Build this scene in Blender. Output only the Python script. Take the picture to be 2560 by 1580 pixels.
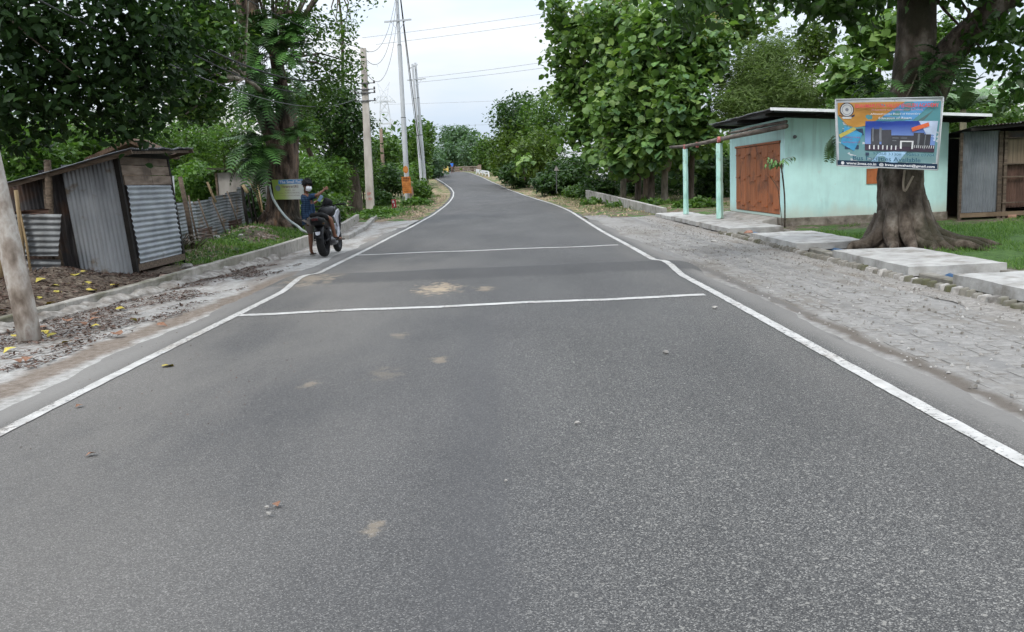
import bpy, math, random
import numpy as np
from mathutils import Vector, Matrix
random.seed(7); rng = np.random.default_rng(7)
SC = bpy.context.scene
COL = SC.collection
for o in list(bpy.data.objects): bpy.data.objects.remove(o)
rad = math.radians
# ------------------------------------------------------------------ camera
F = 2250.0; CH = 1.45; PITCH = math.atan(342/2250); ROLL = rad(2.4)
fwd = np.array([0, math.cos(PITCH), -math.sin(PITCH)])
up0 = np.array([0, math.sin(PITCH), math.cos(PITCH)]); rt0 = np.array([1., 0, 0])
rt = rt0*math.cos(ROLL) - up0*math.sin(ROLL); upv = up0*math.cos(ROLL) + rt0*math.sin(ROLL)
cam = bpy.data.cameras.new('camera'); cam.lens = 36*F/2560; cam.sensor_width = 36; cam.clip_end = 2000; cam.clip_start = .05
camo = bpy.data.objects.new('camera', cam); COL.objects.link(camo)
camo.matrix_world = Matrix([[rt[0], upv[0], -fwd[0], 0], [rt[1], upv[1], -fwd[1], 0], [rt[2], upv[2], -fwd[2], CH], [0, 0, 0, 1]])
SC.camera = camo
# ------------------------------------------------------------------ sky, sun, exposure
SUN_EL, SUN_AZ = rad(52), rad(205)      # azimuth clockwise from +Y
w = bpy.data.worlds.new('World'); SC.world = w; w.use_nodes = True
nt = w.node_tree; nt.nodes.clear()
def wn(t, **k):
    n = nt.nodes.new(t)
    for a, b in k.items(): setattr(n, a, b)
    return n
sky = wn('ShaderNodeTexSky', sky_type='NISHITA', sun_disc=False, sun_elevation=SUN_EL, sun_rotation=SUN_AZ, air_density=1.4, dust_density=2.5)
tc = wn('ShaderNodeTexCoord'); sep = wn('ShaderNodeSeparateXYZ')
nt.links.new(tc.outputs['Generated'], sep.inputs[0])
mr = wn('ShaderNodeMapRange'); mr.inputs[1].default_value = 0; mr.inputs[2].default_value = 1
mr.inputs[3].default_value = 6.5; mr.inputs[4].default_value = 19.0
nt.links.new(sep.outputs[2], mr.inputs[0])
cmap = wn('ShaderNodeMapping'); cmap.inputs['Scale'].default_value = (1.2, 1.2, 5)
nt.links.new(tc.outputs['Generated'], cmap.inputs[0])
cn = wn('ShaderNodeTexNoise'); cn.inputs['Scale'].default_value = 2.2; cn.inputs['Detail'].default_value = 5; cn.inputs['Roughness'].default_value = .5
nt.links.new(cmap.outputs[0], cn.inputs['Vector'])
cr = wn('ShaderNodeValToRGB'); cr.color_ramp.elements[0].position = .36; cr.color_ramp.elements[1].position = .62
cr.color_ramp.elements[0].color = (.72, .85, 1.03, 1); cr.color_ramp.elements[1].color = (1.0, 1.01, 1.03, 1)
nt.links.new(cn.outputs[0], cr.inputs[0])
vm = wn('ShaderNodeVectorMath', operation='SCALE'); nt.links.new(cr.outputs[0], vm.inputs[0]); nt.links.new(mr.outputs[0], vm.inputs['Scale'])
mx = wn('ShaderNodeMix', data_type='RGBA'); mx.inputs['Factor'].default_value = .86
nt.links.new(sky.outputs[0], mx.inputs['A']); nt.links.new(vm.outputs[0], mx.inputs['B'])
bg = wn('ShaderNodeBackground'); bg.inputs[1].default_value = .1
nt.links.new(mx.outputs['Result'], bg.inputs[0])
wo = wn('ShaderNodeOutputWorld'); nt.links.new(bg.outputs[0], wo.inputs[0])
sl = bpy.data.lights.new('sun', 'SUN'); sl.energy = 1.5; sl.angle = rad(12); sl.color = (1, .965, .91)
so = bpy.data.objects.new('sun', sl); COL.objects.link(so); so.location = (0, 0, 40)
sd = Vector((math.sin(SUN_AZ)*math.cos(SUN_EL), math.cos(SUN_AZ)*math.cos(SUN_EL), math.sin(SUN_EL)))
so.rotation_euler = sd.to_track_quat('Z', 'Y').to_euler()
SC.view_settings.view_transform = 'Standard'; SC.view_settings.look = 'None'
SC.view_settings.exposure = 0.48; SC.view_settings.gamma = 1
SC.render.engine = 'CYCLES'
cy = SC.cycles; cy.max_bounces = 6; cy.diffuse_bounces = 2; cy.glossy_bounces = 2; cy.transmission_bounces = 4; cy.transparent_max_bounces = 6
cy.use_denoising = True; cy.use_adaptive_sampling = True; cy.adaptive_threshold = .035; cy.caustics_reflective = False; cy.caustics_refractive = False
# ------------------------------------------------------------------ layout helpers
_ZY = np.arange(-60, 420, .5)
_ZZ = np.interp(_ZY, [-60, 28, 40, 60, 80, 100, 115, 130, 140, 165, 420], [0, 0, .08, .25, .5, 1.1, 1.8, 2.65, 2.95, 2.9, 1.5])
_k = np.ones(17)/17; _ZS = np.convolve(np.pad(_ZZ, 8, mode='edge'), _k, 'valid')
def zr(y): return np.interp(y, _ZY, _ZS)
def hump(y):
    t = np.clip(np.abs(np.asarray(y, float)-14.0)/1.45, 0, 1); return .075*np.cos(t*math.pi/2)**2
def P(px, py, d):
    v = fwd + rt*(px-1280)/F - upv*(py-790)/F
    return np.array([0, 0, CH]) + v*(d/v[1])
def G(px, py, z=0.0):
    v = fwd + rt*(px-1280)/F - upv*(py-790)/F
    t = (z-CH)/v[2]; return np.array([0, 0, CH]) + v*t
EL = [(-8, -3.25), (28, -3.25), (33, -3.2), (40, -3.2), (53, -3.46), (67, -3.97), (81, -4.74), (93, -5.79), (104.4, -7.11), (117.5, -9.0), (124.3, -10.4), (140, -14), (170, -22)]
ER = [(-8, 2.43), (24, 2.45), (34, 2.55), (40.8, 2.5), (49, 2.1), (61.8, 1.32), (76.5, .51), (96.6, -1.0), (115.7, -3.05), (129.8, -5.2), (140, -7.6), (170, -15.5)]
def sm(tab, y):
    a = np.array(tab); ys = np.asarray(y, float); o = 0
    for d in (-3, -1.5, 0, 1.5, 3): o = o + np.interp(ys+d, a[:, 0], a[:, 1])
    return o/5
def xl(y): return sm(EL, y)
def xr(y): return sm(ER, y)
def sstep(a, b, x):
    t = np.clip((x-a)/(b-a), 0, 1); return t*t*(3-2*t)
WALL = [(-2, -6.6), (10.1, -5.85), (12.9, -5.5), (19.2, -5.0), (24, -5.0), (30, -5.35), (36.2, -5.95)]
def wx(y): a = np.array(WALL); return np.interp(y, a[:, 0], a[:, 1])
def gz(x, y):
    """height of the terrain"""
    x = np.asarray(x, float); y = np.asarray(y, float)
    L = xl(y); R = xr(y); z0 = zr(y)
    dist = np.maximum(np.maximum(L-x, x-R), 0)
    emb = 1 - sstep(4, 22, dist)*sstep(45, 80, y)
    z = z0*emb
    z = z - sstep(60, 110, y)*sstep(3, 14, dist)*.6
    cor = (x > np.where(y < 36, wx(y)-.05, L-1.0)) & (x < np.where(y < 31, 5.2, R+1.0))
    z = np.where(cor, z-.07, z)
    # dirt and rubble mounds on the left behind the low wall
    lm = (x < wx(y)-.15) & (y < 38)
    mnd = .34*np.exp(-((x+7.0)/.9)**2-((y-13.6)/1.3)**2) + .16*np.exp(-((x+6.5)/.7)**2-((y-11.2)/1.6)**2)
    mnd = mnd + .42*np.exp(-((x+7.0)/.75)**2-((y-24.6)/1.7)**2) + .22*np.exp(-((x+6.9)/.6)**2-((y-20.6)/1.1)**2) + .15*np.exp(-((x+7.3)/1.4)**2-((y-28.4)/1.6)**2)
    z = np.where(lm, z+mnd+.03*np.sin(x*7.3+y*3.1)*np.sin(y*5.7-x*2)+.05, z)
    # drain channel under the slabs
    tr = (x > 5.3) & (x < 6.15) & (y < 30.5)
    z = np.where(tr, -.5, z)
    rm = (x > 6.2)
    z = np.where(rm & (y < 40), z+.05+.02*np.sin(x*2.3)*np.sin(y*1.9), z)
    return z
# ------------------------------------------------------------------ object helpers
OFF = {}
def thing(name, label, cat, loc=(0, 0, 0), group=None, rz=0, local=False):
    o = bpy.data.objects.new(name, None); COL.objects.link(o); o.empty_display_size = .1
    o.location = [float(c) for c in loc]; o.rotation_euler = (0, 0, rz)
    OFF[o.name] = np.zeros(3) if local else np.array(loc, float)
    tag(o, label, cat, group); return o
def tag(o, label=None, cat=None, group=None, kind=None):
    if label: o['label'] = label
    if cat: o['category'] = cat
    if group: o['group'] = group
    if kind: o['kind'] = kind
    return o
def link(name, me, parent=None, loc=None):
    o = bpy.data.objects.new(name, me); COL.objects.link(o)
    if parent is not None: o.parent = parent; OFF[o.name] = OFF[parent.name]
    else: OFF[o.name] = np.zeros(3)
    if loc is not None: o.location = loc
    return o
class MB:
    def __init__(s): s.v = []; s.f = []
    def add(s, vs, fs):
        n = len(s.v); s.v += [tuple(map(float, v)) for v in vs]; s.f += [tuple(i+n for i in f) for f in fs]; return s
    def box(s, c, size, rot=None):
        c = np.array(c, float); h = np.array(size, float)/2
        pts = np.array([[x, y, z] for x in (-1, 1) for y in (-1, 1) for z in (-1, 1)])*h
        if rot is not None: pts = pts @ np.array(rot).T
        return s.add(pts+c, [(0, 1, 3, 2), (4, 6, 7, 5), (0, 4, 5, 1), (2, 3, 7, 6), (0, 2, 6, 4), (1, 5, 7, 3)])
    def hexa(s, b, t):      # bottom four, top four (counter clockwise)
        return s.add(list(b)+list(t), [(3, 2, 1, 0), (4, 5, 6, 7), (0, 1, 5, 4), (1, 2, 6, 5), (2, 3, 7, 6), (3, 0, 4, 7)])
    def beam(s, p0, p1, w_, h_, up=(0, 0, 1)):
        p0 = np.array(p0, float); p1 = np.array(p1, float); d = p1-p0; d /= np.linalg.norm(d)
        u = np.array(up, float)
        if abs(d @ u) > .95: u = np.array([0, 1., 0])
        a = np.cross(d, u); a /= np.linalg.norm(a); b = np.cross(a, d)
        q = [p0-a*w_/2-b*h_/2, p0+a*w_/2-b*h_/2, p0+a*w_/2+b*h_/2, p0-a*w_/2+b*h_/2]
        return s.hexa(q, [x+(p1-p0) for x in q])
    def tube(s, pts, rads, seg=8, jit=0, flute=0, nfl=5, ph=0., cap=True, rough=0.):
        pts = [np.array(p, float) for p in pts]; n = len(pts)
        if np.isscalar(rads): rads = [rads]*n
        rings = []; ref = None
        for i in range(n):
            d = pts[min(i+1, n-1)]-pts[max(i-1, 0)]; d = d/(np.linalg.norm(d)+1e-9)
            if ref is None:
                ref = np.array([1., 0, 0]) if abs(d[0]) < .8 else np.array([0, 1., 0])
            a = ref-d*(ref @ d); a /= np.linalg.norm(a); ref = a; b = np.cross(d, a)
            ring = []
            for k in range(seg):
                t = 2*math.pi*k/seg
                r = rads[i]*(1+rough*(math.sin(11*t+2.1*math.sin(i*.23+ph)+i*.05)+.8*math.sin(17*t-i*.11+1.7*math.sin(i*.4))+.6*math.sin(5*t+i*.5))*(.6+.4*math.sin(i*.7+3*t))+flute*math.sin(nfl*t+ph+i*.15)+flute*.6*math.sin((nfl+3)*t+1.3+ph)) * (1+(random.random()-.5)*2*jit)
                ring.append(pts[i]+(a*math.cos(t)+b*math.sin(t))*r)
            rings.append(ring)
        vs = [q for r_ in rings for q in r_]; fs = []
        for i in range(n-1):
            for k in range(seg):
                k2 = (k+1) % seg; fs.append((i*seg+k, i*seg+k2, (i+1)*seg+k2, (i+1)*seg+k))
        if cap: fs += [tuple(reversed(range(seg))), tuple(range((n-1)*seg, n*seg))]
        return s.add(vs, fs)
    def poly(s, pts, ext=None):
        pts = [np.array(p, float) for p in pts]; n = len(pts)
        if ext is None: return s.add(pts, [tuple(range(n))])
        e = np.array(ext, float)
        fs = [tuple(reversed(range(n))), tuple(range(n, 2*n))]+[(i, (i+1) % n, (i+1) % n+n, i+n) for i in range(n)]
        return s.add(pts+[p+e for p in pts], fs)
    def grid(s, fn, nu, nv):
        vs = [fn(i/nu, j/nv) for j in range(nv+1) for i in range(nu+1)]
        return s.add(vs, [(j*(nu+1)+i, j*(nu+1)+i+1, (j+1)*(nu+1)+i+1, (j+1)*(nu+1)+i) for j in range(nv) for i in range(nu)])
    def lathe(s, prof, seg=16, c=(0, 0, 0), axis='z'):
        vs = []; n = len(prof)
        for (r, z) in prof:
            for k in range(seg):
                t = 2*math.pi*k/seg; p = (r*math.cos(t), r*math.sin(t), z)
                if axis == 'x': p = (z, r*math.cos(t), r*math.sin(t))
                if axis == 'y': p = (r*math.cos(t), z, r*math.sin(t))
                vs.append(np.array(p)+c)
        fs = [(i*seg+k, i*seg+(k+1) % seg, (i+1)*seg+(k+1) % seg, (i+1)*seg+k) for i in range(n-1) for k in range(seg)]
        return s.add(vs, fs)
    def ell(s, c, r, nu=12, nv=8, rot=None):
        def f_(u, v):
            t = 2*math.pi*u; p = math.pi*(v-.5)
            q = np.array([r[0]*math.cos(p)*math.cos(t), r[1]*math.cos(p)*math.sin(t), r[2]*math.sin(p)])
            if rot is not None: q = np.array(rot) @ q
            return q+np.array(c)
        return s.grid(f_, nu, nv)
    def build(s, name, mat, parent=None, smooth=False, bev=0, origin=None, sub=0):
        off = OFF[parent.name] if parent is not None else (np.array(origin, float) if origin is not None else np.zeros(3))
        me = bpy.data.meshes.new(name); me.from_pydata((np.array(s.v)-off).tolist(), [], s.f); me.update()
        if smooth: me.polygons.foreach_set('use_smooth', [True]*len(me.polygons))
        me.materials.append(mat)
        o = link(name, me, parent)
        if parent is None and origin is not None: o.location = [float(c) for c in origin]; OFF[o.name] = off
        if bev:
            m = o.modifiers.new('bevel', 'BEVEL'); m.width = bev; m.segments = 2; m.limit_method = 'ANGLE'
        if sub:
            m = o.modifiers.new('sub', 'SUBSURF'); m.levels = sub; m.render_levels = sub
        return o
def np_mesh(name, co, tris, mat, parent=None, attr=None, smooth=False):
    off = OFF[parent.name] if parent is not None else np.zeros(3)
    me = bpy.data.meshes.new(name); n = len(co); m = len(tris)
    me.vertices.add(n); me.vertices.foreach_set('co', (np.asarray(co)-off).astype(np.float32).ravel())
    me.loops.add(m*3); me.loops.foreach_set('vertex_index', np.asarray(tris).astype(np.int32).ravel())
    me.polygons.add(m); me.polygons.foreach_set('loop_start', np.arange(m, dtype=np.int32)*3)
    me.update(calc_edges=True)
    if smooth: me.polygons.foreach_set('use_smooth', np.ones(m, bool))
    if attr is not None:
        a = me.attributes.new('v', 'FLOAT', 'FACE'); a.data.foreach_set('value', np.asarray(attr).astype(np.float32))
    me.materials.append(mat)
    return link(name, me, parent)
# ------------------------------------------------------------------ materials
def mat_new(name):
    m = bpy.data.materials.new(name); m.use_nodes = True
    b = m.node_tree.nodes['Principled BSDF']; b.inputs['Specular IOR Level'].default_value = .3
    return m, m.node_tree, b
def N(t, ty, ins=None, **k):
    n = t.nodes.new(ty)
    for a, b in k.items(): setattr(n, a, b)
    for a, b in (ins or {}).items():
        if hasattr(b, 'bl_idname') or isinstance(b, bpy.types.NodeSocket): t.links.new(b, n.inputs[a])
        else: n.inputs[a].default_value = b
    return n
def c4(c): return (c[0], c[1], c[2], 1)
def ramp(t, fac, cols, pos=None):
    n = t.nodes.new('ShaderNodeValToRGB'); e = n.color_ramp.elements
    pos = pos or [i/(len(cols)-1) for i in range(len(cols))]
    while len(e) < len(cols): e.new(.5)
    for q, c, p in zip(e, cols, pos): q.position = p; q.color = c4(c) if hasattr(c, '__len__') else (c, c, c, 1)
    t.links.new(fac, n.inputs[0]); return n.outputs[0]
def mix(t, fac, a, b, bt='MIX'):
    n = t.nodes.new('ShaderNodeMix'); n.data_type = 'RGBA'; n.blend_type = bt
    for nm, v in (('Factor', fac), ('A', a), ('B', b)):
        s = n.inputs[nm] if nm == 'Factor' else [i for i in n.inputs if i.name == nm and i.type == 'RGBA'][0]
        if isinstance(v, bpy.types.NodeSocket): t.links.new(v, s)
        elif nm == 'Factor': s.default_value = v
        else: s.default_value = c4(v)
    return [o for o in n.outputs if o.type == 'RGBA'][0]
def math_(t, op, a, b=0., clamp=False):
    n = t.nodes.new('ShaderNodeMath'); n.operation = op; n.use_clamp = clamp
    for i, v in enumerate((a, b)):
        if isinstance(v, bpy.types.NodeSocket): t.links.new(v, n.inputs[i])
        else: n.inputs[i].default_value = v
    return n.outputs[0]
def mrange(t, v, a, b, c=0., d=1., smooth=True):
    n = t.nodes.new('ShaderNodeMapRange'); n.interpolation_type = 'SMOOTHSTEP' if smooth else 'LINEAR'
    t.links.new(v, n.inputs[0])
    for i, x in enumerate((a, b, c, d)): n.inputs[i+1].default_value = x
    return n.outputs[0]
def coords(t, scale=(1, 1, 1), kind='Object', rot=(0, 0, 0)):
    tcn = t.nodes.new('ShaderNodeTexCoord'); mp = t.nodes.new('ShaderNodeMapping'); mp.inputs['Scale'].default_value = scale; mp.inputs['Rotation'].default_value = rot
    t.links.new(tcn.outputs[kind], mp.inputs[0]); return mp.outputs[0]
def noise(t, co, scale, det=4, rough=.55, dist=0.):
    n = N(t, 'ShaderNodeTexNoise', {'Vector': co, 'Scale': scale, 'Detail': det, 'Roughness': rough, 'Distortion': dist}); return n.outputs[0]
def bump(t, b, h, st=.3, dist=.01):
    n = N(t, 'ShaderNodeBump', {'Height': h, 'Strength': st, 'Distance': dist}); t.links.new(n.outputs[0], b.inputs['Normal'])
MATS = {}
def pm(name, cols, scale=6, rough=.8, bmp=.3, bscale=None, stretch=(1, 1, 1), metal=0, stain=None, pos=None, det=5, spec=.3, bd=.01, rnd=0.):
    """procedural material: noise ramp + optional stain layer + bump"""
    if name in MATS: return MATS[name]
    m, t, b = mat_new(name); co = coords(t, stretch)
    n1 = noise(t, co, scale, det)
    col = ramp(t, n1, cols, pos or [.3+.4*i/(len(cols)-1) for i in range(len(cols))])
    if stain:
        n2 = noise(t, coords(t, stain.get('stretch', (1, 1, 1))), stain['scale'], 4, .6)
        col = mix(t, mrange(t, n2, stain.get('lo', .5), stain.get('hi', .68)), col, stain['col'])
    if rnd:
        oi = t.nodes.new('ShaderNodeObjectInfo')
        col = mix(t, 1.0, col, ramp(t, oi.outputs['Random'], [(1-rnd,)*3, (1+rnd,)*3]), 'MULTIPLY')
    t.links.new(col, b.inputs['Base Color']); b.inputs['Roughness'].default_value = rough; b.inputs['Metallic'].default_value = metal
    b.inputs['Specular IOR Level'].default_value = spec
    if bmp: bump(t, b, noise(t, co, bscale or scale*4, 5, .6), bmp, bd)
    MATS[name] = m; return m
def flat(name, c, rough=.6, metal=0, spec=.3):
    return pm(name, [tuple(x*.88 for x in c), tuple(min(x*1.1, 1) for x in c)], 9, rough, .05, metal=metal, spec=spec)
def leafmat(name, cols, trans=.35, rough=.45, gloss=.35):
    if name in MATS: return MATS[name]
    m = bpy.data.materials.new(name); m.use_nodes = True; t = m.node_tree; t.nodes.clear()
    at = N(t, 'ShaderNodeAttribute', attribute_name='v')
    col = ramp(t, at.outputs['Fac'], cols)
    pb = N(t, 'ShaderNodeBsdfPrincipled', {'Base Color': col, 'Roughness': rough, 'Specular IOR Level': gloss})
    tr = N(t, 'ShaderNodeBsdfTranslucent', {'Color': mix(t, 1., col, (1.1, 1.25, .55), 'MULTIPLY')})
    mx_ = N(t, 'ShaderNodeMixShader', {0: trans}); t.links.new(pb.outputs[0], mx_.inputs[1]); t.links.new(tr.outputs[0], mx_.inputs[2])
    o = N(t, 'ShaderNodeOutputMaterial'); t.links.new(mx_.outputs[0], o.inputs[0])
    MATS[name] = m; return m
# ------------------------------------------------------------------ ground sheet
def axis(parts):
    o = []
    for a, b, s in parts: o += list(np.arange(a, b, s))
    return np.array(o+[parts[-1][1]])
gx = axis([(-260, -60, 20), (-60, -16, 2.5), (-16, -9, .5), (-9, 9, .2), (9, 16, .5), (16, 60, 2.5), (60, 260, 20)])
gy = axis([(-12, 4, 1.0), (4, 32, .2), (32, 60, .7), (60, 180, 2), (180, 600, 20)])
X, Y = np.meshgrid(gx, gy); Z = gz(X, Y)
nx, ny = len(gx), len(gy)
i, j = np.meshgrid(np.arange(nx-1), np.arange(ny-1)); a = (j*nx+i).ravel()
tri = np.concatenate([np.stack([a, a+1, a+nx+1], 1), np.stack([a, a+nx+1, a+nx], 1)])
m, t, b = mat_new('ground_dirt'); co = coords(t)
sx = N(t, 'ShaderNodeSeparateXYZ', {0: co})
n_f = noise(t, co, 9, 8, .7); n_m = noise(t, co, 1.3, 5, .6); n_l = noise(t, co, .35, 4)
dirt = ramp(t, n_f, [(.03, .022, .016), (.085, .062, .045), (.17, .135, .10), (.30, .27, .23)], [.3, .46, .6, .75])
tan = ramp(t, n_f, [(.12, .085, .05), (.26, .19, .12), (.40, .32, .22)], [.3, .5, .72])
green = ramp(t, n_f, [(.018, .04, .008), (.05, .11, .018), (.10, .17, .04)], [.3, .5, .72])
far_ = mrange(t, sx.outputs[1], 30, 42)
col = mix(t, far_, dirt, tan)
gm = mrange(t, n_m, .47, .58)
right_ = mrange(t, sx.outputs[0], 6.2, 6.7)
col = mix(t, math_(t, 'MULTIPLY', gm, mrange(t, sx.outputs[1], 17, 19)), col, green)
col = mix(t, math_(t, 'MULTIPLY', right_, mrange(t, math_(t, 'ADD', sx.outputs[1], math_(t, 'MULTIPLY', n_m, 2.0)), 20.0, 21.5, 1, 0)), col, green)
t.links.new(col, b.inputs['Base Color']); b.inputs['Roughness'].default_value = .95
bump(t, b, noise(t, co, 22, 8, .75), .8, .03)
gr = np_mesh('ground', np.stack([X.ravel(), Y.ravel(), Z.ravel()], 1), tri, m, smooth=True); tag(gr, kind='structure')
# ------------------------------------------------------------------ road
ys = axis([(-8, 3, .5), (3, 10, .25), (10, 20, .1), (20, 40, .4), (40, 100, 1), (100, 168, .7)])
def road_z(x, y):
    return zr(y)+hump(y)*sstep(-3.85, -3.45, x)*sstep(2.95, 2.6, x)
nu = 30; rows = []
for y in ys:
    l, r = float(xl(y))-.55-.05*math.sin(y*1.7), float(xr(y))+.5+.05*math.sin(y*1.3+1)
    if y > 30: l += .3; r -= .3
    for k in range(nu+1):
        x = l+(r-l)*k/nu; ed = min(k, nu-k)
        rows.append((x, y, float(road_z(x, y))-(.035 if ed == 0 else 0)+.004*math.sin(x*3+y*.7)))
rows = np.array(rows); n_ = nu+1
i, j = np.meshgrid(np.arange(nu), np.arange(len(ys)-1)); a = (j*n_+i).ravel()
tri = np.concatenate([np.stack([a, a+1, a+n_+1], 1), np.stack([a, a+n_+1, a+n_], 1)])
m, t, b = mat_new('asphalt'); co = coords(t); sx = N(t, 'ShaderNodeSeparateXYZ', {0: co}); xx, yy = sx.outputs[0], sx.outputs[1]
v1 = N(t, 'ShaderNodeTexVoronoi', {'Vector': co, 'Scale': 210.0}); vr = N(t, 'ShaderNodeSeparateColor', {0: v1.outputs['Color']}).outputs[0]
v2 = N(t, 'ShaderNodeTexVoronoi', {'Vector': co, 'Scale': 80.0}); vr2 = N(t, 'ShaderNodeSeparateColor', {0: v2.outputs['Color']}).outputs[1]
st1 = noise(t, coords(t, (1, .12, 1)), 1.6, 5, .6); st2 = noise(t, coords(t, (1, .35, 1)), .7, 4, .55); nf = noise(t, co, 30, 5, .7)
left_agg = ramp(t, vr, [(.05, .05, .051), (.084, .084, .085), (.118, .117, .115), (.235, .23, .222)], [0, .5, .84, 1])
right_agg = ramp(t, vr, [(.036, .036, .037), (.070, .070, .070), (.115, .114, .109), (.275, .27, .255)], [0, .45, .80, 1])
wob = math_(t, 'ADD', xx, math_(t, 'MULTIPLY', math_(t, 'SUBTRACT', st1, .5), .14))
wob = math_(t, 'ADD', wob, math_(t, 'MULTIPLY', yy, .028))
nearf = mrange(t, yy, 13, 7); lane = math_(t, 'MULTIPLY', mrange(t, wob, -.25, .75), nearf)
col = mix(t, lane, left_agg, right_agg)
seam = math_(t, 'MULTIPLY', mrange(t, wob, -.38, -.10), mrange(t, wob, .0, .10, 1, 0))
col = mix(t, math_(t, 'MULTIPLY', math_(t, 'MULTIPLY', seam, .35), nearf), col, (.070, .071, .075))
bigst = ramp(t, vr2, [(0, 0, 0), (0, 0, 0), (1, 1, 1)], [0, .975, .985])
col = mix(t, math_(t, 'MULTIPLY', bigst, lane), col, (.22, .215, .20))
# dust: towards both edges and in long streaks
dl = math_(t, 'MULTIPLY', mrange(t, xx, .2, -2.6), mrange(t, st2, .26, .58))
dl = math_(t, 'MULTIPLY', dl, mrange(t, yy, 26, 17))
dust = mix(t, .5, mix(t, nf, (.128, .121, .111), (.178, .169, .156)), ramp(t, vr, [(.085, .081, .076), (.135, .129, .12), (.25, .242, .228)], [0, .6, 1]))
col = mix(t, math_(t, 'MULTIPLY', dl, .72), col, dust)
dr = math_(t, 'MULTIPLY', mrange(t, xx, 1.1, 2.9), mrange(t, st1, .32, .66))
col = mix(t, math_(t, 'MULTIPLY', dr, .5), col, dust)
edge = math_(t, 'MAXIMUM', math_(t, 'MULTIPLY', mrange(t, xx, -3.25, -3.5), mrange(t, yy, 34, 26)), math_(t, 'MULTIPLY', mrange(t, xx, 2.48, 2.75), mrange(t, yy, 34, 26)))
col = mix(t, math_(t, 'MULTIPLY', edge, mrange(t, noise(t, coords(t, (1, .3, 1)), 2.5, 5, .65), .24, .46)), col, mix(t, nf, (.145, .14, .132), (.225, .218, .206)))
# darker band over the crest of the hump
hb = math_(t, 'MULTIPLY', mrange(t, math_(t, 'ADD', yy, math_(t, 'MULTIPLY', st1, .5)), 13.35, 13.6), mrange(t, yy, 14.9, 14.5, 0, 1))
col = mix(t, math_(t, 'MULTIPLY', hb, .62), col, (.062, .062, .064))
# sand spills (spots with a shape of their own)
nsp = noise(t, co, 7, 9, .72)
for (qx, qy), rr, k in ((G(1095, 722)[:2], .34, .85), (G(1215, 722)[:2], .16, .5), (G(775, 962)[:2], .09, .3), (G(935, 1322)[:2], .055, .3), (G(1100, 898)[:2], .09, .35), (G(780, 706)[:2], .5, .35), (G(1000, 838)[:2], .10, .25), (G(960, 935)[:2], .14, .15)):
    vd = N(t, 'ShaderNodeVectorMath', {0: co, 1: (qx, qy, 0)}, operation='SUBTRACT')
    vs_ = N(t, 'ShaderNodeVectorMath', {0: vd.outputs[0], 1: (1, .55, 0)}, operation='MULTIPLY')
    ln = N(t, 'ShaderNodeVectorMath', {0: vs_.outputs[0]}, operation='LENGTH').outputs['Value']
    ln = math_(t, 'ADD', ln, math_(t, 'MULTIPLY', math_(t, 'SUBTRACT', nsp, .5), rr*5.))
    col = mix(t, mrange(t, ln, rr*1.1, rr*.1, 0, k), col, (.42, .34, .24))
col = mix(t, .75, col, ramp(t, st2, [(.68, .67, .66), (1.08, 1.06, 1.03)], [.3, .7]), 'MULTIPLY')
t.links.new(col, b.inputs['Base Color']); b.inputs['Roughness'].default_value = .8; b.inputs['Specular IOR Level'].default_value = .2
bump(t, b, v1.outputs['Distance'], .28, .006)
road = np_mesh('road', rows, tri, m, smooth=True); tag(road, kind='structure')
# painted lines: worn white paint strips 4-6 mm proud
m, t, b = mat_new('road_paint'); co = coords(t)
wear = noise(t, co, 26, 6, .7); w2 = noise(t, coords(t, (1, .4, 1)), 2.0, 4, .6)
base = ramp(t, noise(t, co, 7, 4), [(.34, .33, .31), (.50, .49, .465)], [.3, .65])
k_ = math_(t, 'ADD', wear, math_(t, 'MULTIPLY', math_(t, 'SUBTRACT', w2, .5), .5))
colp = mix(t, mrange(t, k_, .55, .64), base, (.10, .10, .10)); colp = mix(t, math_(t, 'MULTIPLY', mrange(t, w2, .52, .7), .45), colp, (.34, .30, .25))
t.links.new(colp, b.inputs['Base Color']); b.inputs['Roughness'].default_value = .6
PAINT = m
def strip(name, fn, ys_, wid, mat, parent):
    mb = MB(); vs = []
    for k, y in enumerate(ys_):
        c = float(fn(y)); e = .002*math.sin(y*9.1)+.003*math.sin(y*23)
        for q in (-wid/2-e, wid/2+.003*math.sin(y*13+1)): vs.append((c+q, y, float(road_z(c, y))+.006+.004*math.sin((c+q)*3+y*.7)))
    mb.add(vs, [(2*k, 2*k+1, 2*k+3, 2*k+2) for k in range(len(ys_)-1)]); return mb.build(name, mat, parent)
ysl = axis([(-2, 10, .12), (10, 20, .08), (20, 40, .4), (40, 135, .8)])
strip('edge_line', xl, ysl, .10, PAINT, road); strip('edge_line', xr, ysl, .10, PAINT, road)
def cross(pa, pb, wid):
    A, B = G(*pa), G(*pb); mb = MB(); vs = []; n = 60
    for k in range(n+1):
        p = A+(B-A)*k/n; e = .008*math.sin(k*.9)
        for q in (-wid/2+e, wid/2+e): vs.append((p[0], p[1]+q, float(road_z(p[0], p[1]+q))+.006+.004*math.sin(p[0]*3+(p[1]+q)*.7)))
    mb.add(vs, [(2*k, 2*k+2, 2*k+3, 2*k+1) for k in range(n)]); mb.build('cross_line', PAINT, road)
cross((590, 789), (1762, 738), .16); cross((893, 638), (1546, 613), .17)
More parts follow.
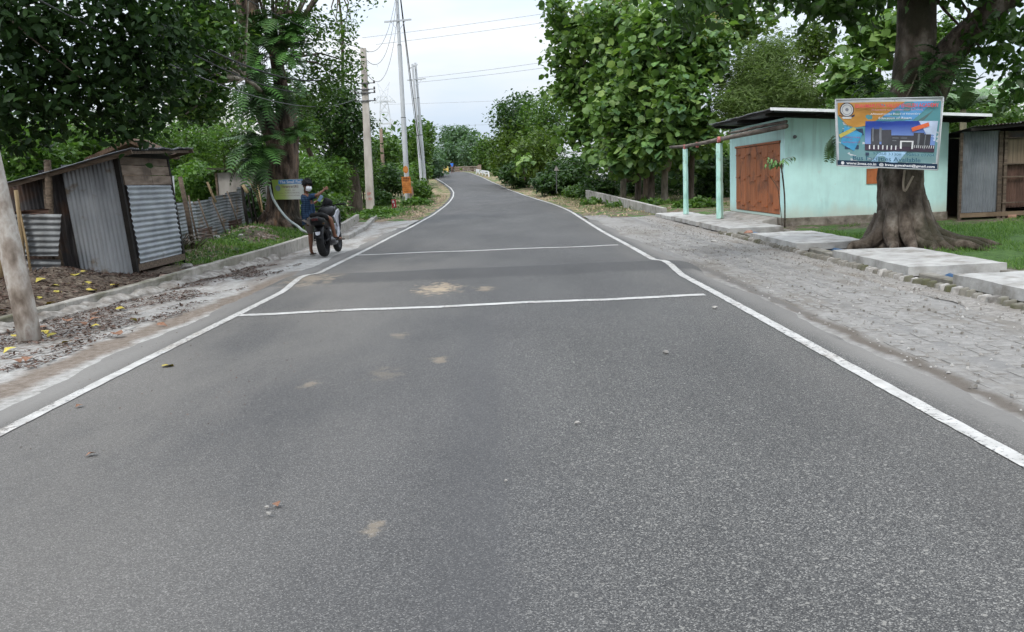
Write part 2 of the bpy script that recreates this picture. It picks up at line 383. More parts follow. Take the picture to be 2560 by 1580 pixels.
# ------------------------------------------------------------------ shoulders
def dustmat(name, c0, c1, c2, brown, seed, mud=False):
    m, t, b = mat_new(name); co = coords(t)
    mp = coords(t, (1, 1, 1)); n1 = noise(t, co, 14, 8, .75); n2 = noise(t, coords(t, (1, .3, 1)), 1.1+seed, 5, .6); n3 = noise(t, co, 3.1, 5, .65)
    col = ramp(t, n1, [c0, c1, c2], [.32, .5, .7]); col = mix(t, mrange(t, n2, .48, .64, 0, .8), col, brown)
    col = mix(t, .6, col, ramp(t, n3, [(.72, .71, .69), (1.2, 1.2, 1.2)], [.3, .7]), 'MULTIPLY')
    if mud == 2:
        gp = N(t, 'ShaderNodeNewGeometry').outputs['Position']; sp = N(t, 'ShaderNodeSeparateXYZ', {0: gp})
        nn = noise(t, gp, 1.7, 6, .7); xw = math_(t, 'ADD', sp.outputs[0], math_(t, 'MULTIPLY', math_(t, 'SUBTRACT', nn, .5), .28))
        k = math_(t, 'MULTIPLY', mrange(t, xw, 2.86, 2.94), mrange(t, xw, 3.10, 2.98)); k = math_(t, 'MULTIPLY', k, mrange(t, sp.outputs[1], 17, 12))
        col = mix(t, math_(t, 'MULTIPLY', k, .85), col, (.095, .078, .062))
        wt = noise(t, coords(t, (2.2, .06, 1)), 1.6, 4, .5); col = mix(t, mrange(t, wt, .5, .62, 0, .45), col, (.135, .133, .13))
    elif mud:
        gp = N(t, 'ShaderNodeNewGeometry').outputs['Position']; sp = N(t, 'ShaderNodeSeparateXYZ', {0: gp})
        nn = noise(t, gp, 1.4, 6, .7); xw = math_(t, 'ADD', sp.outputs[0], math_(t, 'MULTIPLY', math_(t, 'SUBTRACT', nn, .5), .5))
        xw = math_(t, 'SUBTRACT', xw, mrange(t, sp.outputs[1], 8, 14, 0, .26))
        k = math_(t, 'MULTIPLY', mrange(t, xw, -4.28, -4.10), mrange(t, xw, -3.72, -3.88)); k = math_(t, 'MULTIPLY', k, mrange(t, sp.outputs[1], 17, 14))
        col = mix(t, math_(t, 'MULTIPLY', k, .92), col, ramp(t, n1, [(.10, .075, .056), (.165, .13, .10), (.25, .21, .175)], [.32, .5, .7]))
        ny2 = noise(t, coords(t, (1.5, .5, 1)), 2.2, 6, .7)
        col = mix(t, math_(t, 'MULTIPLY', math_(t, 'MULTIPLY', mrange(t, sp.outputs[0], -4.2, -4.9), mrange(t, ny2, .42, .6)), .75), col, (.15, .12, .10))
    oi = t.nodes.new('ShaderNodeObjectInfo')
    col = mix(t, 1.0, col, ramp(t, oi.outputs['Random'], [(.93,)*3, (1.05,)*3]), 'MULTIPLY')
    t.links.new(col, b.inputs['Base Color']); b.inputs['Roughness'].default_value = .95
    bump(t, b, noise(t, co, 40, 8, .8), .7, .012); return m
DUST_R = dustmat('grey_dust', (.165, .159, .149), (.235, .227, .214), (.295, .286, .268), (.16, .145, .125), 0, 2)
DUST_L = dustmat('pale_dust', (.23, .22, .202), (.35, .34, .32), (.47, .46, .44), (.20, .175, .15), .3, True)
GRAVEL = dustmat('gravel_dust', (.13, .122, .11), (.25, .235, .215), (.37, .355, .33), (.17, .14, .105), .6)
def sheet(name, fa, fb, ya, yb, sy, nu_, dz, mat, amp=.004):
    yv = np.arange(ya, yb+1e-6, sy); vs = []
    for y in yv:
        a_, b_ = fa(y), fb(y)
        for k in range(nu_+1):
            x = a_+(b_-a_)*k/nu_
            vs.append((x, y, float(zr(y))+dz(x, y)+amp*(math.sin(x*11+y*4)+math.sin(y*9.3-x*6)+math.sin(y*17+x*23)*.6)))
    n = nu_+1; i, j = np.meshgrid(np.arange(nu_), np.arange(len(yv)-1)); a = (j*n+i).ravel()
    tri = np.concatenate([np.stack([a, a+1, a+n+1], 1), np.stack([a, a+n+1, a+n], 1)])
    o = np_mesh(name, np.array(vs), tri, mat, smooth=True); tag(o, kind='structure'); return o
lsh = sheet('left_shoulder', lambda y: float(wx(y))-.02, lambda y: -3.45, -3, 35, .2, 22, lambda x, y: -.016-.02*float(sstep(-4.2, -5.2, x))*0, DUST_L)
rsh = sheet('right_shoulder', lambda y: 2.75, lambda y: 5.3-.0*y, -3, 33, .2, 26, lambda x, y: -.018, DUST_R, .003)
grs = sheet('gravel_strip', lambda y: 4.45+.12*math.sin(y*.8)+.06*math.sin(y*2.9), lambda y: 5.1, -3, 31, .15, 8, lambda x, y: -.034+.034*float(sstep(4.35, 4.75, x)), GRAVEL, .004)
# paving blocks, mostly buried in dust
pv = MB(); L_, W_ = .205, .105; q = .008
pv.hexa([(-W_/2, -L_/2, -.04), (W_/2, -L_/2, -.04), (W_/2, L_/2, -.04), (-W_/2, L_/2, -.04)], [(-W_/2+q, -L_/2+q, 0), (W_/2-q, -L_/2+q, 0), (W_/2-q, L_/2-q, 0), (-W_/2+q, L_/2-q, 0)])
def pavers(parent, xa, xb, ya, yb, mat, zb, keep, maxn=300):
    me = bpy.data.meshes.new('paver'); me.from_pydata(pv.v, [], pv.f); me.update(); me.materials.append(mat)
    spots = []; c = 0; x = xa
    while x < xb:
        y = ya+(c % 2)*.11
        while y < yb:
            if keep(x, y): spots.append((x+random.uniform(-.002, .002), y, zb+random.uniform(-.003, .002), random.uniform(-.03, .03)))
            y += .222
        x += .122; c += 1
    spots.sort(key=lambda s: s[1])
    vis = [s for s in spots if abs((s[0])/max(s[1], .1)) < .585]
    near = vis[:maxn]; ns = set(near)
    for s in near:
        o = link('paver', me, parent, (s[0], s[1], s[2])); o.rotation_euler = (random.uniform(-.015, .015), random.uniform(-.02, .02), s[3])
    mb = MB()
    for s in spots:
        if s in ns or s[1] < 4.5: continue
        mb.add([(v[0]+s[0], v[1]+s[1], v[2]+s[2]) for v in pv.v], pv.f)
    if mb.v: tag(mb.build('paving', mat, parent), kind='stuff')
pavers(rsh, 3.12, 4.5, 4.6, 22, DUST_R, -.0158, lambda x, y: x < 4.3+.12*math.sin(y) and random.random() > .03)
pavers(lsh, -5.25, -4.15, 4.6, 13.5, DUST_L, -.013, lambda x, y: x > wx(y)+.35 and x < -4.2+.28*sstep(8, 14, y) and random.random() > .08)
# ------------------------------------------------------------------ leaves
KITE = (np.array([[0, 0, 0], [.45, .27, .07], [1, 0, -.05], [.45, -.27, .07]]), np.array([[0, 2, 1], [0, 3, 2]]))
OVAL = (np.array([[0, 0, 0], [.28, .21, .05], [.66, .24, .04], [1, 0, -.16], [.66, -.24, .04], [.28, -.21, .05], [.28, 0, 0], [.66, 0, -.02]]),
        np.array([[0, 6, 1], [6, 7, 2], [6, 2, 1], [7, 3, 2], [0, 5, 6], [6, 5, 4], [6, 4, 7], [7, 4, 3]]))
ROUND = (np.array([[0, 0, 0], [.2, .32, .03], [.62, .38, .05], [1, 0, -.14], [.62, -.38, .05], [.2, -.32, .03], [.25, 0, 0], [.65, 0, -.02]]), OVAL[1])
NEEDLE = (np.array([[0, 0, 0], [.5, .05, .04], [1, 0, -.1], [.5, -.05, .04]]), KITE[1])
LONG = (OVAL[0]*np.array([1, .55, 1]), OVAL[1])
def leafmesh(C, D, size, tmpl, up=.6, seed=None):
    """C centres, D midrib directions (n,3), size (n,)"""
    n = len(C); V, T = tmpl
    D = D/np.linalg.norm(D, axis=1, keepdims=True)
    U = rng.normal(size=(n, 3))*(1-up)+np.array([0, 0, up]); U = U-D*(U*D).sum(1, keepdims=True); U /= np.linalg.norm(U, axis=1, keepdims=True)+1e-9
    S = np.cross(U, D)
    v = C[:, None, :]+size[:, None, None]*(V[None, :, 0:1]*D[:, None, :]+V[None, :, 1:2]*S[:, None, :]+V[None, :, 2:3]*U[:, None, :])
    tr = (T[None]+np.arange(n)[:, None, None]*len(V)).reshape(-1, 3)
    return v.reshape(-1, 3), tr
def E(px, py, rx, ry, d, rd): return (P(px, py, d), np.array([rx*d/F, rd, ry*d/F]))
def crown(parent, ells, n, size, tmpl, mat, per=14, sig=None, droop=.35, up=.6, name='crown', shell=.5, sv=.5, kind='stuff', zmin=None, vb=(0, 1)):
    wts = np.array([e[1][0]*e[1][1]*e[1][2] for e in ells])**.67; wts /= wts.sum()
    Cs = []; ctr = []
    for (c, r), wt in zip(ells, wts):
        k = max(3, int(n*wt/per))
        u = rng.normal(size=(k, 3)); u /= np.linalg.norm(u, axis=1, keepdims=True)
        rr = rng.random(k)**shell*(1+.18*rng.normal(size=k)*.6)
        cc = c+u*rr[:, None]*r; ctr.append(cc)
        s_ = sig if sig else min(r)*.2
        Cs.append(np.repeat(cc, per, 0)+rng.normal(size=(k*per, 3))*s_*np.array([1, 1, .75]))
    C = np.concatenate(Cs); ctr = np.concatenate(ctr)
    if zmin is not None: C = C[C[:, 2] > zmin]
    k = len(C); D = rng.normal(size=(k, 3)); D[:, 2] = D[:, 2]*.45-droop
    sz = size*(1+sv*(rng.random(k)*2-1))
    v, tr = leafmesh(C, D, sz, tmpl, up)
    # neighbouring leaves share a tone: slow variation between twigs plus noise between leaves
    cl = np.repeat(rng.random(int(np.ceil(k/per))+1), per)[:k]
    val = np.clip(cl*.5+rng.random(k)*.5, 0, 1)*(vb[1]-vb[0])+vb[0]
    o = np_mesh(name, v, tr, mat, parent, attr=np.repeat(val, len(tmpl[1])))
    if kind: o['kind'] = kind
    return ctr
def limbs(parent, mat, start, targets, r0, k=10, name='branch', seg=5):
    mb = MB(); start = np.array(start)
    idx = rng.choice(len(targets), min(k, len(targets)), replace=False)
    for i in idx:
        e = targets[i]; mid = start*.45+e*.55+np.array([rng.normal()*.15, rng.normal()*.15, .12*np.linalg.norm(e-start)])
        pts = [start, start*.7+mid*.3, mid, mid*.5+e*.5+rng.normal(size=3)*.05, e]
        mb.tube(pts, [r0, r0*.8, r0*.5, r0*.3, r0*.1], seg, jit=.05)
    o = mb.build(name, mat, parent, smooth=True); return o
BARK = pm('bark_grey_brown', [(.035, .026, .02), (.10, .078, .06), (.19, .155, .125)], 5, .95, 1.0, 16, (1, 1, .25), stain={'scale': 1.5, 'col': (.06, .065, .035)}, bd=.04)
BARK_RED = pm('bark_flaking_brown', [(.014, .010, .008), (.075, .052, .038), (.17, .125, .095), (.27, .15, .085)], 5.5, .95, 1.0, 14, (1, 1, .3), pos=[.36, .47, .6, .74], bd=.08, stain={'scale': 1.3, 'col': (.035, .03, .022), 'lo': .5, 'hi': .62, 'stretch': (1.6, 1.6, .5)})
BARK_PALE = pm('bark_pale', [(.10, .085, .065), (.22, .19, .15), (.34, .30, .25)], 6, .95, .8, 20, (1, 1, .3), bd=.02)
BARK_FIG = pm('bark_fig', [(.022, .016, .011), (.065, .050, .038), (.125, .102, .08), (.21, .185, .155)], 5, .95, 1.0, 16, (1, 1, .6), stain={'scale': 1.3, 'col': (.04, .036, .022), 'lo': .48, 'hi': .62}, bd=.06)
LF_DARK = leafmat('leaf_dark_glossy', [(.008, .020, .007), (.018, .042, .011), (.036, .075, .018)], .22, .5, .15)
LF_FIG = leafmat('leaf_fig', [(.018, .044, .009), (.04, .09, .017), (.085, .155, .03)], .35, .4, .4)
LF_JACK = leafmat('leaf_jackfruit', [(.014, .035, .010), (.035, .085, .018), (.075, .15, .03), (.16, .24, .05)], .3, .38, .45)
LF_MID = leafmat('leaf_mid_green', [(.026, .06, .013), (.068, .135, .025), (.13, .215, .042)], .35)
LF_DEEP = leafmat('leaf_deep_green', [(.015, .038, .012), (.036, .08, .02), (.07, .135, .032)], .3)
LF_BRIGHT = leafmat('leaf_bright_green', [(.045, .105, .02), (.085, .17, .034), (.15, .25, .055)], .4)
LF_TEAK = leafmat('leaf_teak', [(.03, .065, .016), (.065, .13, .03), (.105, .19, .044), (.155, .25, .06), (.27, .37, .10)], .3, .5, .4)
LF_FEATH = leafmat('leaf_feathery', [(.07, .115, .03), (.13, .20, .055), (.24, .32, .12)], .35)
LF_OLIVE = leafmat('leaf_olive', [(.035, .07, .012), (.07, .12, .018), (.12, .18, .03)], .35)
LF_HAZE = leafmat('leaf_distant_haze', [(.05, .10, .055), (.085, .15, .08), (.13, .21, .11)], .35)  # pale bluish distance haze put into the leaf colour
LF_GRASS = leafmat('grass_blade', [(.04, .10, .015), (.09, .19, .03), (.18, .27, .07)], .3)
# ------------------------------------------------------------------ materials for built things
TIN = pm('tin_grey', [(.15, .16, .173), (.25, .265, .28), (.33, .345, .36)], 2.2, .5, .15, 8, (1, 1, .3), metal=.35, stain={'scale': 2.6, 'col': (.16, .13, .10), 'lo': .60, 'hi': .74}, rnd=.1)
TIN_OLD = pm('tin_weathered', [(.10, .106, .11), (.18, .19, .195), (.27, .28, .285)], 3, .6, .2, 9, (1, 1, .6), metal=.3, stain={'scale': 2.2, 'col': (.20, .13, .08), 'lo': .54, 'hi': .70}, rnd=.15)
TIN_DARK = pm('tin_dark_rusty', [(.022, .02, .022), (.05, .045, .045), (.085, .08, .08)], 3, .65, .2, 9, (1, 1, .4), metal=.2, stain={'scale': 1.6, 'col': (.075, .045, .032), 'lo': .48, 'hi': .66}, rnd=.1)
TIN_RUST = pm('tin_rust_red', [(.05, .028, .02), (.10, .055, .04), (.15, .10, .08)], 3, .7, .2, 9, (1, 1, .4), metal=.15, stain={'scale': 1.2, 'col': (.14, .15, .155), 'lo': .55, 'hi': .68}, rnd=.2)
TIN_ROOF = pm('tin_roof', [(.10, .105, .11), (.19, .20, .21)], 2.5, .55, .1, metal=.3, stain={'scale': 1.7, 'col': (.075, .07, .066)})
WOOD = pm('wood_weathered', [(.045, .033, .024), (.10, .075, .055), (.16, .125, .095)], 3, .9, .5, 14, (1, 8, 8), rnd=.25)
PLANK = pm('plank_brown', [(.10, .075, .055), (.17, .13, .10), (.23, .185, .145)], 2.2, .9, .35, 12, (6, 1, 6), stain={'scale': 1.4, 'col': (.085, .065, .05)}, rnd=.2)
BAMBOO = pm('bamboo_dry', [(.16, .11, .06), (.30, .22, .12), (.38, .29, .17)], 3, .7, .3, 10, (4, 4, .5), rnd=.3)
BLACKW = pm('wood_black', [(.008, .007, .006), (.022, .019, .016)], 5, .9, .3)
CONC = pm('concrete_grey', [(.20, .19, .172), (.31, .298, .275), (.40, .385, .36)], 3.5, .95, .5, 30, stain={'scale': .9, 'col': (.17, .155, .13), 'lo': .54, 'hi': .74}, bd=.008, rnd=.06)
CONC_MOSS = pm('concrete_mossy', [(.11, .10, .08), (.19, .178, .152), (.27, .255, .225)], 3, .95, .6, 24, stain={'scale': 1.3, 'col': (.085, .085, .045), 'lo': .47, 'hi': .66}, bd=.01)
SLAB = pm('concrete_slab', [(.25, .243, .225), (.36, .353, .335), (.44, .433, .415)], 4, .95, .6, 34, stain={'scale': 1.7, 'col': (.20, .185, .16), 'lo': .50, 'hi': .70}, bd=.012, rnd=.1)
PSC = pm('concrete_pole', [(.30, .27, .24), (.42, .385, .345), (.50, .465, .42)], 4, .9, .3, 22, (1, 1, .3))
MOTTLE = pm('lichen_post', [(.11, .085, .065), (.25, .21, .175), (.42, .39, .35), (.19, .13, .105)], 5.5, .95, .7, 22, (1, 1, .55), pos=[.32, .46, .58, .72], bd=.012)
STONE = pm('stone_grey', [(.15, .14, .125), (.30, .285, .262), (.40, .385, .36)], 12, .95, .5, 40, rnd=.35)
BRICKR = pm('brick_chip', [(.17, .085, .06), (.32, .19, .14)], 10, .95, .4, 40, rnd=.3)
SILVER = pm('galvanised_steel', [(.38, .40, .42), (.52, .54, .56)], 1.5, .55, .05, metal=.15, stretch=(1, 1, .4))
STEELD = pm('steel_dark', [(.10, .10, .11), (.18, .18, .19)], 5, .5, .1, metal=.5)
BLACK = pm('cable_black', [(.012, .012, .013), (.025, .025, .026)], 5, .6, 0)
WIREG = pm('wire_grey', [(.06, .06, .065), (.11, .11, .115)], 5, .5, 0)
def plaster(name, c, dirt):
    m, t, b = mat_new(name); co = coords(t); sp = N(t, 'ShaderNodeSeparateXYZ', {0: co})
    n1 = noise(t, co, 2.0, 6, .65); n2 = noise(t, coords(t, (1, 1, .25)), 3.2, 5, .6)
    col = ramp(t, n1, [tuple(x*.90 for x in c), tuple(min(1, x*1.05) for x in c)], [.3, .7])
    zz = math_(t, 'ADD', sp.outputs[2], math_(t, 'MULTIPLY', math_(t, 'SUBTRACT', n2, .5), .5))
    col = mix(t, mrange(t, zz, .62, .25, 0, .7), col, dirt)
    col = mix(t, math_(t, 'MULTIPLY', mrange(t, n2, .52, .72), .4), col, tuple(x*.6 for x in c))
    n3 = noise(t, coords(t, (7, 7, .35)), 1.2, 5, .6); col = mix(t, math_(t, 'MULTIPLY', mrange(t, n3, .52, .7), mrange(t, sp.outputs[2], 1.2, 2.5, .15, .6)), col, tuple(x*.62 for x in c))
    n4 = noise(t, co, 6, 8, .75); col = mix(t, math_(t, 'MULTIPLY', mrange(t, n4, .62, .7), .5), col, (.50, .56, .52))
    t.links.new(col, b.inputs['Base Color']); b.inputs['Roughness'].default_value = .9
    bump(t, b, noise(t, co, 30, 6, .7), .25, .006); return m
MINT = plaster('mint_plaster', (.50, .75, .715), (.46, .50, .42))
MINT_POST = pm('mint_post_paint', [(.28, .52, .44), (.42, .68, .60), (.52, .73, .66)], 5, .85, .7, 20, (1, 1, .5), stain={'scale': 2.2, 'col': (.26, .30, .20), 'lo': .56, 'hi': .68}, bd=.02)
ORANGE = pm('door_orange_paint', [(.23, .068, .02), (.33, .10, .03), (.40, .13, .045)], 2.2, .55, .25, 18, (6, 6, .7), stain={'scale': 2.2, 'col': (.17, .055, .022)}, rnd=.08, spec=.4)
WHITEP = pm('white_fascia', [(.62, .63, .64), (.80, .81, .82)], 5, .5, .05)
PLINTH = pm('plinth_rough', [(.10, .085, .068), (.20, .175, .145), (.28, .25, .21)], 7, .95, .9, 26, stain={'scale': 1.5, 'col': (.09, .085, .05)}, bd=.02)
def corr(o, u, v, period=.076, amp=.011, nv=3, warp=.01, mb=None, ph=0.):
    """corrugated sheet: o corner, u vector across the ridges, v vector along them"""
    o, u, v = [np.array(q, float) for q in (o, u, v)]; n = np.cross(u, v); n /= np.linalg.norm(n)
    nu = max(6, int(np.linalg.norm(u)/period*6)); W = np.linalg.norm(u); mb = mb or MB(); s = random.random()*9
    def f_(a, b_): return o+u*a+v*b_+n*(amp*math.sin(2*math.pi*a*W/period+ph)+warp*(math.sin(a*5+s)*math.sin(b_*4+s*2)+.5*math.sin(a*11+b_*7+s)))
    return mb.grid(f_, nu, nv)
# ------------------------------------------------------------------ left: leaning post near the camera
pb_ = G(78, 850); pt_ = P(-116, 0, 9.25)
top = pb_+(pt_-pb_)*1.55
mb = MB(); pts = [pb_+(top-pb_)*k/14-np.array([0, 0, .25 if k == 0 else 0]) for k in range(15)]
mb.tube(pts, [.118-.002*k for k in range(15)], 14, jit=.025, flute=.02)
o = mb.build('utility_post', MOTTLE, None, smooth=True, origin=pb_)
tag(o, 'tall leaning mottled round post at the left edge of the picture', 'post')
NEARTOP = top
# ------------------------------------------------------------------ left: low concrete drain wall
dw = thing('drain_wall', 'long low concrete wall along the left shoulder in front of the tin shack', 'wall', (-5.2, 20, 0))
def sweep(name, path, w_, top_, bot, mat, parent, ext=0.):
    mb = MB(); vs = []
    for k, (y, x) in enumerate(path):
        zt = top_(y); j1 = .008*math.sin(y*5.1)
        for q in ((x-w_, bot), (x, bot), (x+j1, zt-.012), (x-.014+j1, zt), (x-w_+.012, zt+.004*math.sin(y*7)), (x-w_, zt-.012)): vs.append((q[0], y, q[1]+float(zr(y))))
    fs = []
    for k in range(len(path)-1):
        for e in range(6): fs.append((k*6+e, k*6+(e+1) % 6, (k+1)*6+(e+1) % 6, (k+1)*6+e))
    fs += [(5, 4, 3, 2, 1, 0), tuple(range((len(path)-1)*6, len(path)*6))]
    mb.add(vs, fs); return mb.build(name, mat, parent)
def wtop(y): return float(np.interp(y, [0, 10, 13, 19, 24, 36.3], [.10, .12, .15, .24, .27, .26]))
m, t, b = mat_new('drain_wall_concrete'); co = coords(t); sp = N(t, 'ShaderNodeSeparateXYZ', {0: co})
g1 = noise(t, co, 5, 6, .65); g2 = noise(t, coords(t, (1, .3, 1)), 1.8, 5, .6)
cc_ = ramp(t, g1, [(.20, .185, .16), (.33, .31, .275), (.42, .40, .36)], [.3, .5, .7])
cc_ = mix(t, math_(t, 'MULTIPLY', mrange(t, g2, .42, .62), mrange(t, sp.outputs[1], 1, -6)), cc_, (.10, .095, .06))
t.links.new(cc_, b.inputs['Base Color']); b.inputs['Roughness'].default_value = .95; bump(t, b, noise(t, co, 34, 6, .7), .5, .008)
WALLC = m
sec = list(np.arange(-1, 36.3, 3.1))+[36.2]
for k in range(len(sec)-1):
    yy_ = np.linspace(sec[k]+.008, sec[k+1]-.008, 9)
    sweep('wall_section', [(y, float(wx(y))) for y in yy_], .13, wtop, -.3, WALLC, dw)
# rough spill of concrete at its foot, and the second kerb beyond the motorcycle
yy_ = np.arange(2, 19, .14)
mb = MB(); vs = []
for y in yy_:
    x = float(wx(y)); wd = .22+.05*math.sin(y*3.3)+.04*math.sin(y*9.1); h = .055+.018*math.sin(y*7.7)+.015*math.sin(y*15)
    for q in ((x-.01, -.1), (x-.005, h+.02), (x+wd*.5, h), (x+wd*.9, h*.4-.01), (x+wd, -.05)): vs.append((q[0]+random.uniform(-.012, .012), y, q[1]+random.uniform(-.008, .008)))
mb.add(vs, [(k*5+e, k*5+e+1, (k+1)*5+e+1, (k+1)*5+e) for k in range(len(yy_)-1) for e in range(4)])
o = mb.build('concrete_haunch', pm('rough_pale_concrete', [(.15, .135, .115), (.27, .25, .225), (.40, .385, .355)], 9, .95, 1.0, 40, stain={'scale': 2.5, 'col': (.13, .11, .09)}, bd=.02), dw)
kb = thing('kerb', 'short low pale concrete kerb between the motorcycle and the leafy verge', 'kerb', (-4.6, 27, 0))
sweep('kerb_section', [(y, float(wx(y))+.62) for y in np.linspace(25, 36, 10)], .16, lambda y: .10, -.3, CONC, kb)
sweep('kerb_section', [(y, float(wx(y))+.62) for y in np.linspace(36.02, 39.5, 5)], .16, lambda y: .12, -.3, CONC, kb)
# ------------------------------------------------------------------ left: tin shack shop
LEAN = -.075
def sk(x, y, z): return np.array([x+LEAN*z, y, z])
sh = thing('tin_shack', 'leaning corrugated tin shop shack with plank panel above its grey front sheet', 'shack', (-7.6, 17, 0))
x0, y0, y1 = -6.62, 15.95, 18.3; zf = .14
def wallsheet(name, xa, xb, ya, yb, za, zb, mat, vert=True, parent=sh, **k):
    A, B_ = sk(xa, ya, za), sk(xb, yb, za); T = sk(xa, ya, zb)
    if vert: mb = corr(A, B_-A, T-A, nv=5, **k)
    else: mb = corr(A, T-A, B_-A, nv=5, **k)
    return mb.build(name, mat, parent, smooth=True)
# side wall facing the camera: bright sheets, a dark recessed sheet, far left darkness
wallsheet('side_sheet', -7.14, -6.66, 15.98, 15.95, .02, 2.10, TIN, warp=.006)
wallsheet('side_sheet', -7.62, -7.12, 16.0, 15.985, .02, 2.02, TIN, warp=.006)
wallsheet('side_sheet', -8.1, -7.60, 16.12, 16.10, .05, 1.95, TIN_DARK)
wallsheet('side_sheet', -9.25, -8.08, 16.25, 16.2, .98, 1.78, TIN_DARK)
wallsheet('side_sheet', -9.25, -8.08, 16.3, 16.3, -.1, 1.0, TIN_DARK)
# front (road side): planks above, one wide horizontal sheet below
pk_ = [(1.62, 1.80), (1.80, 1.98), (1.98, 2.13)]
for r_, (za, zb) in enumerate(pk_):
    cuts = [y0+.06, y0+1.32+.03*r_, y1-.06] if r_ < 2 else [y0+.06, y1-.06]
    for a_, b_ in zip(cuts[:-1], cuts[1:]):
        q = .05-.012*r_+random.uniform(0, .008)
        A = [sk(x0+q, a_+.006, za+.006), sk(x0+q, b_-.006, za+.006), sk(x0+q-.025, b_-.006, za+.006), sk(x0+q-.025, a_+.006, za+.006)]
        B_ = [p+sk(0, 0, zb-za-.01) for p in A]
        MB().hexa(A, B_).build('plank', PLANK, sh, bev=.004)
wallsheet('front_sheet', x0+.06, x0+.03, y0+.10, y1-.02, zf+.10, 1.62, pm('tin_shopfront', [(.20, .218, .235), (.29, .31, .33), (.36, .38, .40)], 2, .5, .1, metal=.3, stain={'scale': 1.6, 'col': (.22, .22, .22), 'lo': .58, 'hi': .75}), vert=False, period=.098, amp=.011, warp=.012)
mb = MB()
for xx_, yy_ in ((x0, y0), (x0, y1), (-9.2, 16.2), (-9.2, 18.5)):
    h = 2.12 if xx_ > -7 else 1.72
    MB().beam(sk(xx_, yy_, -.15), sk(xx_, yy_, h), .085, .085, (0, 1, 0)).build('post', BLACKW if xx_ > -7 else WOOD, sh)
MB().beam(sk(x0+.02, y0+.03, zf+.03), sk(x0+.02, y1, zf+.03), .06, .12).build('sill_beam', WOOD, sh)
MB().beam(sk(x0, y0, 2.16), sk(x0, y1+.1, 2.16), .07, .08).build('top_beam', BLACKW, sh)
MB().hexa([sk(-9.2, 16.35, .12), sk(x0-.03, 16.05, .12), sk(x0-.03, y1, .12), sk(-9.2, y1, .12)], [sk(-9.2, 16.35, .18), sk(x0-.03, 16.05, .18), sk(x0-.03, y1, .18), sk(-9.2, y1, .18)]).build('floor', WOOD, sh)
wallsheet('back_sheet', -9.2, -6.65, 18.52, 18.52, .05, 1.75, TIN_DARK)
R0, R1, R2 = P(326, 372, 15.55), P(484, 371, 19.0), P(12, 459, 15.75)
R3 = R2+(R1-R0)
# roof made of overlapping sheets, ridges running from the road side backwards
nsh = 4
for k in range(nsh):
    A = R0+(R1-R0)*(k/nsh-.01)+np.array([0, 0, .012*(k % 2)]); W_ = (R1-R0)/nsh*1.04
    corr(A, W_, R2-R0, .085, .013, 6, .012).build('roof_sheet', TIN_ROOF, sh, smooth=True)
MB().beam(R0+[.0, .05, -.05], R2+[0, .05, -.05], .03, .07).build('rafter', WOOD, sh)
MB().beam(R1+[.0, -.05, -.05], R3+[0, -.05, -.05], .03, .07).build('rafter', WOOD, sh)
MB().beam(R0+[-.1, .05, -.06], R1+[-.1, -.05, -.06], .06, .05).build('fascia', WOOD, sh)
MB().tube([P(160, 690, 15.85)+[0, 0, -.2], P(128, 560, 15.8), P(118, 400, 15.75)], .062, 8, jit=.1).build('pole', WOOD, sh, smooth=True)
MB().tube([P(140, 690, 15.9)+[0, 0, -.2], P(122, 560, 15.9), P(112, 445, 15.9)], .045, 8, jit=.1).build('pole', WOOD, sh, smooth=True)
MB().beam(P(436, 520, 18.6), P(431, 440, 18.6), .03, .09).build('white_board', flat('white_paint', (.7, .7, .7)), sh)
# corrugated screen beside the shack
sc_ = thing('tin_screen', 'patched rusty corrugated screen between the leaning post and the tin shack', 'fence', (-8.4, 15.2, 0))
for (pa, pb2, pc, mt) in (((30, 640), (145, 640), (38, 535), TIN_OLD), ((28, 700), (150, 700), (30, 648), TIN_OLD), ((28, 540), (120, 533), (30, 528), TIN_RUST)):
    A, B_, T = P(*pa, 15.4), P(*pb2, 15.5), P(*pc, 15.4)
    corr(A, T-A, B_-A, .10, .014, 5, .02).build('sheet', mt, sc_, smooth=True)
for pa, pb2, r_ in (((62, 700), (40, 475), .035), ((80, 700), (45, 508), .02), ((8, 720), (-5, 520), .05)):
    MB().tube([P(*pa, 15.3), (P(*pa, 15.3)+P(*pb2, 15.3))/2+[.02, 0, 0], P(*pb2, 15.3)], r_, 7, jit=.08).build('bamboo_stake', BAMBOO, sc_, smooth=True)
# ------------------------------------------------------------------ left: tin fence with stakes
fn = thing('tin_fence', 'wavy corrugated tin fence with thin stakes between shack and big tree', 'fence', (-8.0, 24, 0))
FP = [(-7.35, 19.3), (-7.55, 20.9), (-7.75, 22.6), (-7.95, 24.4), (-8.05, 26.2), (-8.15, 27.8)]
tops = [1.24, 1.22, 1.22, 1.30, 1.40, 1.47]
for k in range(5):
    a_, b_ = FP[k], FP[k+1]; za, zb = tops[k], tops[k+1]
    for zz0, zz1, mt, off in ((.42, 1.0, TIN_OLD if k != 1 else TIN, 0), (0.0, .46, TIN_OLD if k % 2 else TIN_RUST, .02)):
        A = np.array([a_[0]+off, a_[1]-.05, zz0*za]); B_ = np.array([b_[0]+off, b_[1]+.05, zz0*zb+(.02 if k % 2 else 0)]); T = np.array([a_[0]+off-.05, a_[1]-.05, zz1*za])
        corr(A, T-A, B_-A, .085, .014, 6, .022).build('sheet', mt, fn, smooth=True)
FP2 = [(-8.15, 27.8), (-8.5, 29.0), (-8.7, 30.3), (-8.6, 31.8)]
for k in range(3):
    a_, b_ = FP2[k], FP2[k+1]
    A = np.array([a_[0], a_[1], .0]); B_ = np.array([b_[0], b_[1], .0]); T = np.array([a_[0]-.08, a_[1], 1.5+.06*k])
    corr(A, T-A, B_-A, .085, .014, 5, .02).build('sheet', TIN_OLD if k else TIN_DARK, fn, smooth=True)
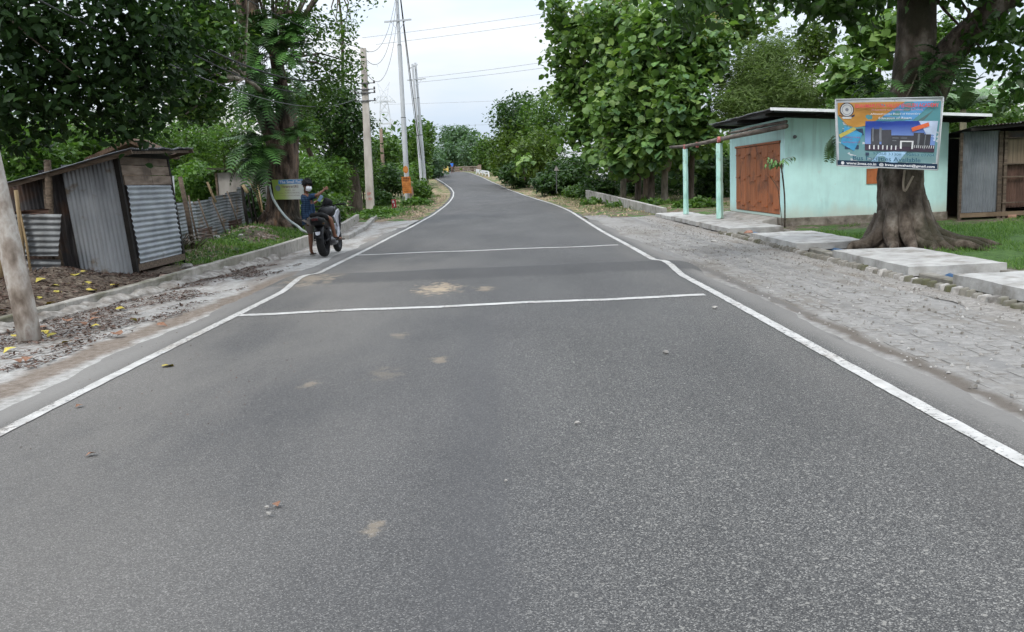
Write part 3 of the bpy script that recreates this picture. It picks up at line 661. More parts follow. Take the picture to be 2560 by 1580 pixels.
for pa, pb2, d_, r_, mt in (((474, 600), (452, 442), 20.2, .055, WOOD), ((486, 588), (473, 488), 20.9, .022, WOOD), ((525, 590), (497, 497), 22.2, .022, WOOD), ((558, 578), (532, 500), 23.5, .022, WOOD), ((587, 552), (569, 478), 25.0, .022, WOOD), ((614, 558), (606, 464), 26.6, .05, BLACKW), ((628, 560), (618, 470), 27.4, .03, BLACKW), ((640, 565), (628, 470), 27.9, .03, BLACKW), ((532, 500), (520, 455), 23.6, .035, BAMBOO), ((612, 480), (608, 462), 26.5, .05, BAMBOO), ((630, 475), (622, 443), 28.4, .03, BAMBOO), ((646, 520), (634, 455), 28.5, .03, BAMBOO), ((654, 540), (645, 460), 29.5, .03, BAMBOO)):
    A, B_ = P(*pa, d_)+[0.07, -.05, 0], P(*pb2, d_)+[.0, -.05, 0]; A = A-(B_-A)*.15
    MB().tube([A, (A+B_)/2+[random.uniform(-.02, .02), 0, 0], B_], [r_, r_*.95, r_*.85], 7, jit=.06).build('stake', mt, fn, smooth=True)
# ------------------------------------------------------------------ left: small grey shed and two huts behind
def hut(name, label, x0_, x1_, y_, dep, zt, zb_, wall_mat, roof_mat, over=.25, drop=.12):
    h = thing(name, label, 'shed', ((x0_+x1_)/2, y_, 0))
    MB().box(((x0_+x1_)/2, y_+dep/2, (zt+zb_)/2), (x1_-x0_, dep, zt-zb_)).build('wall', wall_mat, h)
    MB().hexa([(x0_-over, y_-over, zt+drop), (x1_+over, y_-over, zt-.02), (x1_+over, y_+dep+over, zt-.02), (x0_-over, y_+dep+over, zt+drop)], [(x0_-over, y_-over, zt+drop+.07), (x1_+over, y_-over, zt+.05), (x1_+over, y_+dep+over, zt+.05), (x0_-over, y_+dep+over, zt+drop+.07)]).build('roof', roof_mat, h)
    for xx_ in (x0_, x1_): MB().beam((xx_, y_-.02, zb_), (xx_, y_-.02, zt), .07, .07, (0, 1, 0)).build('corner_post', WOOD, h)
    return h
A, B_ = P(540, 432, 33), P(645, 436, 33)
hut('grey_shed', 'small flat-roofed grey plastered shed behind the tin fence', A[0], B_[0], 33, 2.2, A[2], -.3, pm('grey_plaster', [(.17, .155, .14), (.29, .27, .25), (.36, .34, .32)], 2.2, .95, .3, 20, (1, 1, .4), stain={'scale': 1.5, 'col': (.10, .09, .075), 'stretch': (1, 1, .3)}), pm('mossy_roof', [(.02, .022, .012), (.05, .055, .03)], 6, .95, .8))
THATCH = pm('thatch_brown', [(.05, .032, .022), (.12, .078, .055), (.20, .14, .105)], 5, .95, .9, 20, (5, 1, 1), bd=.03)
MUDW = pm('mud_wall', [(.14, .10, .07), (.24, .18, .13)], 3, .95, .4)
def gable(label, pl, pr, pk, d_, dep):
    A, B_, K = P(*pl, d_), P(*pr, d_), P(*pk, d_); h = thing('thatched_hut', label, 'hut', ((A[0]+B_[0])/2, d_+dep/2, 0))
    e = np.array([0, dep, 0]); tk = np.array([0, 0, -.12])
    for (p, q) in ((A, K), (K, B_)):
        MB().hexa([p+tk, q+tk, q+e+tk, p+e+tk], [p, q, q+e, p+e]).build('roof_slope', THATCH, h)
    MB().box(((A[0]*.65+B_[0]*.35), d_+dep/2, min(A[2], B_[2])/2-.1), (abs(B_[0]-A[0])*.5, dep*.85, min(A[2], B_[2])-.1)).build('wall', MUDW, h)
gable('brown thatched roof peak showing above the tin shack roof', (210, 396), (408, 384), (322, 345), 24, 1.2)
# ------------------------------------------------------------------ right: drain, slabs, kerb stones
dr = thing('drain_channel', 'concrete drain channel running under the slabs on the right', 'drain', (5.7, 18, 0))
ysx = np.arange(2, 31.01, .29)
for xa, wd, zt in ((5.32, .17, .055), (6.32, .16, .055)):
    k0 = 0
    for a_ in range(0, 29, 4):
        yy_ = np.linspace(2+a_+.004, min(2+a_+4, 31)-.004, 12)
        sweep('drain_side', [(y, xa+.004*math.sin(y)) for y in yy_], wd, lambda y: .06+.01*math.sin(y*1.3), -.55, CONC_MOSS, dr)
MB().box((5.75, 16.5, -.47), (.85, 29, .02)).build('drain_bed', pm('drain_mud', [(.012, .014, .016), (.03, .032, .034)], 4, .4, .3), dr)
mb = MB(); mb.tube([(5.55+.05*math.sin(y*.5), y, -.01) for y in np.arange(4, 30, .8)], .065, 8)
o = mb.build('blue_pipe', pm('blue_plastic', [(.02, .07, .16), (.04, .12, .24)], 5, .4, 0), None, smooth=True, origin=(5.62, 17, 0)); tag(o, 'blue plastic pipe lying in the drain between the concrete slabs', 'pipe')
SL = [(7.5, 10.35, 5.12, 6.32, .165, .14, 'nearest thick concrete drain slab, cut off by the right edge of the picture'),
      (11.25, 13.95, 5.02, 6.25, .165, .135, 'large pale concrete drain slab directly in front of the big tree roots'),
      (15.45, 18.5, 4.96, 6.2, .165, .13, 'concrete drain slab left of the big tree roots, beside a loose rock'),
      (20.3, 23.4, 4.95, 6.2, .16, .13, 'concrete drain slab between the door plant and the second mint post'),
      (23.75, 27.3, 4.95, 6.2, .15, .12, 'concrete drain slab under the two mint posts'),
      (27.5, 30.4, 4.95, 6.1, .13, .11, 'farthest concrete drain slab beside the end of the low wall')]
for (ya, yb, xa, xb, zt, th, lb) in SL:
    c = np.array([(xa+xb)/2, (ya+yb)/2, zt]); an = random.uniform(-.012, .012); mb = MB()
    nx_, ny_ = 8, 16
    def top_(u, v):
        x = xa+(xb-xa)*u; y = ya+(yb-ya)*v
        ex = min(u, 1-u); ey = min(v, 1-v)
        wob_ = .012*math.sin(y*7+x*3) if ex == 0 else 0; wob2 = .012*math.sin(x*9+y) if ey == 0 else 0
        return (x+wob_, y+wob2, zt+.004*math.sin(x*5)*math.sin(y*6)-(.012 if ex == 0 or ey == 0 else 0)+random.uniform(-.003, .003))
    mb.grid(top_, nx_, ny_); n0 = nx_+1
    rim = [k for k in range(n0)]+[j*n0+nx_ for j in range(1, ny_+1)]+[ny_*n0+k for k in range(nx_-1, -1, -1)]+[j*n0 for j in range(ny_-1, 0, -1)]
    lo = [(mb.v[k][0], mb.v[k][1], zt-th+random.uniform(-.004, .004)) for k in rim]; nv0 = len(mb.v); mb.v += lo; R_ = len(rim)
    mb.f += [(rim[k], nv0+k, nv0+(k+1) % R_, rim[(k+1) % R_]) for k in range(R_)]; mb.f.append(tuple(nv0+k for k in range(R_)))
    o = mb.build('concrete_slab', SLAB, None, origin=(c[0], c[1], zt-th)); tag(o, lb, 'slab', 'drain cover slabs along the right shoulder'); o.rotation_euler = (0, 0, an)
def rock(c, r, mat, name, label=None, cat=None, group=None, parent=None, flat_=.6, kind=None):
    u = 7; v = 5; mb = MB(); s = random.random()*20
    def f_(a, b_):
        t = 2*math.pi*a; p = math.pi*(b_-.5); k = 1+.28*math.sin(3*t+s)*math.cos(p)+.18*math.sin(5*p+s+2*t)*math.cos(p)
        return (c[0]+r*k*math.cos(p)*math.cos(t), c[1]+r*k*math.cos(p)*math.sin(t)*.8, c[2]+r*flat_*k*math.sin(p))
    mb.grid(f_, u, v); o = mb.build(name, mat, parent, origin=None if parent else c)
    if label: tag(o, label, cat, group)
    return o
ks = thing('kerb_stones', 'row of small mossy stones edging the drain beside the concrete slabs', 'kerb', (5.1, 15, 0))
y = 6.2
while y < 21:
    L_ = random.uniform(.13, .17); xx_ = 4.93-.02*math.sin(y*.6)
    mb = MB(); q = random.uniform(-.02, .02); h = random.uniform(.045, .07)
    mb.hexa([(xx_-.075+q, y+.01, -.1), (xx_+.05, y, -.1), (xx_+.05, y+L_-.025, -.1), (xx_-.08+q, y+L_-.03, -.1)], [(xx_-.05+q, y+.03, h), (xx_+.04, y+.02, h+.015), (xx_+.04, y+L_-.05, h+.012), (xx_-.05+q, y+L_-.05, h-.004)])
    mb.build('stone', CONC_MOSS if random.random() < .8 else STONE, ks, bev=.012); y += L_
rock(np.array([*G(1885, 603)[:2], .03]), .10, STONE, 'loose_rock', 'loose angular grey rock lying in front of a drain slab', 'rock')
rock(np.array([*G(1872, 590)[:2], .06]), .11, BRICKR, 'brick_piece', 'broken reddish brick piece behind the loose grey rock', 'brick')
rock(np.array([*G(1785, 603)[:2], .0]), .07, STONE, 'dark_stone', 'small flat dark stone on the gravel shoulder', 'rock', flat_=.3)
# low wall on the right, ahead of the slabs
lw = thing('low_wall', 'low pale concrete drain wall curving beside the teak trunks', 'wall', (4.9, 36, 0))
LW = [(30.7, 5.4), (34, 5.25), (38, 5.05), (42, 4.85), (46, 4.6), (49, 4.4)]
for k in range(5):
    (ya, xa), (yb, xb) = LW[k], LW[k+1]
    sweep('wall_section', [(ya+(yb-ya)*q+.01*(q == 0), xa+(xb-xa)*q) for q in (0, .25, .5, .75, 1)], .16, lambda y: .24+.016*(y-30), -.4, CONC, lw)
# ------------------------------------------------------------------ right: mint building
mh = thing('mint_shop', 'small mint green plastered shop with double orange-brown doors', 'building', (8.6, 24.2, 0))
bx0, bx1, by0, by1 = 6.66, 10.56, 21.75, 26.95
mb = MB(); th = .13; zt = 2.62
dz0, dz1, dy0, dy1 = .31, 2.06, 22.12, 26.35
# front wall to the camera and the others as slabs butted end to end
MB().hexa([(bx0, by0, .25), (bx1, by0, .25), (bx1, by0+th, .25), (bx0, by0+th, .25)], [(bx0, by0, zt), (bx1, by0, 2.35), (bx1, by0+th, 2.35), (bx0, by0+th, zt)]).build('wall', MINT, mh)
mb = MB()
mb.box((bx0+th/2, (by0+th+dy0)/2, (zt+.25)/2), (th, dy0-by0-th, zt-.25)); mb.box((bx0+th/2, (dy1+by1)/2, (zt+.25)/2), (th, by1-dy1, zt-.25))
mb.box((bx0+th/2, (dy0+dy1)/2, (zt+dz1)/2), (th, dy1-dy0-.002, zt-dz1)); mb.box((bx0+th/2, (dy0+dy1)/2, (dz0+.25)/2-.002), (th, dy1-dy0-.002, dz0-.25))
mb.build('wall', MINT, mh)
mb = MB(); mb.box((bx1-th/2, (by0+by1)/2+th/2, 1.3), (th, by1-by0-th-.01, 2.08)); mb.box(((bx0+bx1)/2, by1+th/2, 1.3), (bx1-bx0, th, 2.08)); mb.build('wall', MINT, mh)
MB().box(((bx0+bx1)/2, (by0+by1)/2, .06), (bx1-bx0+.05, by1-by0+.05, .375)).build('plinth', PLINTH, mh, bev=.02)
# doors: two leaves, each of vertical boards with short battens
ny_ = 8; bw = (dy1-dy0)/ny_
for lf in range(2):
    d_ = MB(); ya = dy0+lf*(dy1-dy0)/2; yb = ya+(dy1-dy0)/2
    leaf = MB().box((bx0+.03, (ya+yb)/2, (dz0+dz1)/2), (.03, yb-ya-.012, dz1-dz0-.02)).build('door_leaf', ORANGE, mh)
    for k in range(4):
        y = ya+(k+.5)*bw
        MB().box((bx0+.008+.003*(k % 2), y, (dz0+dz1)/2), (.026, bw-.012, dz1-dz0-.03)).build('board', ORANGE, leaf, bev=.004)
        for zz_ in (.5, 1.18, 1.78):
            MB().box((bx0-.016, y+random.uniform(-.02, .02), zz_+(.07 if k % 2 else -.03)+random.uniform(-.02, .02)), (.03, bw*.72, .03)).build('batten', ORANGE, leaf, bev=.004)
MB().box((bx0-.008, (dy0+dy1)/2, dz1+.02), (.05, dy1-dy0+.08, .05)).build('door_frame', ORANGE, mh)
# roof
rz0, rz1 = 2.79, 2.44; rx0, rx1 = 6.08, 11.15; ry0, ry1 = 20.95, 27.2
for k in range(6):
    ya = ry0+(ry1-ry0)*k/6; yb = ry0+(ry1-ry0)*(k+1)/6+.04
    corr((rx0, ya, rz0+.01*(k % 2)), (0, yb-ya, 0), (rx1-rx0, 0, rz1-rz0), .09, .013, 6, .004).build('roof_sheet', TIN_ROOF, mh, smooth=True)
MB().hexa([(rx0, ry0-.012, rz0-.035), (rx1, ry0-.012, rz1-.035), (rx1, ry0+.012, rz1-.035), (rx0, ry0+.012, rz0-.035)], [(rx0, ry0-.012, rz0+.03), (rx1, ry0-.012, rz1+.03), (rx1, ry0+.012, rz1+.03), (rx0, ry0+.012, rz0+.03)]).build('fascia', WHITEP, mh)
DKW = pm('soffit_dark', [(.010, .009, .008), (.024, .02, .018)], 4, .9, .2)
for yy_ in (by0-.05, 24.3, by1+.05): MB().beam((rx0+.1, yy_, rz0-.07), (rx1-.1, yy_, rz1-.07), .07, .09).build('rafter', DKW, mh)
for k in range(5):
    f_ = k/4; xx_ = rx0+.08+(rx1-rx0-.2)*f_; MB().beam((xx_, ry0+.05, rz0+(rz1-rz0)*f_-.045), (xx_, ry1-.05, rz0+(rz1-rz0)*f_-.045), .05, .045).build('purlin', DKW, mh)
# little orange window shutter behind the tree, and a wall lamp bracket
MB().box((P(2190, 440, 21.7)[0], by0-.012, P(2190, 440, 21.7)[2]), (.42, .03, .36)).build('window_shutter', ORANGE, mh)
q = P(1987, 342, 21.7); mb = MB(); mb.lathe([(0, -.05), (.035, -.05), (.045, 0), (.0, .01)], 10, q, 'y'); mb.build('wall_lamp', STEELD, mh, smooth=True)
# entrance ramp slab
MB().hexa([(6.15, 22.2, 0.0), (6.62, 22.2, 0), (6.62, 27.2, 0), (6.15, 27.2, 0)], [(6.25, 22.2, .17), (6.62, 22.2, .24), (6.62, 27.2, .24), (6.25, 27.2, .17)]).build('door_step', CONC, mh)
# ------------------------------------------------------------------ right: mint posts and bark pole
for (px_, pt, pbm, d_, r_, lb) in ((1714, 372, 533, 28.0, .085, 'thinner mint painted post, left of the two beside the teak trees'), (1799, 358, 543, 24.6, .10, 'thicker mint painted post, nearer the orange doors')):
    B_ = P(px_+1, pbm, d_); T = P(px_-1, pt, d_); B_[2] = .15
    mb = MB(); mb.tube([B_+(T-B_)*k/8 for k in range(9)], [r_*(1.05-.1*k/8) for k in range(9)], 4, jit=.05); o = mb.build('mint_post', MINT_POST, None, origin=B_, bev=.015); tag(o, lb, 'post', 'mint verandah posts')
rp = thing('bark_pole', 'long crooked bark pole laid across the mint posts to the shop corner', 'pole', P(1799, 352, 24.6))
A = [P(1676, 368, 29.3), P(1713, 366, 28.0), P(1760, 357, 26.2), P(1800, 348, 24.6), P(1880, 332, 22.9), P(1966, 315, 21.2)]
MB().tube(A, [.04, .05, .052, .056, .06, .06], 8, jit=.1).build('pole', pm('bark_pole_grey', [(.05, .04, .033), (.13, .108, .09), (.22, .19, .165)], 7, .95, .8, 22, (1, .3, 1), bd=.02), rp, smooth=True)
MB().tube([P(1822, 333, 24.2), P(1855, 327, 23.5), P(1890, 318, 22.8), P(1966, 313, 21.3)+[0, 0, .08]], [.03, .035, .04, .04], 7, jit=.1).build('thin_pole', MATS['bark_pole_grey'], rp, smooth=True)
for px_, py_, d_ in ((1797, 349, 24.55), (1743, 362, 26.9), (1712, 368, 28.0)):
    c = P(px_, py_, d_); mb = MB(); mb.tube([c+[-.035, 0, 0], c+[.035, 0, 0]], .083, 10); mb.build('red_tie', pm('red_cloth', [(.35, .08, .08), (.55, .22, .2)], 20, .9, .3), rp)
# ------------------------------------------------------------------ right: tin shed
ts = thing('tin_shed', 'dark corrugated tin shed with slatted bamboo front at the right edge', 'shed', (12.2, 21.6, 0))
fy = 21.35; sx0 = 10.66
zb_ = .22; zt_ = 2.10
corr((sx0+.02, fy, zb_), (.88, -.02, 0), (0, 0, zt_-zb_), .062, .010, 5, .005).build('door_sheet', pm('tin_blue_grey', [(.08, .09, .10), (.15, .165, .18), (.20, .215, .23)], 2, .55, .1, metal=.3, stain={'scale': 1.1, 'col': (.20, .16, .11), 'lo': .6, 'hi': .75, 'stretch': (1, 1, .4)}), ts, smooth=True)
for k, (xa, xb, za, zb2, mt) in enumerate(((11.75, 12.5, .3, 1.0, TIN_RUST), (12.48, 13.3, .28, 1.0, TIN_RUST), (11.75, 12.3, .98, 1.7, TIN_RUST), (12.28, 13.3, .98, 1.7, TIN_DARK), (13.28, 14.6, .28, 1.9, TIN_DARK))):
    corr((xa, fy+.02+.01*(k % 2), za), (xb-xa, 0, 0), (0, 0, zb2-za), .075, .010, 4, .006).build('wall_sheet', mt, ts, smooth=True)
MB().box((12.0, fy-.02, 1.62), (.62, .02, .62)).build('bamboo_mat', pm('bamboo_mat', [(.10, .075, .05), (.20, .155, .11)], 3, .9, .5, 12, (9, 9, .4)), ts)
MB().box((13.1, fy+.05, 1.85), (3.0, .02, .45)).build('upper_board', TIN_DARK, ts)
for xx_, ww in ((sx0, .06), (11.58, .09), (11.70, .07), (13.3, .07), (14.6, .08)): MB().beam((xx_, fy-.02, .02), (xx_, fy-.02, 2.08), ww, .07, (0, 1, 0)).build('post', WOOD, ts)
for zz_ in (.42, 1.02, 1.32, 1.9): MB().beam((11.62, fy-.06, zz_), (14.6, fy-.06, zz_+.01), .03, .028).build('rail', WOOD, ts)
MB().beam((sx0, fy-.02, .16), (14.6, fy-.02, .16), .08, .1).build('sill', pm('sill_wood', [(.10, .07, .045), (.19, .14, .09)], 4, .9, .3), ts)
for xx_ in np.arange(11.9, 14.6, .42): MB().box((xx_, fy, .05), (.2, .15, .16)).build('brick', BRICKR, ts, bev=.01)
MB().box((12.7, fy+2.0, 1.0), (4.0, .05, 2.0)).build('back_wall', TIN_DARK, ts)
MB().box((14.65, fy+1.0, 1.0), (.05, 2.0, 2.0)).build('side_wall', TIN_DARK, ts)
for k in range(4):
    xa = sx0+.05+k*1.05
    corr((xa, fy-.55, 2.20+.05*k+.008*(k % 2)), (1.08, 0, .05), (0, 2.8, -.22), .08, .013, 4, .006).build('roof_sheet', TIN_DARK, ts, smooth=True)
MB().beam((sx0, fy-.45, 2.13), (14.8, fy-.45, 2.33), .05, .06).build('eave_beam', DKW, ts)
# ------------------------------------------------------------------ text
def text(body, mat, parent, o, xd, yd, width, height, nd, name='lettering', bold=0.):
    cu = bpy.data.curves.new('txt', 'FONT'); cu.body = body; cu.resolution_u = 2; cu.offset = bold; cu.fill_mode = 'FRONT'
    tmp = bpy.data.objects.new('txt', cu); me = bpy.data.meshes.new_from_object(tmp)
    n = len(me.vertices); co = np.zeros(n*3); me.vertices.foreach_get('co', co); co = co.reshape(-1, 3)
    lo, hi = co.min(0), co.max(0); sx_ = width/(hi[0]-lo[0]); sy_ = height/(hi[1]-lo[1])
    p = np.array(o)+((co[:, 0]-lo[0])*sx_)[:, None]*np.array(xd)+((co[:, 1]-lo[1])*sy_)[:, None]*np.array(yd)+np.array(nd)
    me.vertices.foreach_set('co', (p-OFF[parent.name]).ravel()); me.materials.clear(); me.materials.append(mat); me.name = name
    ob = link(name, me, parent); bpy.data.objects.remove(tmp); bpy.data.curves.remove(cu); return ob
def ink(n, c): return flat('ink_'+n, c, .7)
# ------------------------------------------------------------------ school banner on the big tree
Q = {'tl': P(2088, 249, 14.15), 'tr': P(2358, 243, 14.05), 'br': P(2343, 425, 14.05), 'bl': P(2092, 414, 14.15)}
bnr = thing('banner', 'school advertising banner with orange and teal print tied to the big tree', 'banner', (Q['bl']+Q['br'])/2)
nrm = np.cross(Q['br']-Q['bl'], Q['tl']-Q['bl']); nrm /= np.linalg.norm(nrm)     # towards the camera (-y)
if nrm[1] > 0: nrm = -nrm
def bq(u, v, k=0):
    """u,v in 0..1 from top left; k print layer"""
    a_ = Q['tl']+(Q['tr']-Q['tl'])*u; b_ = Q['bl']+(Q['br']-Q['bl'])*u; p = a_+(b_-a_)*v
    wv = .018*math.sin(u*9+v*3)*math.sin(v*math.pi)+.012*math.sin(u*4-v*6)+.005*math.sin(u*23+v*15)
    return p+nrm*(wv+.0022*k)
def bpoly(pts, mat, k, name='print_panel', n=10):
    """polygon in banner space cut in a grid of strips so that it follows the cloth"""
    pts = np.array(pts, float); mb = MB(); v0, v1 = pts[:, 1].min(), pts[:, 1].max(); rows_ = []
    for j in range(n+1):
        v = v0+(v1-v0)*j/n; v_ = min(max(v, v0+1e-5), v1-1e-5); xs = []
        for i in range(len(pts)):
            (xa, ya), (xb, yb) = pts[i], pts[(i+1) % len(pts)]
            if (ya-v_)*(yb-v_) < 0: xs.append(xa+(xb-xa)*(v_-ya)/(yb-ya))
        rows_.append((min(xs), max(xs), v))
    m_ = 8
    for (xa, xb, v) in rows_: mb.v += [tuple(bq(xa+(xb-xa)*i/m_, v, k)) for i in range(m_+1)]
    mb.f = [(j*(m_+1)+i, j*(m_+1)+i+1, (j+1)*(m_+1)+i+1, (j+1)*(m_+1)+i) for j in range(n) for i in range(m_)]
    return mb.build(name, mat, bnr, smooth=True)
def gradmat(name, stops, ax, lo, hi, rough=.5):
    m, t, b = mat_new(name); tcn = N(t, 'ShaderNodeTexCoord'); s = N(t, 'ShaderNodeSeparateXYZ', {0: tcn.outputs['Object']})
    n1 = noise(t, coords(t), 3, 4); v = mrange(t, s.outputs[ax], lo, hi, smooth=False); v = math_(t, 'ADD', v, math_(t, 'MULTIPLY', math_(t, 'SUBTRACT', n1, .5), .12))
    t.links.new(ramp(t, v, stops), b.inputs['Base Color']); b.inputs['Roughness'].default_value = rough; return m
bpoly([(0, 0), (1, 0), (1, 1), (0, 1)], flat('banner_white', (.46, .48, .50), .5), 0, 'cloth', 16)
TEAL = gradmat('print_teal', [(.17, .27, .28), (.09, .25, .28), (.08, .24, .27)], 2, 0, 1.1)
bpoly([(.02, .05), (.985, .05), (.985, .92), (.02, .92)], TEAL, 1)
bpoly([(.66, .05), (.92, .05), (.55, .55), (.33, .30)], ink('blue_diag', (.10, .28, .52)), 2)
bpoly([(.02, .05), (.65, .05), (.30, .40), (.18, .42), (.10, .38), (.02, .23)], gradmat('print_orange', [(.46, .235, .05), (.43, .21, .05), (.47, .26, .08)], 2, .6, 1.1), 3)
bpoly([(.93, .16), (.965, .10), (.82, .33), (.76, .33)], ink('shade', (.10, .16, .16)), 3)
bpoly([(.42, .78), (.70, .74), (.60, .92), (.34, .92)], ink('pale_blue', (.32, .50, .68)), 2)
bpoly([(.0, .915), (1, .915), (1, .99), (.0, .99)], ink('navy', (.012, .03, .06)), 3)
bpoly([(.06, .46), (.26, .43), (.27, .53), (.06, .53)], ink('darkblue', (.03, .05, .09)), 4); bpoly([(.08, .68), (.22, .68), (.22, .74), (.08, .74)], MATS['ink_darkblue'], 4)
bpoly([(.08, .40), (.26, .50), (.17, .77), (.04, .66)], ink('cyan', (.06, .28, .48)), 5)
bpoly([(.02, .53), (.17, .41), (.20, .45), (.035, .58)], ink('yellow', (.45, .39, .10)), 6)
# photo of the school block printed on it
bpoly([(.285, .325), (.965, .325), (.955, .755), (.28, .755)], gradmat('print_sky', [(.16, .25, .52), (.02, .05, .28), (.03, .06, .30)], 2, .45, .85), 5)
bpoly([(.78, .325), (.965, .325), (.96, .60), (.90, .60)], ink('print_cloud', (.45, .52, .68)), 6)
bpoly([(.28, .66), (.957, .66), (.955, .755), (.28, .755)], ink('print_ground', (.05, .035, .055)), 7)
for a_, b_, c_ in ((.34, .42, .44), (.44, .53, .45), (.53, .74, .53), (.74, .84, .49), (.84, .91, .51)): bpoly([(a_, c_), (b_, c_), (b_, .69), (a_, .69)], ink('print_block', (.055, .055, .065)), 8)
for a_, b_, c_ in ((.42, .44, .42), (.35, .365, .42), (.54, .60, .56), (.62, .68, .56), (.54, .58, .60), (.78, .80, .50), (.85, .86, .52)): bpoly([(a_, c_), (b_, c_), (b_, c_+.20 if b_-a_ < .03 else c_+.012), (a_, c_+.20 if b_-a_ < .03 else c_+.012)], ink('print_bands', (.16, .17, .19)), 9, n=3)
for k in range(7): bpoly([(.32+.042*k, .675), (.331+.042*k, .675), (.329+.042*k, .735), (.318+.042*k, .735)], ink('print_white', (.62, .62, .64)), 10, n=2)
for k in range(10): bpoly([(.755+.021*k, .665), (.761+.021*k, .665), (.757+.021*k, .705), (.751+.021*k, .705)], MATS['ink_print_white'], 10, n=2)
for a_, b_, c_, d_ in ((.615, .632, .61, .72), (.725, .742, .61, .72), (.615, .742, .605, .622)): bpoly([(a_, c_), (b_, c_), (b_, d_), (a_, d_)], MATS['ink_print_white'], 11, n=2)
bpoly([(.71, .42), (.87, .345), (.885, .395), (.725, .475)], ink('print_red', (.62, .13, .05)), 11)
# emblem: dark ring, pale disc, inner ring
def disc(u, v, ru, mat, k, n=22, inner=0):
    mb = MB(); asp = np.linalg.norm(Q['tr']-Q['tl'])/np.linalg.norm(Q['bl']-Q['tl'])
    ring = [bq(u+ru*math.cos(2*math.pi*i/n), v+ru*asp*math.sin(2*math.pi*i/n), k) for i in range(n)]
    mb.poly(ring); mb.build('emblem', mat, bnr)
disc(.105, .155, .066, ink('emb_dark', (.03, .035, .06)), 5); disc(.105, .155, .058, ink('emb_pale', (.50, .50, .50)), 6); disc(.105, .155, .047, ink('emb_grey', (.18, .19, .22)), 7); disc(.105, .155, .042, MATS['ink_emb_pale'], 8); disc(.105, .155, .016, MATS['ink_emb_grey'], 9)
bpoly([(.03, .23), (.075, .25), (.07, .275), (.035, .26)], MATS['ink_emb_dark'], 5, n=3); bpoly([(.18, .225), (.135, .25), (.14, .275), (.175, .255)], MATS['ink_emb_dark'], 5, n=3)
bpoly([(.06, .26), (.15, .26), (.145, .29), (.065, .29)], MATS['ink_emb_pale'], 6, n=3)
def btext(s, u0, v0, u1, h, mat, k=13, bold=0.):
    """lettering fitted between u0..u1 with its foot at v0"""
    o = bq(u0, v0, k)+nrm*.022; e = bq(u1, v0, k)+nrm*.022; wv = e-o; L_ = np.linalg.norm(wv); upd = bq(u0, v0-h, k)+nrm*.022-o
    text(s, mat, bnr, o, wv/L_, upd/np.linalg.norm(upd), L_, np.linalg.norm(upd), nrm*.002, bold=bold)
RED = ink('text_red', (.60, .08, .10)); WH = ink('text_white', (.72, .72, .74)); DK = ink('text_dark', (.03, .10, .16)); RD2 = ink('text_maroon', (.30, .02, .10))
btext('BRAHMAPUTRA VALLEY ENGLISH ACADEMY', .175, .135, .955, .06, RED, bold=.02)
btext('(Nursery to Residential School)', .33, .185, .80, .035, ink('text_pink', (.60, .28, .36)))
btext('Affiliated to the Board of Secondary', .32, .245, .78, .035, WH); btext('Education of Assam', .40, .30, .70, .035, WH)
btext('Admission Going', .055, .585, .22, .035, RD2); btext('on', .12, .612, .145, .018, RD2); btext('from Nursery to IX', .05, .66, .225, .035, RD2)
btext('97068 33308 , 90853 07704', .35, .825, .955, .045, DK); bpoly([(.285, .785), (.32, .785), (.32, .83), (.285, .83)], MATS['ink_darkblue'], 5, n=2)
btext('Bus Facilities Available', .15, .905, .82, .065, DK, bold=.01)
btext('www.bvea.co.in', .085, .975, .38, .042, WH, bold=.015); btext('@ bvea.guwahati@gmail.com', .41, .985, .965, .048, WH, bold=.015)
disc(.055, .955, .016, WH, 6, 12)
for a_, b_ in (('tl', 'tr'), ('tr', 'br'), ('br', 'bl'), ('bl', 'tl')):
    MB().tube([Q[a_]+nrm*.012, Q[b_]+nrm*.012], .011, 6).build('frame_bar', flat('frame_grey', (.50, .52, .54), .5), bnr, smooth=True)
# ------------------------------------------------------------------ small school board on the left tree
T_ = [P(679, 449.5, 27.6), P(757, 447, 27.6), P(760, 498, 27.6), P(686, 499, 27.6)]
bd = thing('school_board', 'small green and white school board nailed to the big left tree', 'sign', T_[3])
nb = np.array([0, -1., 0])
def sq(u, v, k): a_ = T_[0]+(T_[1]-T_[0])*u; b_ = T_[3]+(T_[2]-T_[3])*u; return a_+(b_-a_)*v+nb*.004*k
MB().poly([sq(0, 0, 0), sq(1, 0, 0), sq(1, 1, 0), sq(0, 1, 0)], (0, .02, 0)).build('panel', gradmat('board_print', [(.24, .33, .06), (.36, .42, .14), (.55, .56, .48), (.55, .56, .52)], 0, .1, .75), bd)
MB().poly([sq(.22, .02, 1), sq(1, .02, 1), sq(1, .23, 1), sq(.2, .23, 1)]).build('header', ink('board_blue', (.09, .25, .50)), bd)
mb = MB(); mb.poly([sq(.17+.08*math.cos(k*.449), .43+.155*math.sin(k*.449), 1) for k in range(14)]); mb.build('emblem', ink('board_grey', (.17, .21, .22)), bd)
xd = (T_[1]-T_[0])/np.linalg.norm(T_[1]-T_[0]); yd = np.array([0, 0, 1.])
text('The Small Field', WH, bd, sq(.24, .2, 2), xd, yd, .70, .085, (0, 0, 0), bold=.02)
text('Nursery to UKG', ink('board_brown', (.22, .13, .12)), bd, sq(.30, .47, 2), xd, yd, .50, .11, (0, 0, 0), bold=.015)
text('Admission  open', MATS['ink_board_brown'], bd, sq(.40, .58, 2), xd, yd, .30, .045, (0, 0, 0))
for k, v in enumerate((.70, .84)): text('Contact for admission and hostel', MATS['ink_board_brown'], bd, sq(.18, v, 2), xd, yd, .62, .03, (0, 0, 0))
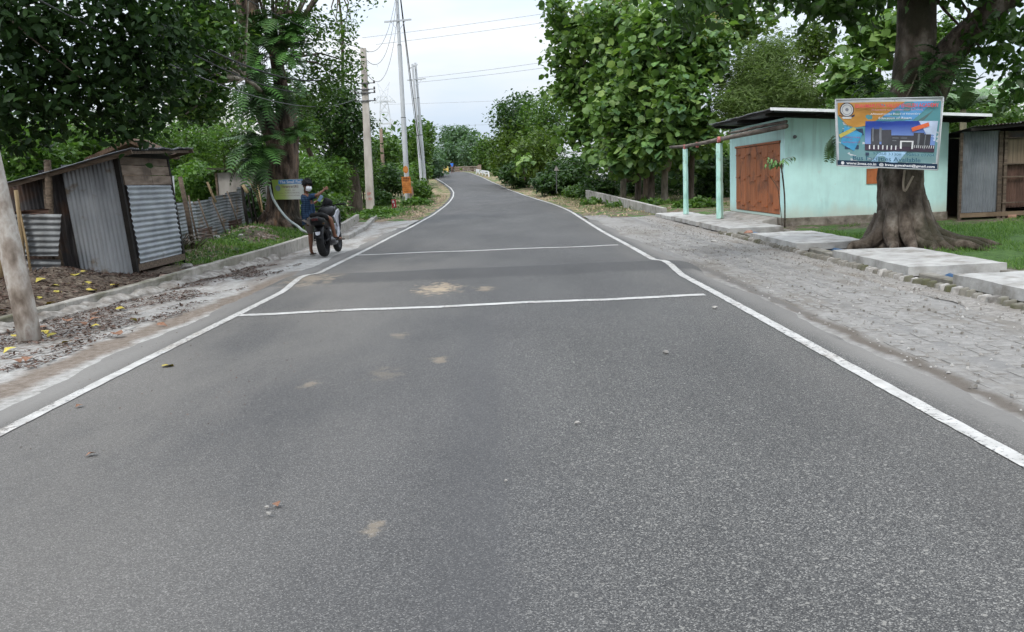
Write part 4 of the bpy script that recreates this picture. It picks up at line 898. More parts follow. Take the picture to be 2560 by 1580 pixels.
# ------------------------------------------------------------------ poles
cp = thing('concrete_pole', 'pale concrete electricity pole left of the road, lowest of the wire poles', 'utility pole', P(927, 540, 40.4))
B_, T = P(927, 541, 40.4), P(908, 120, 40.4); B_ = B_+(B_-T)*.03
mb = MB(); d_ = T-B_; w0, w1 = .19, .12
mb.hexa([B_+[-w0, -.11, 0], B_+[w0, -.11, 0], B_+[w0, .11, 0], B_+[-w0, .11, 0]], [T+[-w1, -.08, 0], T+[w1, -.08, 0], T+[w1, .08, 0], T+[-w1, .08, 0]])
mb.build('shaft', PSC, cp, bev=.02)
for f_ in (.70, .745, .765, .80):
    c = B_+d_*f_; MB().box(c, (.42 if f_ < .75 else .36, .30, .045)).build('clamp', STEELD, cp)
    for s in (-1, 1): mb = MB(); mb.lathe([(0, -.06), (.045, -.05), (.03, 0), (.05, .03), (.0, .07)], 8, c+[s*.42, -.1, .05]); mb.build('insulator', flat('insulator_brown', (.06, .05, .05), .3), cp, smooth=True)
    MB().beam(c+[-.46, -.1, 0], c+[.46, -.1, 0], .03, .04).build('cross_arm', STEELD, cp)
text('EP', ink('pole_red', (.45, .10, .08)), cp, B_+d_*.155+[-.08, -.125, 0], (1, 0, 0), (0, 0, 1), .16, .12, (0, 0, 0)); text('11KV', MATS['ink_pole_red'], cp, B_+d_*.125+[-.12, -.125, 0], (1, 0, 0), (0, 0, 1), .24, .12, (0, 0, 0))
CT = T
def steel_pole(label, base, topp, r0, r1, arms, extra=None):
    s = thing('steel_pole', label, 'utility pole', base, 'steel poles along the left verge'); b0 = np.array(base); t0 = np.array(topp); d = t0-b0
    n = 3; cuts = [0, .38, .70, 1.0]; 
    for k in range(n):
        ra = r0+(r1-r0)*k/2; MB().tube([b0+d*cuts[k]-(np.array([0, 0, .3]) if k == 0 else 0), b0+d*cuts[k+1]], ra, 12, cap=False).build('pole_section', SILVER, s, smooth=True)
        if k: MB().tube([b0+d*(cuts[k]-.004), b0+d*(cuts[k]+.004)], ra*1.2, 12, cap=False).build('joint_ring', STEELD, s, smooth=True)
    for f_, wd in arms:
        c = b0+d*f_; MB().beam(c+[-wd, -.12, -.02], c+[wd, -.12, .06], .08, .09).build('cross_arm', SILVER, s)
        for sg in (-1, 1): MB().beam(c+[sg*wd*.55, -.1, .02], c+[0, -.1, -wd*.75], .03, .03).build('brace', SILVER, s)
    return s, b0, d
S1 = steel_pole('tallest silver steel pole, carrying an orange signboard, left of the road', P(1020, 505, 55), P(989, -60, 55), .155, .10, ((.805, .80),))
S1b, S1d = S1[1], S1[2]
S2 = steel_pole('left one of the distant twin silver steel poles', P(1053, 446, 79), P(1031, 160, 79), .13, .09, ())
S3 = steel_pole('right one of the distant twin silver steel poles', P(1062, 446, 79.5), P(1038, 157, 79.5), .14, .10, ((.855, .80),))
MB().beam(P(1024, 171, 79.2), P(1044, 161, 79.2), .08, .09).build('cross_arm', SILVER, S3[0])
o = MB(); o.tube([P(958, 430, 64)-[0, 0, 2], P(952, 322, 64)], [.14, .11], 8, jit=.03); o = o.build('old_pole', pm('pole_brown', [(.14, .10, .075), (.24, .18, .14)], 5, .9, .3), None, smooth=True, origin=P(958, 450, 64)); tag(o, 'short brown post left of the tallest silver pole', 'utility pole')
# ------------------------------------------------------------------ wires
def wire(label, a_, b_, sag, r_=.012, n=22, mat=WIREG, group=None, name='overhead_wire'):
    a_ = np.array(a_); b_ = np.array(b_); mb = MB()
    mb.tube([a_+(b_-a_)*k/n-np.array([0, 0, sag*4*(k/n)*(1-k/n)]) for k in range(n+1)], r_, 5); o = mb.build(name, mat, None, smooth=True, origin=(a_+b_)/2)
    tag(o, label, 'wire', group); return o
NT = NEARTOP
g_ = 'overhead wires along the left verge'
wire('upper dark overhead wire from the near post to the concrete pole top', NT+[.1, 0, -.1], CT+[0, -.05, -.02], .35, .012, mat=BLACK, group=g_)
wire('thick black overhead cable passing in front of the big tree', NT+[-.1, 0, -.5], B_*0+P(903, 158, 40.3), 1.35, .02, mat=BLACK, group=g_)
wire('second black overhead cable just below the thick one', NT+[-.1, 0, -.62], P(900, 190, 40.3), 1.35, .015, mat=BLACK, group=g_)
wire('lowest thin overhead wire crossing the big tree trunk', NT+[0, 0, -1.3], P(912, 235, 40.3), 1.0, .011, group=g_)
for k, (f_, sg, e) in enumerate(((.93, 1.2, (907, 122)), (.90, 1.6, (908, 140)), (.84, 1.8, (911, 175)))):
    wire(('top', 'middle', 'lowest')[k]+' sagging wire between concrete pole and tallest silver pole', P(*e, 40.3), S1b+S1d*f_, sg, .013, group='wires between the two nearest poles')
wire('black cable slanting down from the tallest silver pole to the twin poles', S1b+S1d*.93+[.2, 0, 0], P(1054, 400, 78.5), .3, .032, mat=BLACK)
wire('thinner black cable beside the slanting one', S1b+S1d*.90+[.2, 0, 0], P(1050, 395, 78.5), .6, .02, mat=BLACK)
for k, (a_, b_) in enumerate((((905, 94.5), (1260, 46)), ((940, 111), (1260, 68)), ((1040, 195), (1260, 167)), ((1040, 206), (1260, 180)), ((960, 261), (1260, 249)), ((950, 318), (1260, 308)))):
    A, C_ = P(*a_, 200), P(*b_, 200); C_ = C_+(C_-A)*.7
    wire('thin distant power line, number %s from the top of the sky' % ('one', 'two', 'three', 'four', 'five', 'six')[k], A, C_, .2, .045 if k < 4 else .03, 10, mat=pm('wire_far', [(.30, .32, .35), (.38, .40, .43)], 5, .5, 0), group='distant power lines', name='power_line')
# ------------------------------------------------------------------ lattice tower far off
lt = thing('lattice_tower', 'pale steel lattice power tower in the distance behind the poles', 'tower', P(972, 452, 260)-[0, 0, 3])
TC = P(972, 452, 260); sc2 = 260/F; LAT = pm('lattice_steel_haze', [(.50, .53, .57), (.60, .63, .66)], 5, .6, 0)  # steel colour lightened to imitate distance haze
def tw(dx, py, s=1): return np.array([TC[0]+dx*sc2, 260+s*abs(dx)*sc2*.7, P(972, py, 260)[2]])
lv = [(44, 470), (36, 400), (32, 350), (27, 310), (22, 280), (17, 255), (15, 240)]
mb = MB()
for k in range(len(lv)-1):
    (a_, pa), (b_, pb2) = lv[k], lv[k+1]
    for s in (-1, 1):
        for sg in (-1, 1):
            mb.beam(tw(sg*a_*.5, pa, s), tw(sg*b_*.5, pb2, s), .16, .16)
        mb.beam(tw(-a_*.5, pa, s), tw(b_*.5, pb2, s), .12, .12); mb.beam(tw(a_*.5, pa, s), tw(-b_*.5, pb2, s), .12, .12); mb.beam(tw(-b_*.5, pb2, s), tw(b_*.5, pb2, s), .12, .12)
mb.build('mast', LAT, lt)
for py, wd in ((252, 44), (308, 46)):
    for s in (-1, 1):
        mb = MB(); mb.beam(tw(-14, py, s), tw(s*0+14, py, s), .15, .15); 
        for sg in (-1, 1): mb.beam(tw(sg*12, py-14, s), tw(sg*wd*.6, py+3, s), .13, .13); mb.beam(tw(sg*12, py+3, s), tw(sg*wd*.6, py+3, s), .13, .13); mb.beam(tw(sg*20, py-5, s), tw(sg*17, py+3, s), .1, .1)
        mb.build('cross_arm', LAT, lt)
for sg in (-1, 1):
    mb = MB(); mb.beam(tw(sg*7, 242), tw(sg*15, 203), .16, .16); mb.beam(tw(-sg*7, 240), tw(sg*13, 208), .13, .13); mb.beam(tw(sg*1, 228), tw(sg*11, 222), .1, .1); mb.build('horn', LAT, lt)
# ------------------------------------------------------------------ signs on the left verge
ob = thing('orange_signboard', 'rusty orange signboard with dark lettering leaning at the tallest silver pole', 'sign', P(1018, 505, 54.2))
A = [P(1003.5, 442, 54.3), P(1025.5, 441, 54.3), P(1029, 483, 54.3), P(1007, 484, 54.3)]
RUSTO = pm('rust_orange', [(.30, .10, .02), (.46, .17, .04), (.52, .22, .07)], 3, .7, .3, stain={'scale': 2.4, 'col': (.16, .05, .02), 'lo': .5, 'hi': .66})
MB().poly(A, (0, .05, 0)).build('panel', RUSTO, ob)
xd = (A[1]-A[0])/np.linalg.norm(A[1]-A[0]); yd = np.array([-.07, 0, 1]); BR = ink('rust_text', (.08, .02, .008))
for k, s in enumerate(('OFFICE', 'PROJECT', 'NAME OF WORK', 'ROAD LENGTH', 'COST OF WORK', 'DATE OF START', 'COMPLETION')):
    o0 = A[0]+(A[3]-A[0])*(.17+.12*k)+(A[1]-A[0])*(.14)+[0, -.012, 0]; text(s, BR, ob, o0, xd, yd, .38 if k < 2 else .40, .075 if k < 2 else .04, (0, 0, 0), bold=.03 if k < 2 else 0)
mb = MB(); c = P(1014, 424, 54.4); mb.poly([c+[.16*math.cos(k*math.pi/4), 0, .23*math.sin(k*math.pi/4)] for k in range(8)], (0, .03, 0)); mb.build('round_plate', RUSTO, ob)
for px_ in (1006.5, 1027): MB().beam(P(px_, 478, 54.4), P(px_+3, 512, 54.4)-[0, 0, .1], .05, .05, (0, 1, 0)).build('leg', STEELD, ob)
MB().poly([P(1029, 466, 54.6), P(1031.5, 466, 54.6), P(1035, 495, 54.6), P(1024, 495, 54.6), P(1024, 486, 54.6)], (0, .04, 0)).build('back_board', pm('faded_board', [(.38, .22, .16), (.50, .34, .26)], 3, .8, .1), ob)
rpst = thing('red_marker', 'small red marker stone with two white letters in roadside weeds', 'marker', P(985, 524, 46.5))
A = [P(978, 499, 46.5), P(988.5, 498, 46.5), P(991.5, 526, 46.5), P(981, 527, 46.5)]
MB().poly(A, (0, .16, 0)).build('stone', pm('red_paint', [(.30, .025, .035), (.42, .05, .06)], 4, .6, .15, stain={'scale': 4, 'col': (.30, .12, .08), 'lo': .6, 'hi': .72}), rpst, bev=.02)
text('R', WH, rpst, P(981.2, 508, 46.47), (1, 0, 0), (0, 0, 1), .11, .13, (0, -.01, 0), bold=.03); text('J', WH, rpst, P(983.5, 517, 46.47), (1, 0, 0), (0, 0, 1), .08, .13, (0, -.01, 0), bold=.03)
tr_ = thing('triangle_sign', 'small old triangular warning sign on a post in the right hedge', 'sign', P(1391, 462, 58))
c = P(1391, 422, 58); MB().poly([c+[-.17, 0, -.12], c+[.17, 0, -.12], c+[0, 0, .2]], (0, .03, 0)).build('plate', pm('sign_grey', [(.20, .18, .17), (.32, .30, .29)], 6, .6, 0), tr_); MB().beam(c+[0, .05, -.1], P(1391, 470, 58)-[0, 0, .3], .05, .05, (0, 1, 0)).build('post', STEELD, tr_)
# ------------------------------------------------------------------ bridge parapet and guard rail at the crest
br = thing('bridge_railing', 'brown concrete bridge railing with posts at the crest of the road', 'railing', P(1165, 432, 136))
A, B_ = P(1138, 428, 152), P(1194, 424, 131); A[2] = float(zr(150))-.1; B_[2] = float(zr(131))-.2
BRC = pm('bridge_brown', [(.17, .13, .10), (.30, .24, .19)], 3, .9, .2)
n = 13
for k in range(n+1): c = A+(B_-A)*k/n; MB().box(c+[0, 0, .5], (.22, .30, 1.0)).build('baluster', BRC, br)
for zz_ in (.25, .62, .98): MB().beam(A+[0, 0, zz_], B_+[0, 0, zz_], .16, .16).build('rail', BRC, br)
MB().box(B_+[.3, -.6, .55], (.5, .5, 1.3)).build('end_post', BRC, br)
gd = thing('guard_rail', 'white painted guard rail right of the crest beside the bridge railing', 'guard rail', P(1206, 437, 122))
A, B_ = P(1191, 425, 127), P(1222, 436, 117); A[2] = float(zr(125))-.2; B_[2] = float(zr(117))-.2
for k in range(5): c = A+(B_-A)*k/4; MB().box(c+[0, 0, .35], (.16, .16, .9)).build('post', WHITEP, gd)
MB().beam(A+[0, -.1, .65], B_+[0, -.1, .65], .06, .42).build('beam', WHITEP, gd, bev=.02)
yb_ = thing('road_barrier', 'small pale yellow barrier left of the distant person in blue', 'barrier', P(1114, 431, 138))
c = P(1114, 428, 138); YE = flat('barrier_yellow', (.62, .46, .14))
MB().box(c+[0, 0, .25], (.95, .2, .35)).build('panel', YE, yb_, bev=.04); MB().box(c+[-.3, 0, .62], (.28, .2, .42)).build('upright', YE, yb_, bev=.04); MB().box(c+[.36, 0, .55], (.22, .2, .3)).build('upright', YE, yb_, bev=.04)
for s in (-.35, .35): MB().box(c+[s, 0, -.1], (.12, .3, .45)).build('foot', YE, yb_)
# ------------------------------------------------------------------ trees
def base_of(p): return np.array([p[0], p[1], float(gz(p[0], p[1]))])
def pline(pts): return [P(*q) for q in pts]
def smooth_pts(pts, rads, n=4):
    pts = [np.array(p) for p in pts]; o = []; r = []
    for i in range(len(pts)-1):
        p0, p1, p2, p3 = pts[max(i-1, 0)], pts[i], pts[i+1], pts[min(i+2, len(pts)-1)]
        for k in range(n):
            t = k/n; o.append(.5*((2*p1)+(-p0+p2)*t+(2*p0-5*p1+4*p2-p3)*t*t+(-p0+3*p1-3*p2+p3)*t**3)); r.append(rads[i]+(rads[i+1]-rads[i])*t)
    o.append(pts[-1]); r.append(rads[-1]); return o, r
def tree(name, label, cat='tree', group=None, trunk=None, rads=None, ells=(), n=3000, size=.12, tmpl=KITE, mat=None, bark=None, k=12, br=.06, seg=10, fork=None, jit=.05, flute=0, **kw):
    bark = bark or BARK
    if trunk is None:
        c = ells[0][0]; g = base_of(c); trunk = [g-[0, 0, .2], g*.5+np.array([c[0], c[1], c[2]])*.5, c]; rads = rads or [.12, .1, .05]
    t_ = thing(name, label, cat, base_of(trunk[0]), group)
    p, r = smooth_pts(trunk, rads); MB().tube(p, r, seg, jit=jit, flute=flute).build('trunk', bark, t_, smooth=True)
    ctr = crown(t_, list(ells), n, size, tmpl, mat, **kw)
    if k: limbs(t_, bark, trunk[-1] if fork is None else fork, ctr, br, k)
    return t_, ctr
# 1 dark tree over the shack (trunk out of the frame to the left)
tree('dark_tree', 'dense dark leafy tree overhanging the tin shack at the upper left', trunk=[base_of((-9.6, 14.2)), np.array([-9.5, 14.2, 2.5]), np.array([-9.0, 14, 5.2])], rads=[.3, .25, .18],
     ells=[E(110, 40, 300, 170, 13.2, 1.7), E(250, 190, 150, 110, 13.6, 1.2), E(60, 240, 170, 110, 13.2, 1.4), E(360, 110, 120, 120, 13.8, 1.1), E(340, 290, 70, 60, 14.0, .6), E(120, -320, 420, 260, 14, 3.0), E(400, -180, 200, 160, 15, 2), E(30, 330, 70, 40, 13.0, .6)],
     n=20000, size=.135, tmpl=OVAL, mat=LF_DARK, per=12, sig=.17, k=40, br=.05, droop=.45, up=.45, shell=.42)
# 2 jackfruit-like tree, mid left
jt, jc = tree('jackfruit_tree', 'glossy-leaved tree with pale bare branches left of the fern-covered trunk', trunk=pline([(705, 590, 32), (700, 400, 31), (665, 250, 28), (610, 195, 24)]), rads=[.12, .10, .08, .04],
     ells=[E(500, 110, 110, 90, 22, 1.2), E(530, 40, 45, 60, 23, 1.2), E(440, 200, 90, 70, 21.5, 1.0), E(520, 250, 50, 50, 22.5, .9), E(420, 60, 70, 70, 22, 1.0), E(470, -130, 170, 110, 23, 2.2), E(480, 280, 60, 30, 22, .6)],
     n=13000, size=.155, tmpl=OVAL, mat=LF_JACK, per=11, sig=.17, k=26, br=.045, droop=-.05, up=.5, shell=.4, bark=BARK_PALE)
mb = MB()
for path in (((600, 195, 23.3), (560, 192, 22.5), (520, 180, 22), (470, 152, 21.6), (435, 150, 21.4), (400, 165, 21.2)), ((470, 152, 21.6), (380, 200, 21.3), (335, 222, 21.2)), ((545, 195, 22.4), (505, 250, 22), (465, 285, 21.6)), ((520, 180, 22), (500, 120, 22), (470, 60, 22))):
    p, r = smooth_pts(pline(path), list(np.linspace(.055, .022, len(path)))); mb.tube(p, r, 6, jit=.08)
mb.build('bare_branch', BARK_PALE, jt, smooth=True)
# 3 big old trunk with ferns
bt = thing('old_tree', 'huge old flaking-bark tree trunk with ferns beside the motorcycle rider', 'tree', base_of(P(703, 590, 28.3)))
tp = pline([(704, 596, 28.3), (704, 570, 28.3), (706, 520, 28.3), (708, 440, 28.3), (712, 380, 28.3), (716, 320, 28.3), (712, 270, 28.3), (700, 225, 28.3)])
p, r = smooth_pts(tp, [.68, .56, .50, .47, .43, .33, .27, .2]); p, r = smooth_pts(p, r, 2); MB().tube(p, r, 64, jit=.012, flute=.06, nfl=4, rough=.035).build('trunk', BARK_RED, bt, smooth=True)
for path, rr in (([(705, 410, 28.3), (690, 350, 28.2), (668, 300, 28.1), (652, 260, 28.1), (634, 190, 28.1), (622, 110, 28.1), (624, 40, 28.1), (632, -60, 28.1), (640, -200, 28.1)], [.36, .33, .29, .27, .27, .27, .24, .2, .14]),
                 ([(622, 90, 28.1), (606, 50, 28), (598, -20, 28), (590, -120, 28)], [.16, .13, .11, .07]),
                 ([(705, 235, 28.3), (690, 150, 28.4), (678, 80, 28.5), (700, 35, 28.5), (745, 35, 28.5)], [.22, .18, .14, .10, .06]),
                 ([(690, 150, 28.4), (712, 115, 28.2), (735, 112, 28.1)], [.12, .11, .09])):
    p, r = smooth_pts(pline(path), rr); MB().tube(p, r, 36, jit=.012, flute=.04, rough=.035).build('limb', BARK_RED, bt, smooth=True)
for an, ln in ((2.6, 1.1), (3.6, .9), (4.4, 1.0), (5.2, .9), (5.9, 1.3), (.4, 1.1)):
    c = base_of(P(704, 590, 28.3)); d_ = np.array([math.cos(an), math.sin(an), 0])
    p, r = smooth_pts([c+d_*.35+[0, 0, .45], c+d_*.62+[0, 0, .18], c+d_*(.62+ln*.5)+[0, 0, .03], c+d_*(.6+ln)+[0, 0, -.08]], [.2, .16, .1, .05]); MB().tube(p, r, 9, jit=.07).build('root', BARK_RED, bt, smooth=True)
ctr = crown(bt, [E(770, 70, 75, 55, 29, 1.3), E(840, 180, 55, 55, 29.5, 1.2), E(790, 240, 60, 50, 29.5, 1.2), E(700, 20, 70, 35, 29, 1.2), E(850, 40, 30, 20, 29, .6), E(640, -160, 260, 120, 29, 3.5), E(880, 160, 30, 40, 29.5, .7), E(755, 165, 60, 50, 29.8, 1.0), E(880, -120, 120, 60, 30, 2.5), E(912, 8, 22, 14, 29.5, .4)],
     12000, .13, OVAL, LF_MID, per=12, sig=.2, droop=.3, shell=.42)
limbs(bt, BARK, P(690, 150, 28.4), ctr, .06, 26)
# hose/pipe hung from the trunk to the wall
p, r = smooth_pts(pline([(674, 462, 27.4), (680, 490, 27.3), (697, 520, 26.5), (720, 548, 25), (745, 566, 23.6), (770, 581, 22.8), (850, 583, 25)]), [.035]*7)
o = MB().tube(p, r, 8).build('grey_hose', pm('hose_grey', [(.20, .23, .22), (.30, .33, .32)], 6, .5, 0), None, smooth=True, origin=P(770, 581, 22.8)); tag(o, 'grey hose hanging in a curve from the big tree trunk', 'hose')
# 4 dark tree behind the concrete pole, with leaning trunks
t4, c4_ = tree('leaning_tree', 'dark tree with leaning trunk just left of the concrete pole', trunk=pline([(888, 545, 44), (888, 490, 44), (880, 430, 44), (862, 385, 43.6), (842, 330, 43)]), rads=[.40, .33, .26, .2, .12],
     ells=[E(850, 250, 48, 45, 43.2, 1.6), E(866, 320, 55, 48, 43.2, 1.7), E(890, 380, 40, 34, 43.2, 1.2), E(800, 320, 38, 42, 43.6, 1.4), E(845, 390, 40, 30, 43.6, 1.2), E(905, 300, 22, 30, 43.2, .8), E(780, 280, 30, 40, 43.6, 1.2)],
     n=12000, size=.16, tmpl=KITE, mat=LF_DEEP, per=12, sig=.24, k=22, br=.08, bark=BARK, droop=.4, shell=.45)
p, r = smooth_pts(pline([(868, 430, 44.5), (845, 380, 44.5), (800, 300, 44.3), (770, 235, 44)]), [.17, .15, .12, .08]); MB().tube(p, r, 9, jit=.05).build('limb', BARK, t4, smooth=True)
tree('slender_tree', 'slender bare-stemmed tree between the big trunk and the leaning tree', trunk=pline([(770, 500, 40), (790, 470, 40), (785, 410, 40), (760, 350, 39.5)]), rads=[.16, .15, .13, .08], ells=[E(760, 330, 35, 40, 39.5, 1.3), E(745, 250, 30, 40, 40, 1.2)], n=2500, size=.16, mat=LF_MID, per=12, sig=.22, k=8)
# stubby cut tree left of the concrete pole top
tree('bare_twig_tree', 'thin bare-topped tree stem standing against the sky left of the wires', trunk=pline([(860, 430, 44), (858, 300, 44), (856, 120, 44), (854, 60, 44), (848, 0, 44), (846, -40, 44)]), rads=[.10, .09, .07, .06, .05, .03], ells=[E(860, 95, 16, 25, 44, .6), E(875, 70, 12, 16, 44, .5), E(848, -60, 22, 20, 44, .8)], n=500, size=.17, mat=LF_MID, per=10, sig=.2, k=5)
# background greenery on the left
bgl = [((470, 340, 95, 55, 42, 3), LF_BRIGHT, 5200, 'leafy tree glowing light green above the shack roof'), ((555, 330, 80, 70, 46, 3), LF_MID, 4500, 'mid green tree behind the small grey shed'), ((500, 445, 60, 42, 34, 1.6), LF_BRIGHT, 4200, 'bright bush right of the tin shack above the fence'), ((430, 400, 50, 60, 38, 2), LF_MID, 3200, 'shadowy bush just right of the shack roof'),
       ((650, 380, 40, 60, 40, 2), LF_MID, 2600, 'green bush glimpsed left of the old trunk'), ((770, 440, 50, 45, 37, 1.6), LF_BRIGHT, 4200, 'fresh green shrub right of the old trunk'), ((830, 440, 45, 55, 41, 1.8), LF_BRIGHT, 4200, 'fresh green shrub behind the motorcycle handlebars'), ((810, 520, 60, 35, 33, 1.4), LF_MID, 3500, 'low shrub behind the motorcycle'),
       ((80, 380, 90, 70, 23, 1.6), LF_BRIGHT, 4500, 'bright bush seen under the dark tree at the left edge'), ((230, 345, 70, 50, 26, 1.6), LF_BRIGHT, 2800, 'light green bush above the shack roof'), ((60, 320, 130, 60, 34, 2.5), LF_MID, 2600, 'far tree showing through the dark leaves at upper left'), ((620, 505, 40, 30, 31, 1), LF_DEEP, 1600, 'dark shrub between tin fence and old trunk'),
       ((330, 260, 90, 90, 36, 2.5), LF_MID, 3600, 'far tree showing between dark tree and jackfruit branches'), ((720, 380, 40, 80, 48, 2.5), LF_MID, 2600, 'distant tree behind the old trunk')]
for e, mt, n_l, lb in bgl:
    c, r = E(*e); c2 = c.copy(); c2[2] = max(r[2]*.3, c[2]-r[2]*.8)
    tree('shrub' if c[2] < 3 else 'background_tree', lb, 'bush' if c[2] < 3 else 'tree', 'greenery behind the left verge', ells=[(c, r), (c2, r*.8)], n=n_l, size=.17, mat=mt, per=12, sig=min(r)*.16, k=10, br=.05, shell=.42)
# hedge and weeds round the poles
lh = [((960, 450, 52, 40, 58, 1.8), LF_DEEP, 5200, 'dense dark creeper hedge left of the orange signboard'), ((945, 500, 30, 22, 51, 1.0), LF_DEEP, 3000, 'dark low hedge beside the concrete pole foot'), ((1052, 478, 24, 28, 58, 1.3), LF_MID, 2600, 'green shrub right of the orange signboard'), ((1040, 508, 34, 12, 52, 1.0), LF_BRIGHT, 2600, 'low weeds in front of the orange signboard'), ((940, 540, 40, 16, 39, .9), LF_BRIGHT, 2400, 'broad-leaved weeds at the foot of the concrete pole'), ((1052, 430, 26, 24, 92, 2.5), LF_MID, 2000, 'roadside bush below the twin silver poles'),
      ((960, 385, 40, 45, 72, 3), LF_MID, 3600, 'tree behind the short brown post'), ((905, 430, 40, 50, 52, 2), LF_MID, 3200, 'light tree behind the concrete pole'), ((1000, 445, 30, 30, 68, 2), LF_BRIGHT, 1800, 'sunlit shrub between the silver poles')]
for e, mt, n_l, lb in lh:
    c, r = E(*e); tree('roadside_shrub', lb, 'bush', 'shrubs on the left verge', ells=[(c, r)], n=n_l, size=.20 if e[4] < 60 else .3, mat=mt, per=12, sig=min(r)*.16, k=6, br=.03, shell=.42, droop=.2, rads=[.06, .05, .03])
# far trees round the crest
ft = [((1040, 370, 38, 55, 100, 4), LF_MID, 3600, 'rounded tree right of the twin silver poles'), ((1062, 330, 22, 35, 105, 3), LF_MID, 1500, 'taller crown behind the twin silver poles'), ((1075, 400, 36, 38, 120, 4), LF_HAZE, 2600, 'bluish tree left of the crest'), ((1140, 335, 55, 22, 175, 5), LF_HAZE, 2200, 'flat-topped spreading tree beyond the crest'), ((1120, 385, 42, 35, 170, 5), LF_HAZE, 2600, 'grey-green tree directly above the distant person'), ((1180, 375, 35, 36, 165, 5), LF_HAZE, 2400, 'grey-green tree above the bridge railing'), ((1222, 385, 36, 48, 135, 4), LF_MID, 2800, 'bright green tree behind the guard rail'), ((1255, 415, 30, 34, 120, 3.5), LF_MID, 1800, 'green bush right of the guard rail'),
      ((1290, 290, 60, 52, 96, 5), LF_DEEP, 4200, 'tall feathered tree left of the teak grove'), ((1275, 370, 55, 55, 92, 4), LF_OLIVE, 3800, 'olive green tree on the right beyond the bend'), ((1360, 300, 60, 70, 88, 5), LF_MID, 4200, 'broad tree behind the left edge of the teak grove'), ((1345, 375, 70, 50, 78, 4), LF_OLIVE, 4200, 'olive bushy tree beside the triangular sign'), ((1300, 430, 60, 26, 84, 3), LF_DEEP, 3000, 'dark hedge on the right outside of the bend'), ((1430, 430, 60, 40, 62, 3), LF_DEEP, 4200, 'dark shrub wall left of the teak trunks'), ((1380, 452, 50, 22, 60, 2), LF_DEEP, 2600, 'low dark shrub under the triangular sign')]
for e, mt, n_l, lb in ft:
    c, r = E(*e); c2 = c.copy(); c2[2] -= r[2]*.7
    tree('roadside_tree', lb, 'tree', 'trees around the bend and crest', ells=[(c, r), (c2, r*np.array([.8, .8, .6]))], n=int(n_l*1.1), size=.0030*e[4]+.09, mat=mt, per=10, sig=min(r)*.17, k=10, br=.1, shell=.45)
# small leafy sapling by the bend
tree('roadside_sapling', 'pale large-leaved sapling standing at the right of the bend', 'tree', trunk=pline([(1313, 452, 62), (1310, 430, 62), (1308, 405, 62)]), rads=[.05, .04, .03], ells=[E(1308, 405, 16, 24, 62, .5)], n=60, size=.42, tmpl=ROUND, mat=LF_TEAK, per=3, sig=.2, k=6, br=.02, vb=(.3, .9))
# ------------------------------------------------------------------ teak grove
tk = [((1528, 470, 50), [(1455, 110, 70, 120, 50, 2.2), (1470, 300, 60, 70, 49, 1.6), (1440, 220, 45, 60, 50, 1.5), (1400, 60, 24, 30, 50, .8), (1395, 150, 18, 22, 50, .7), (1405, 235, 16, 20, 50, .6), (1425, 335, 20, 22, 49, .7), (1385, 10, 22, 18, 50, .7)], 'leftmost teak tree of the grove, its leaves against the sky'),
      ((1557, 487, 46), [(1545, 60, 80, 90, 47, 2.2), (1530, 190, 55, 50, 46, 1.5)], 'teak tree with a leaning reddish trunk'),
      ((1594, 502, 43), [(1560, 290, 70, 75, 42, 1.7), (1560, 390, 45, 40, 41, 1.1)], 'teak tree carrying broad pale leaves low over the road verge'),
      ((1628, 507, 41), [(1640, 150, 80, 95, 41, 1.9), (1640, 360, 40, 45, 39.5, 1.0)], 'dark-stemmed teak in the middle of the grove'),
      ((1661, 508, 41), [(1690, 260, 70, 75, 39.5, 1.7), (1650, 60, 70, 60, 42, 1.8)], 'straight pale-stemmed teak nearest the thinner mint post'),
      ((1726, 508, 41), [(1745, 130, 75, 90, 41, 1.9), (1735, 330, 42, 55, 39.5, 1.2)], 'teak tree right behind the two mint posts'),
      ((1612, 490, 47), [(1500, 380, 40, 40, 46, 1.2), (1610, 250, 110, 150, 50, 2.2), (1700, 380, 70, 60, 45, 1.6)], 'dim teak tree at the back of the grove'),
      ((1840, 440, 50), [(1850, 40, 90, 70, 50, 2.2), (1800, 10, 80, 70, 49, 2)], 'tall teak tree above the mint shop roof')]
LF_FLOW = leafmat('teak_flowers', [(.22, .20, .08), (.36, .32, .14), (.45, .40, .20)], .2)
lv = MB(); lv.add(ROUND[0], [tuple(f) for f in ROUND[1]])
tme = bpy.data.meshes.new('leaf'); tme.from_pydata(lv.v, [], lv.f); tme.update()
tme.polygons.foreach_set('use_smooth', [True]*len(tme.polygons))
lm_ = pm('teak_leaf_single', [(.05, .105, .03), (.085, .16, .045), (.14, .24, .07)], 3, .5, .3, 25, rnd=.35); tme.materials.append(lm_)
lme2 = tme.copy(); lme2.materials.clear(); lme2.materials.append(pm('teak_leaf_dark', [(.035, .08, .028), (.055, .115, .04), (.08, .15, .05)], 3, .5, .3, 25, rnd=.35))
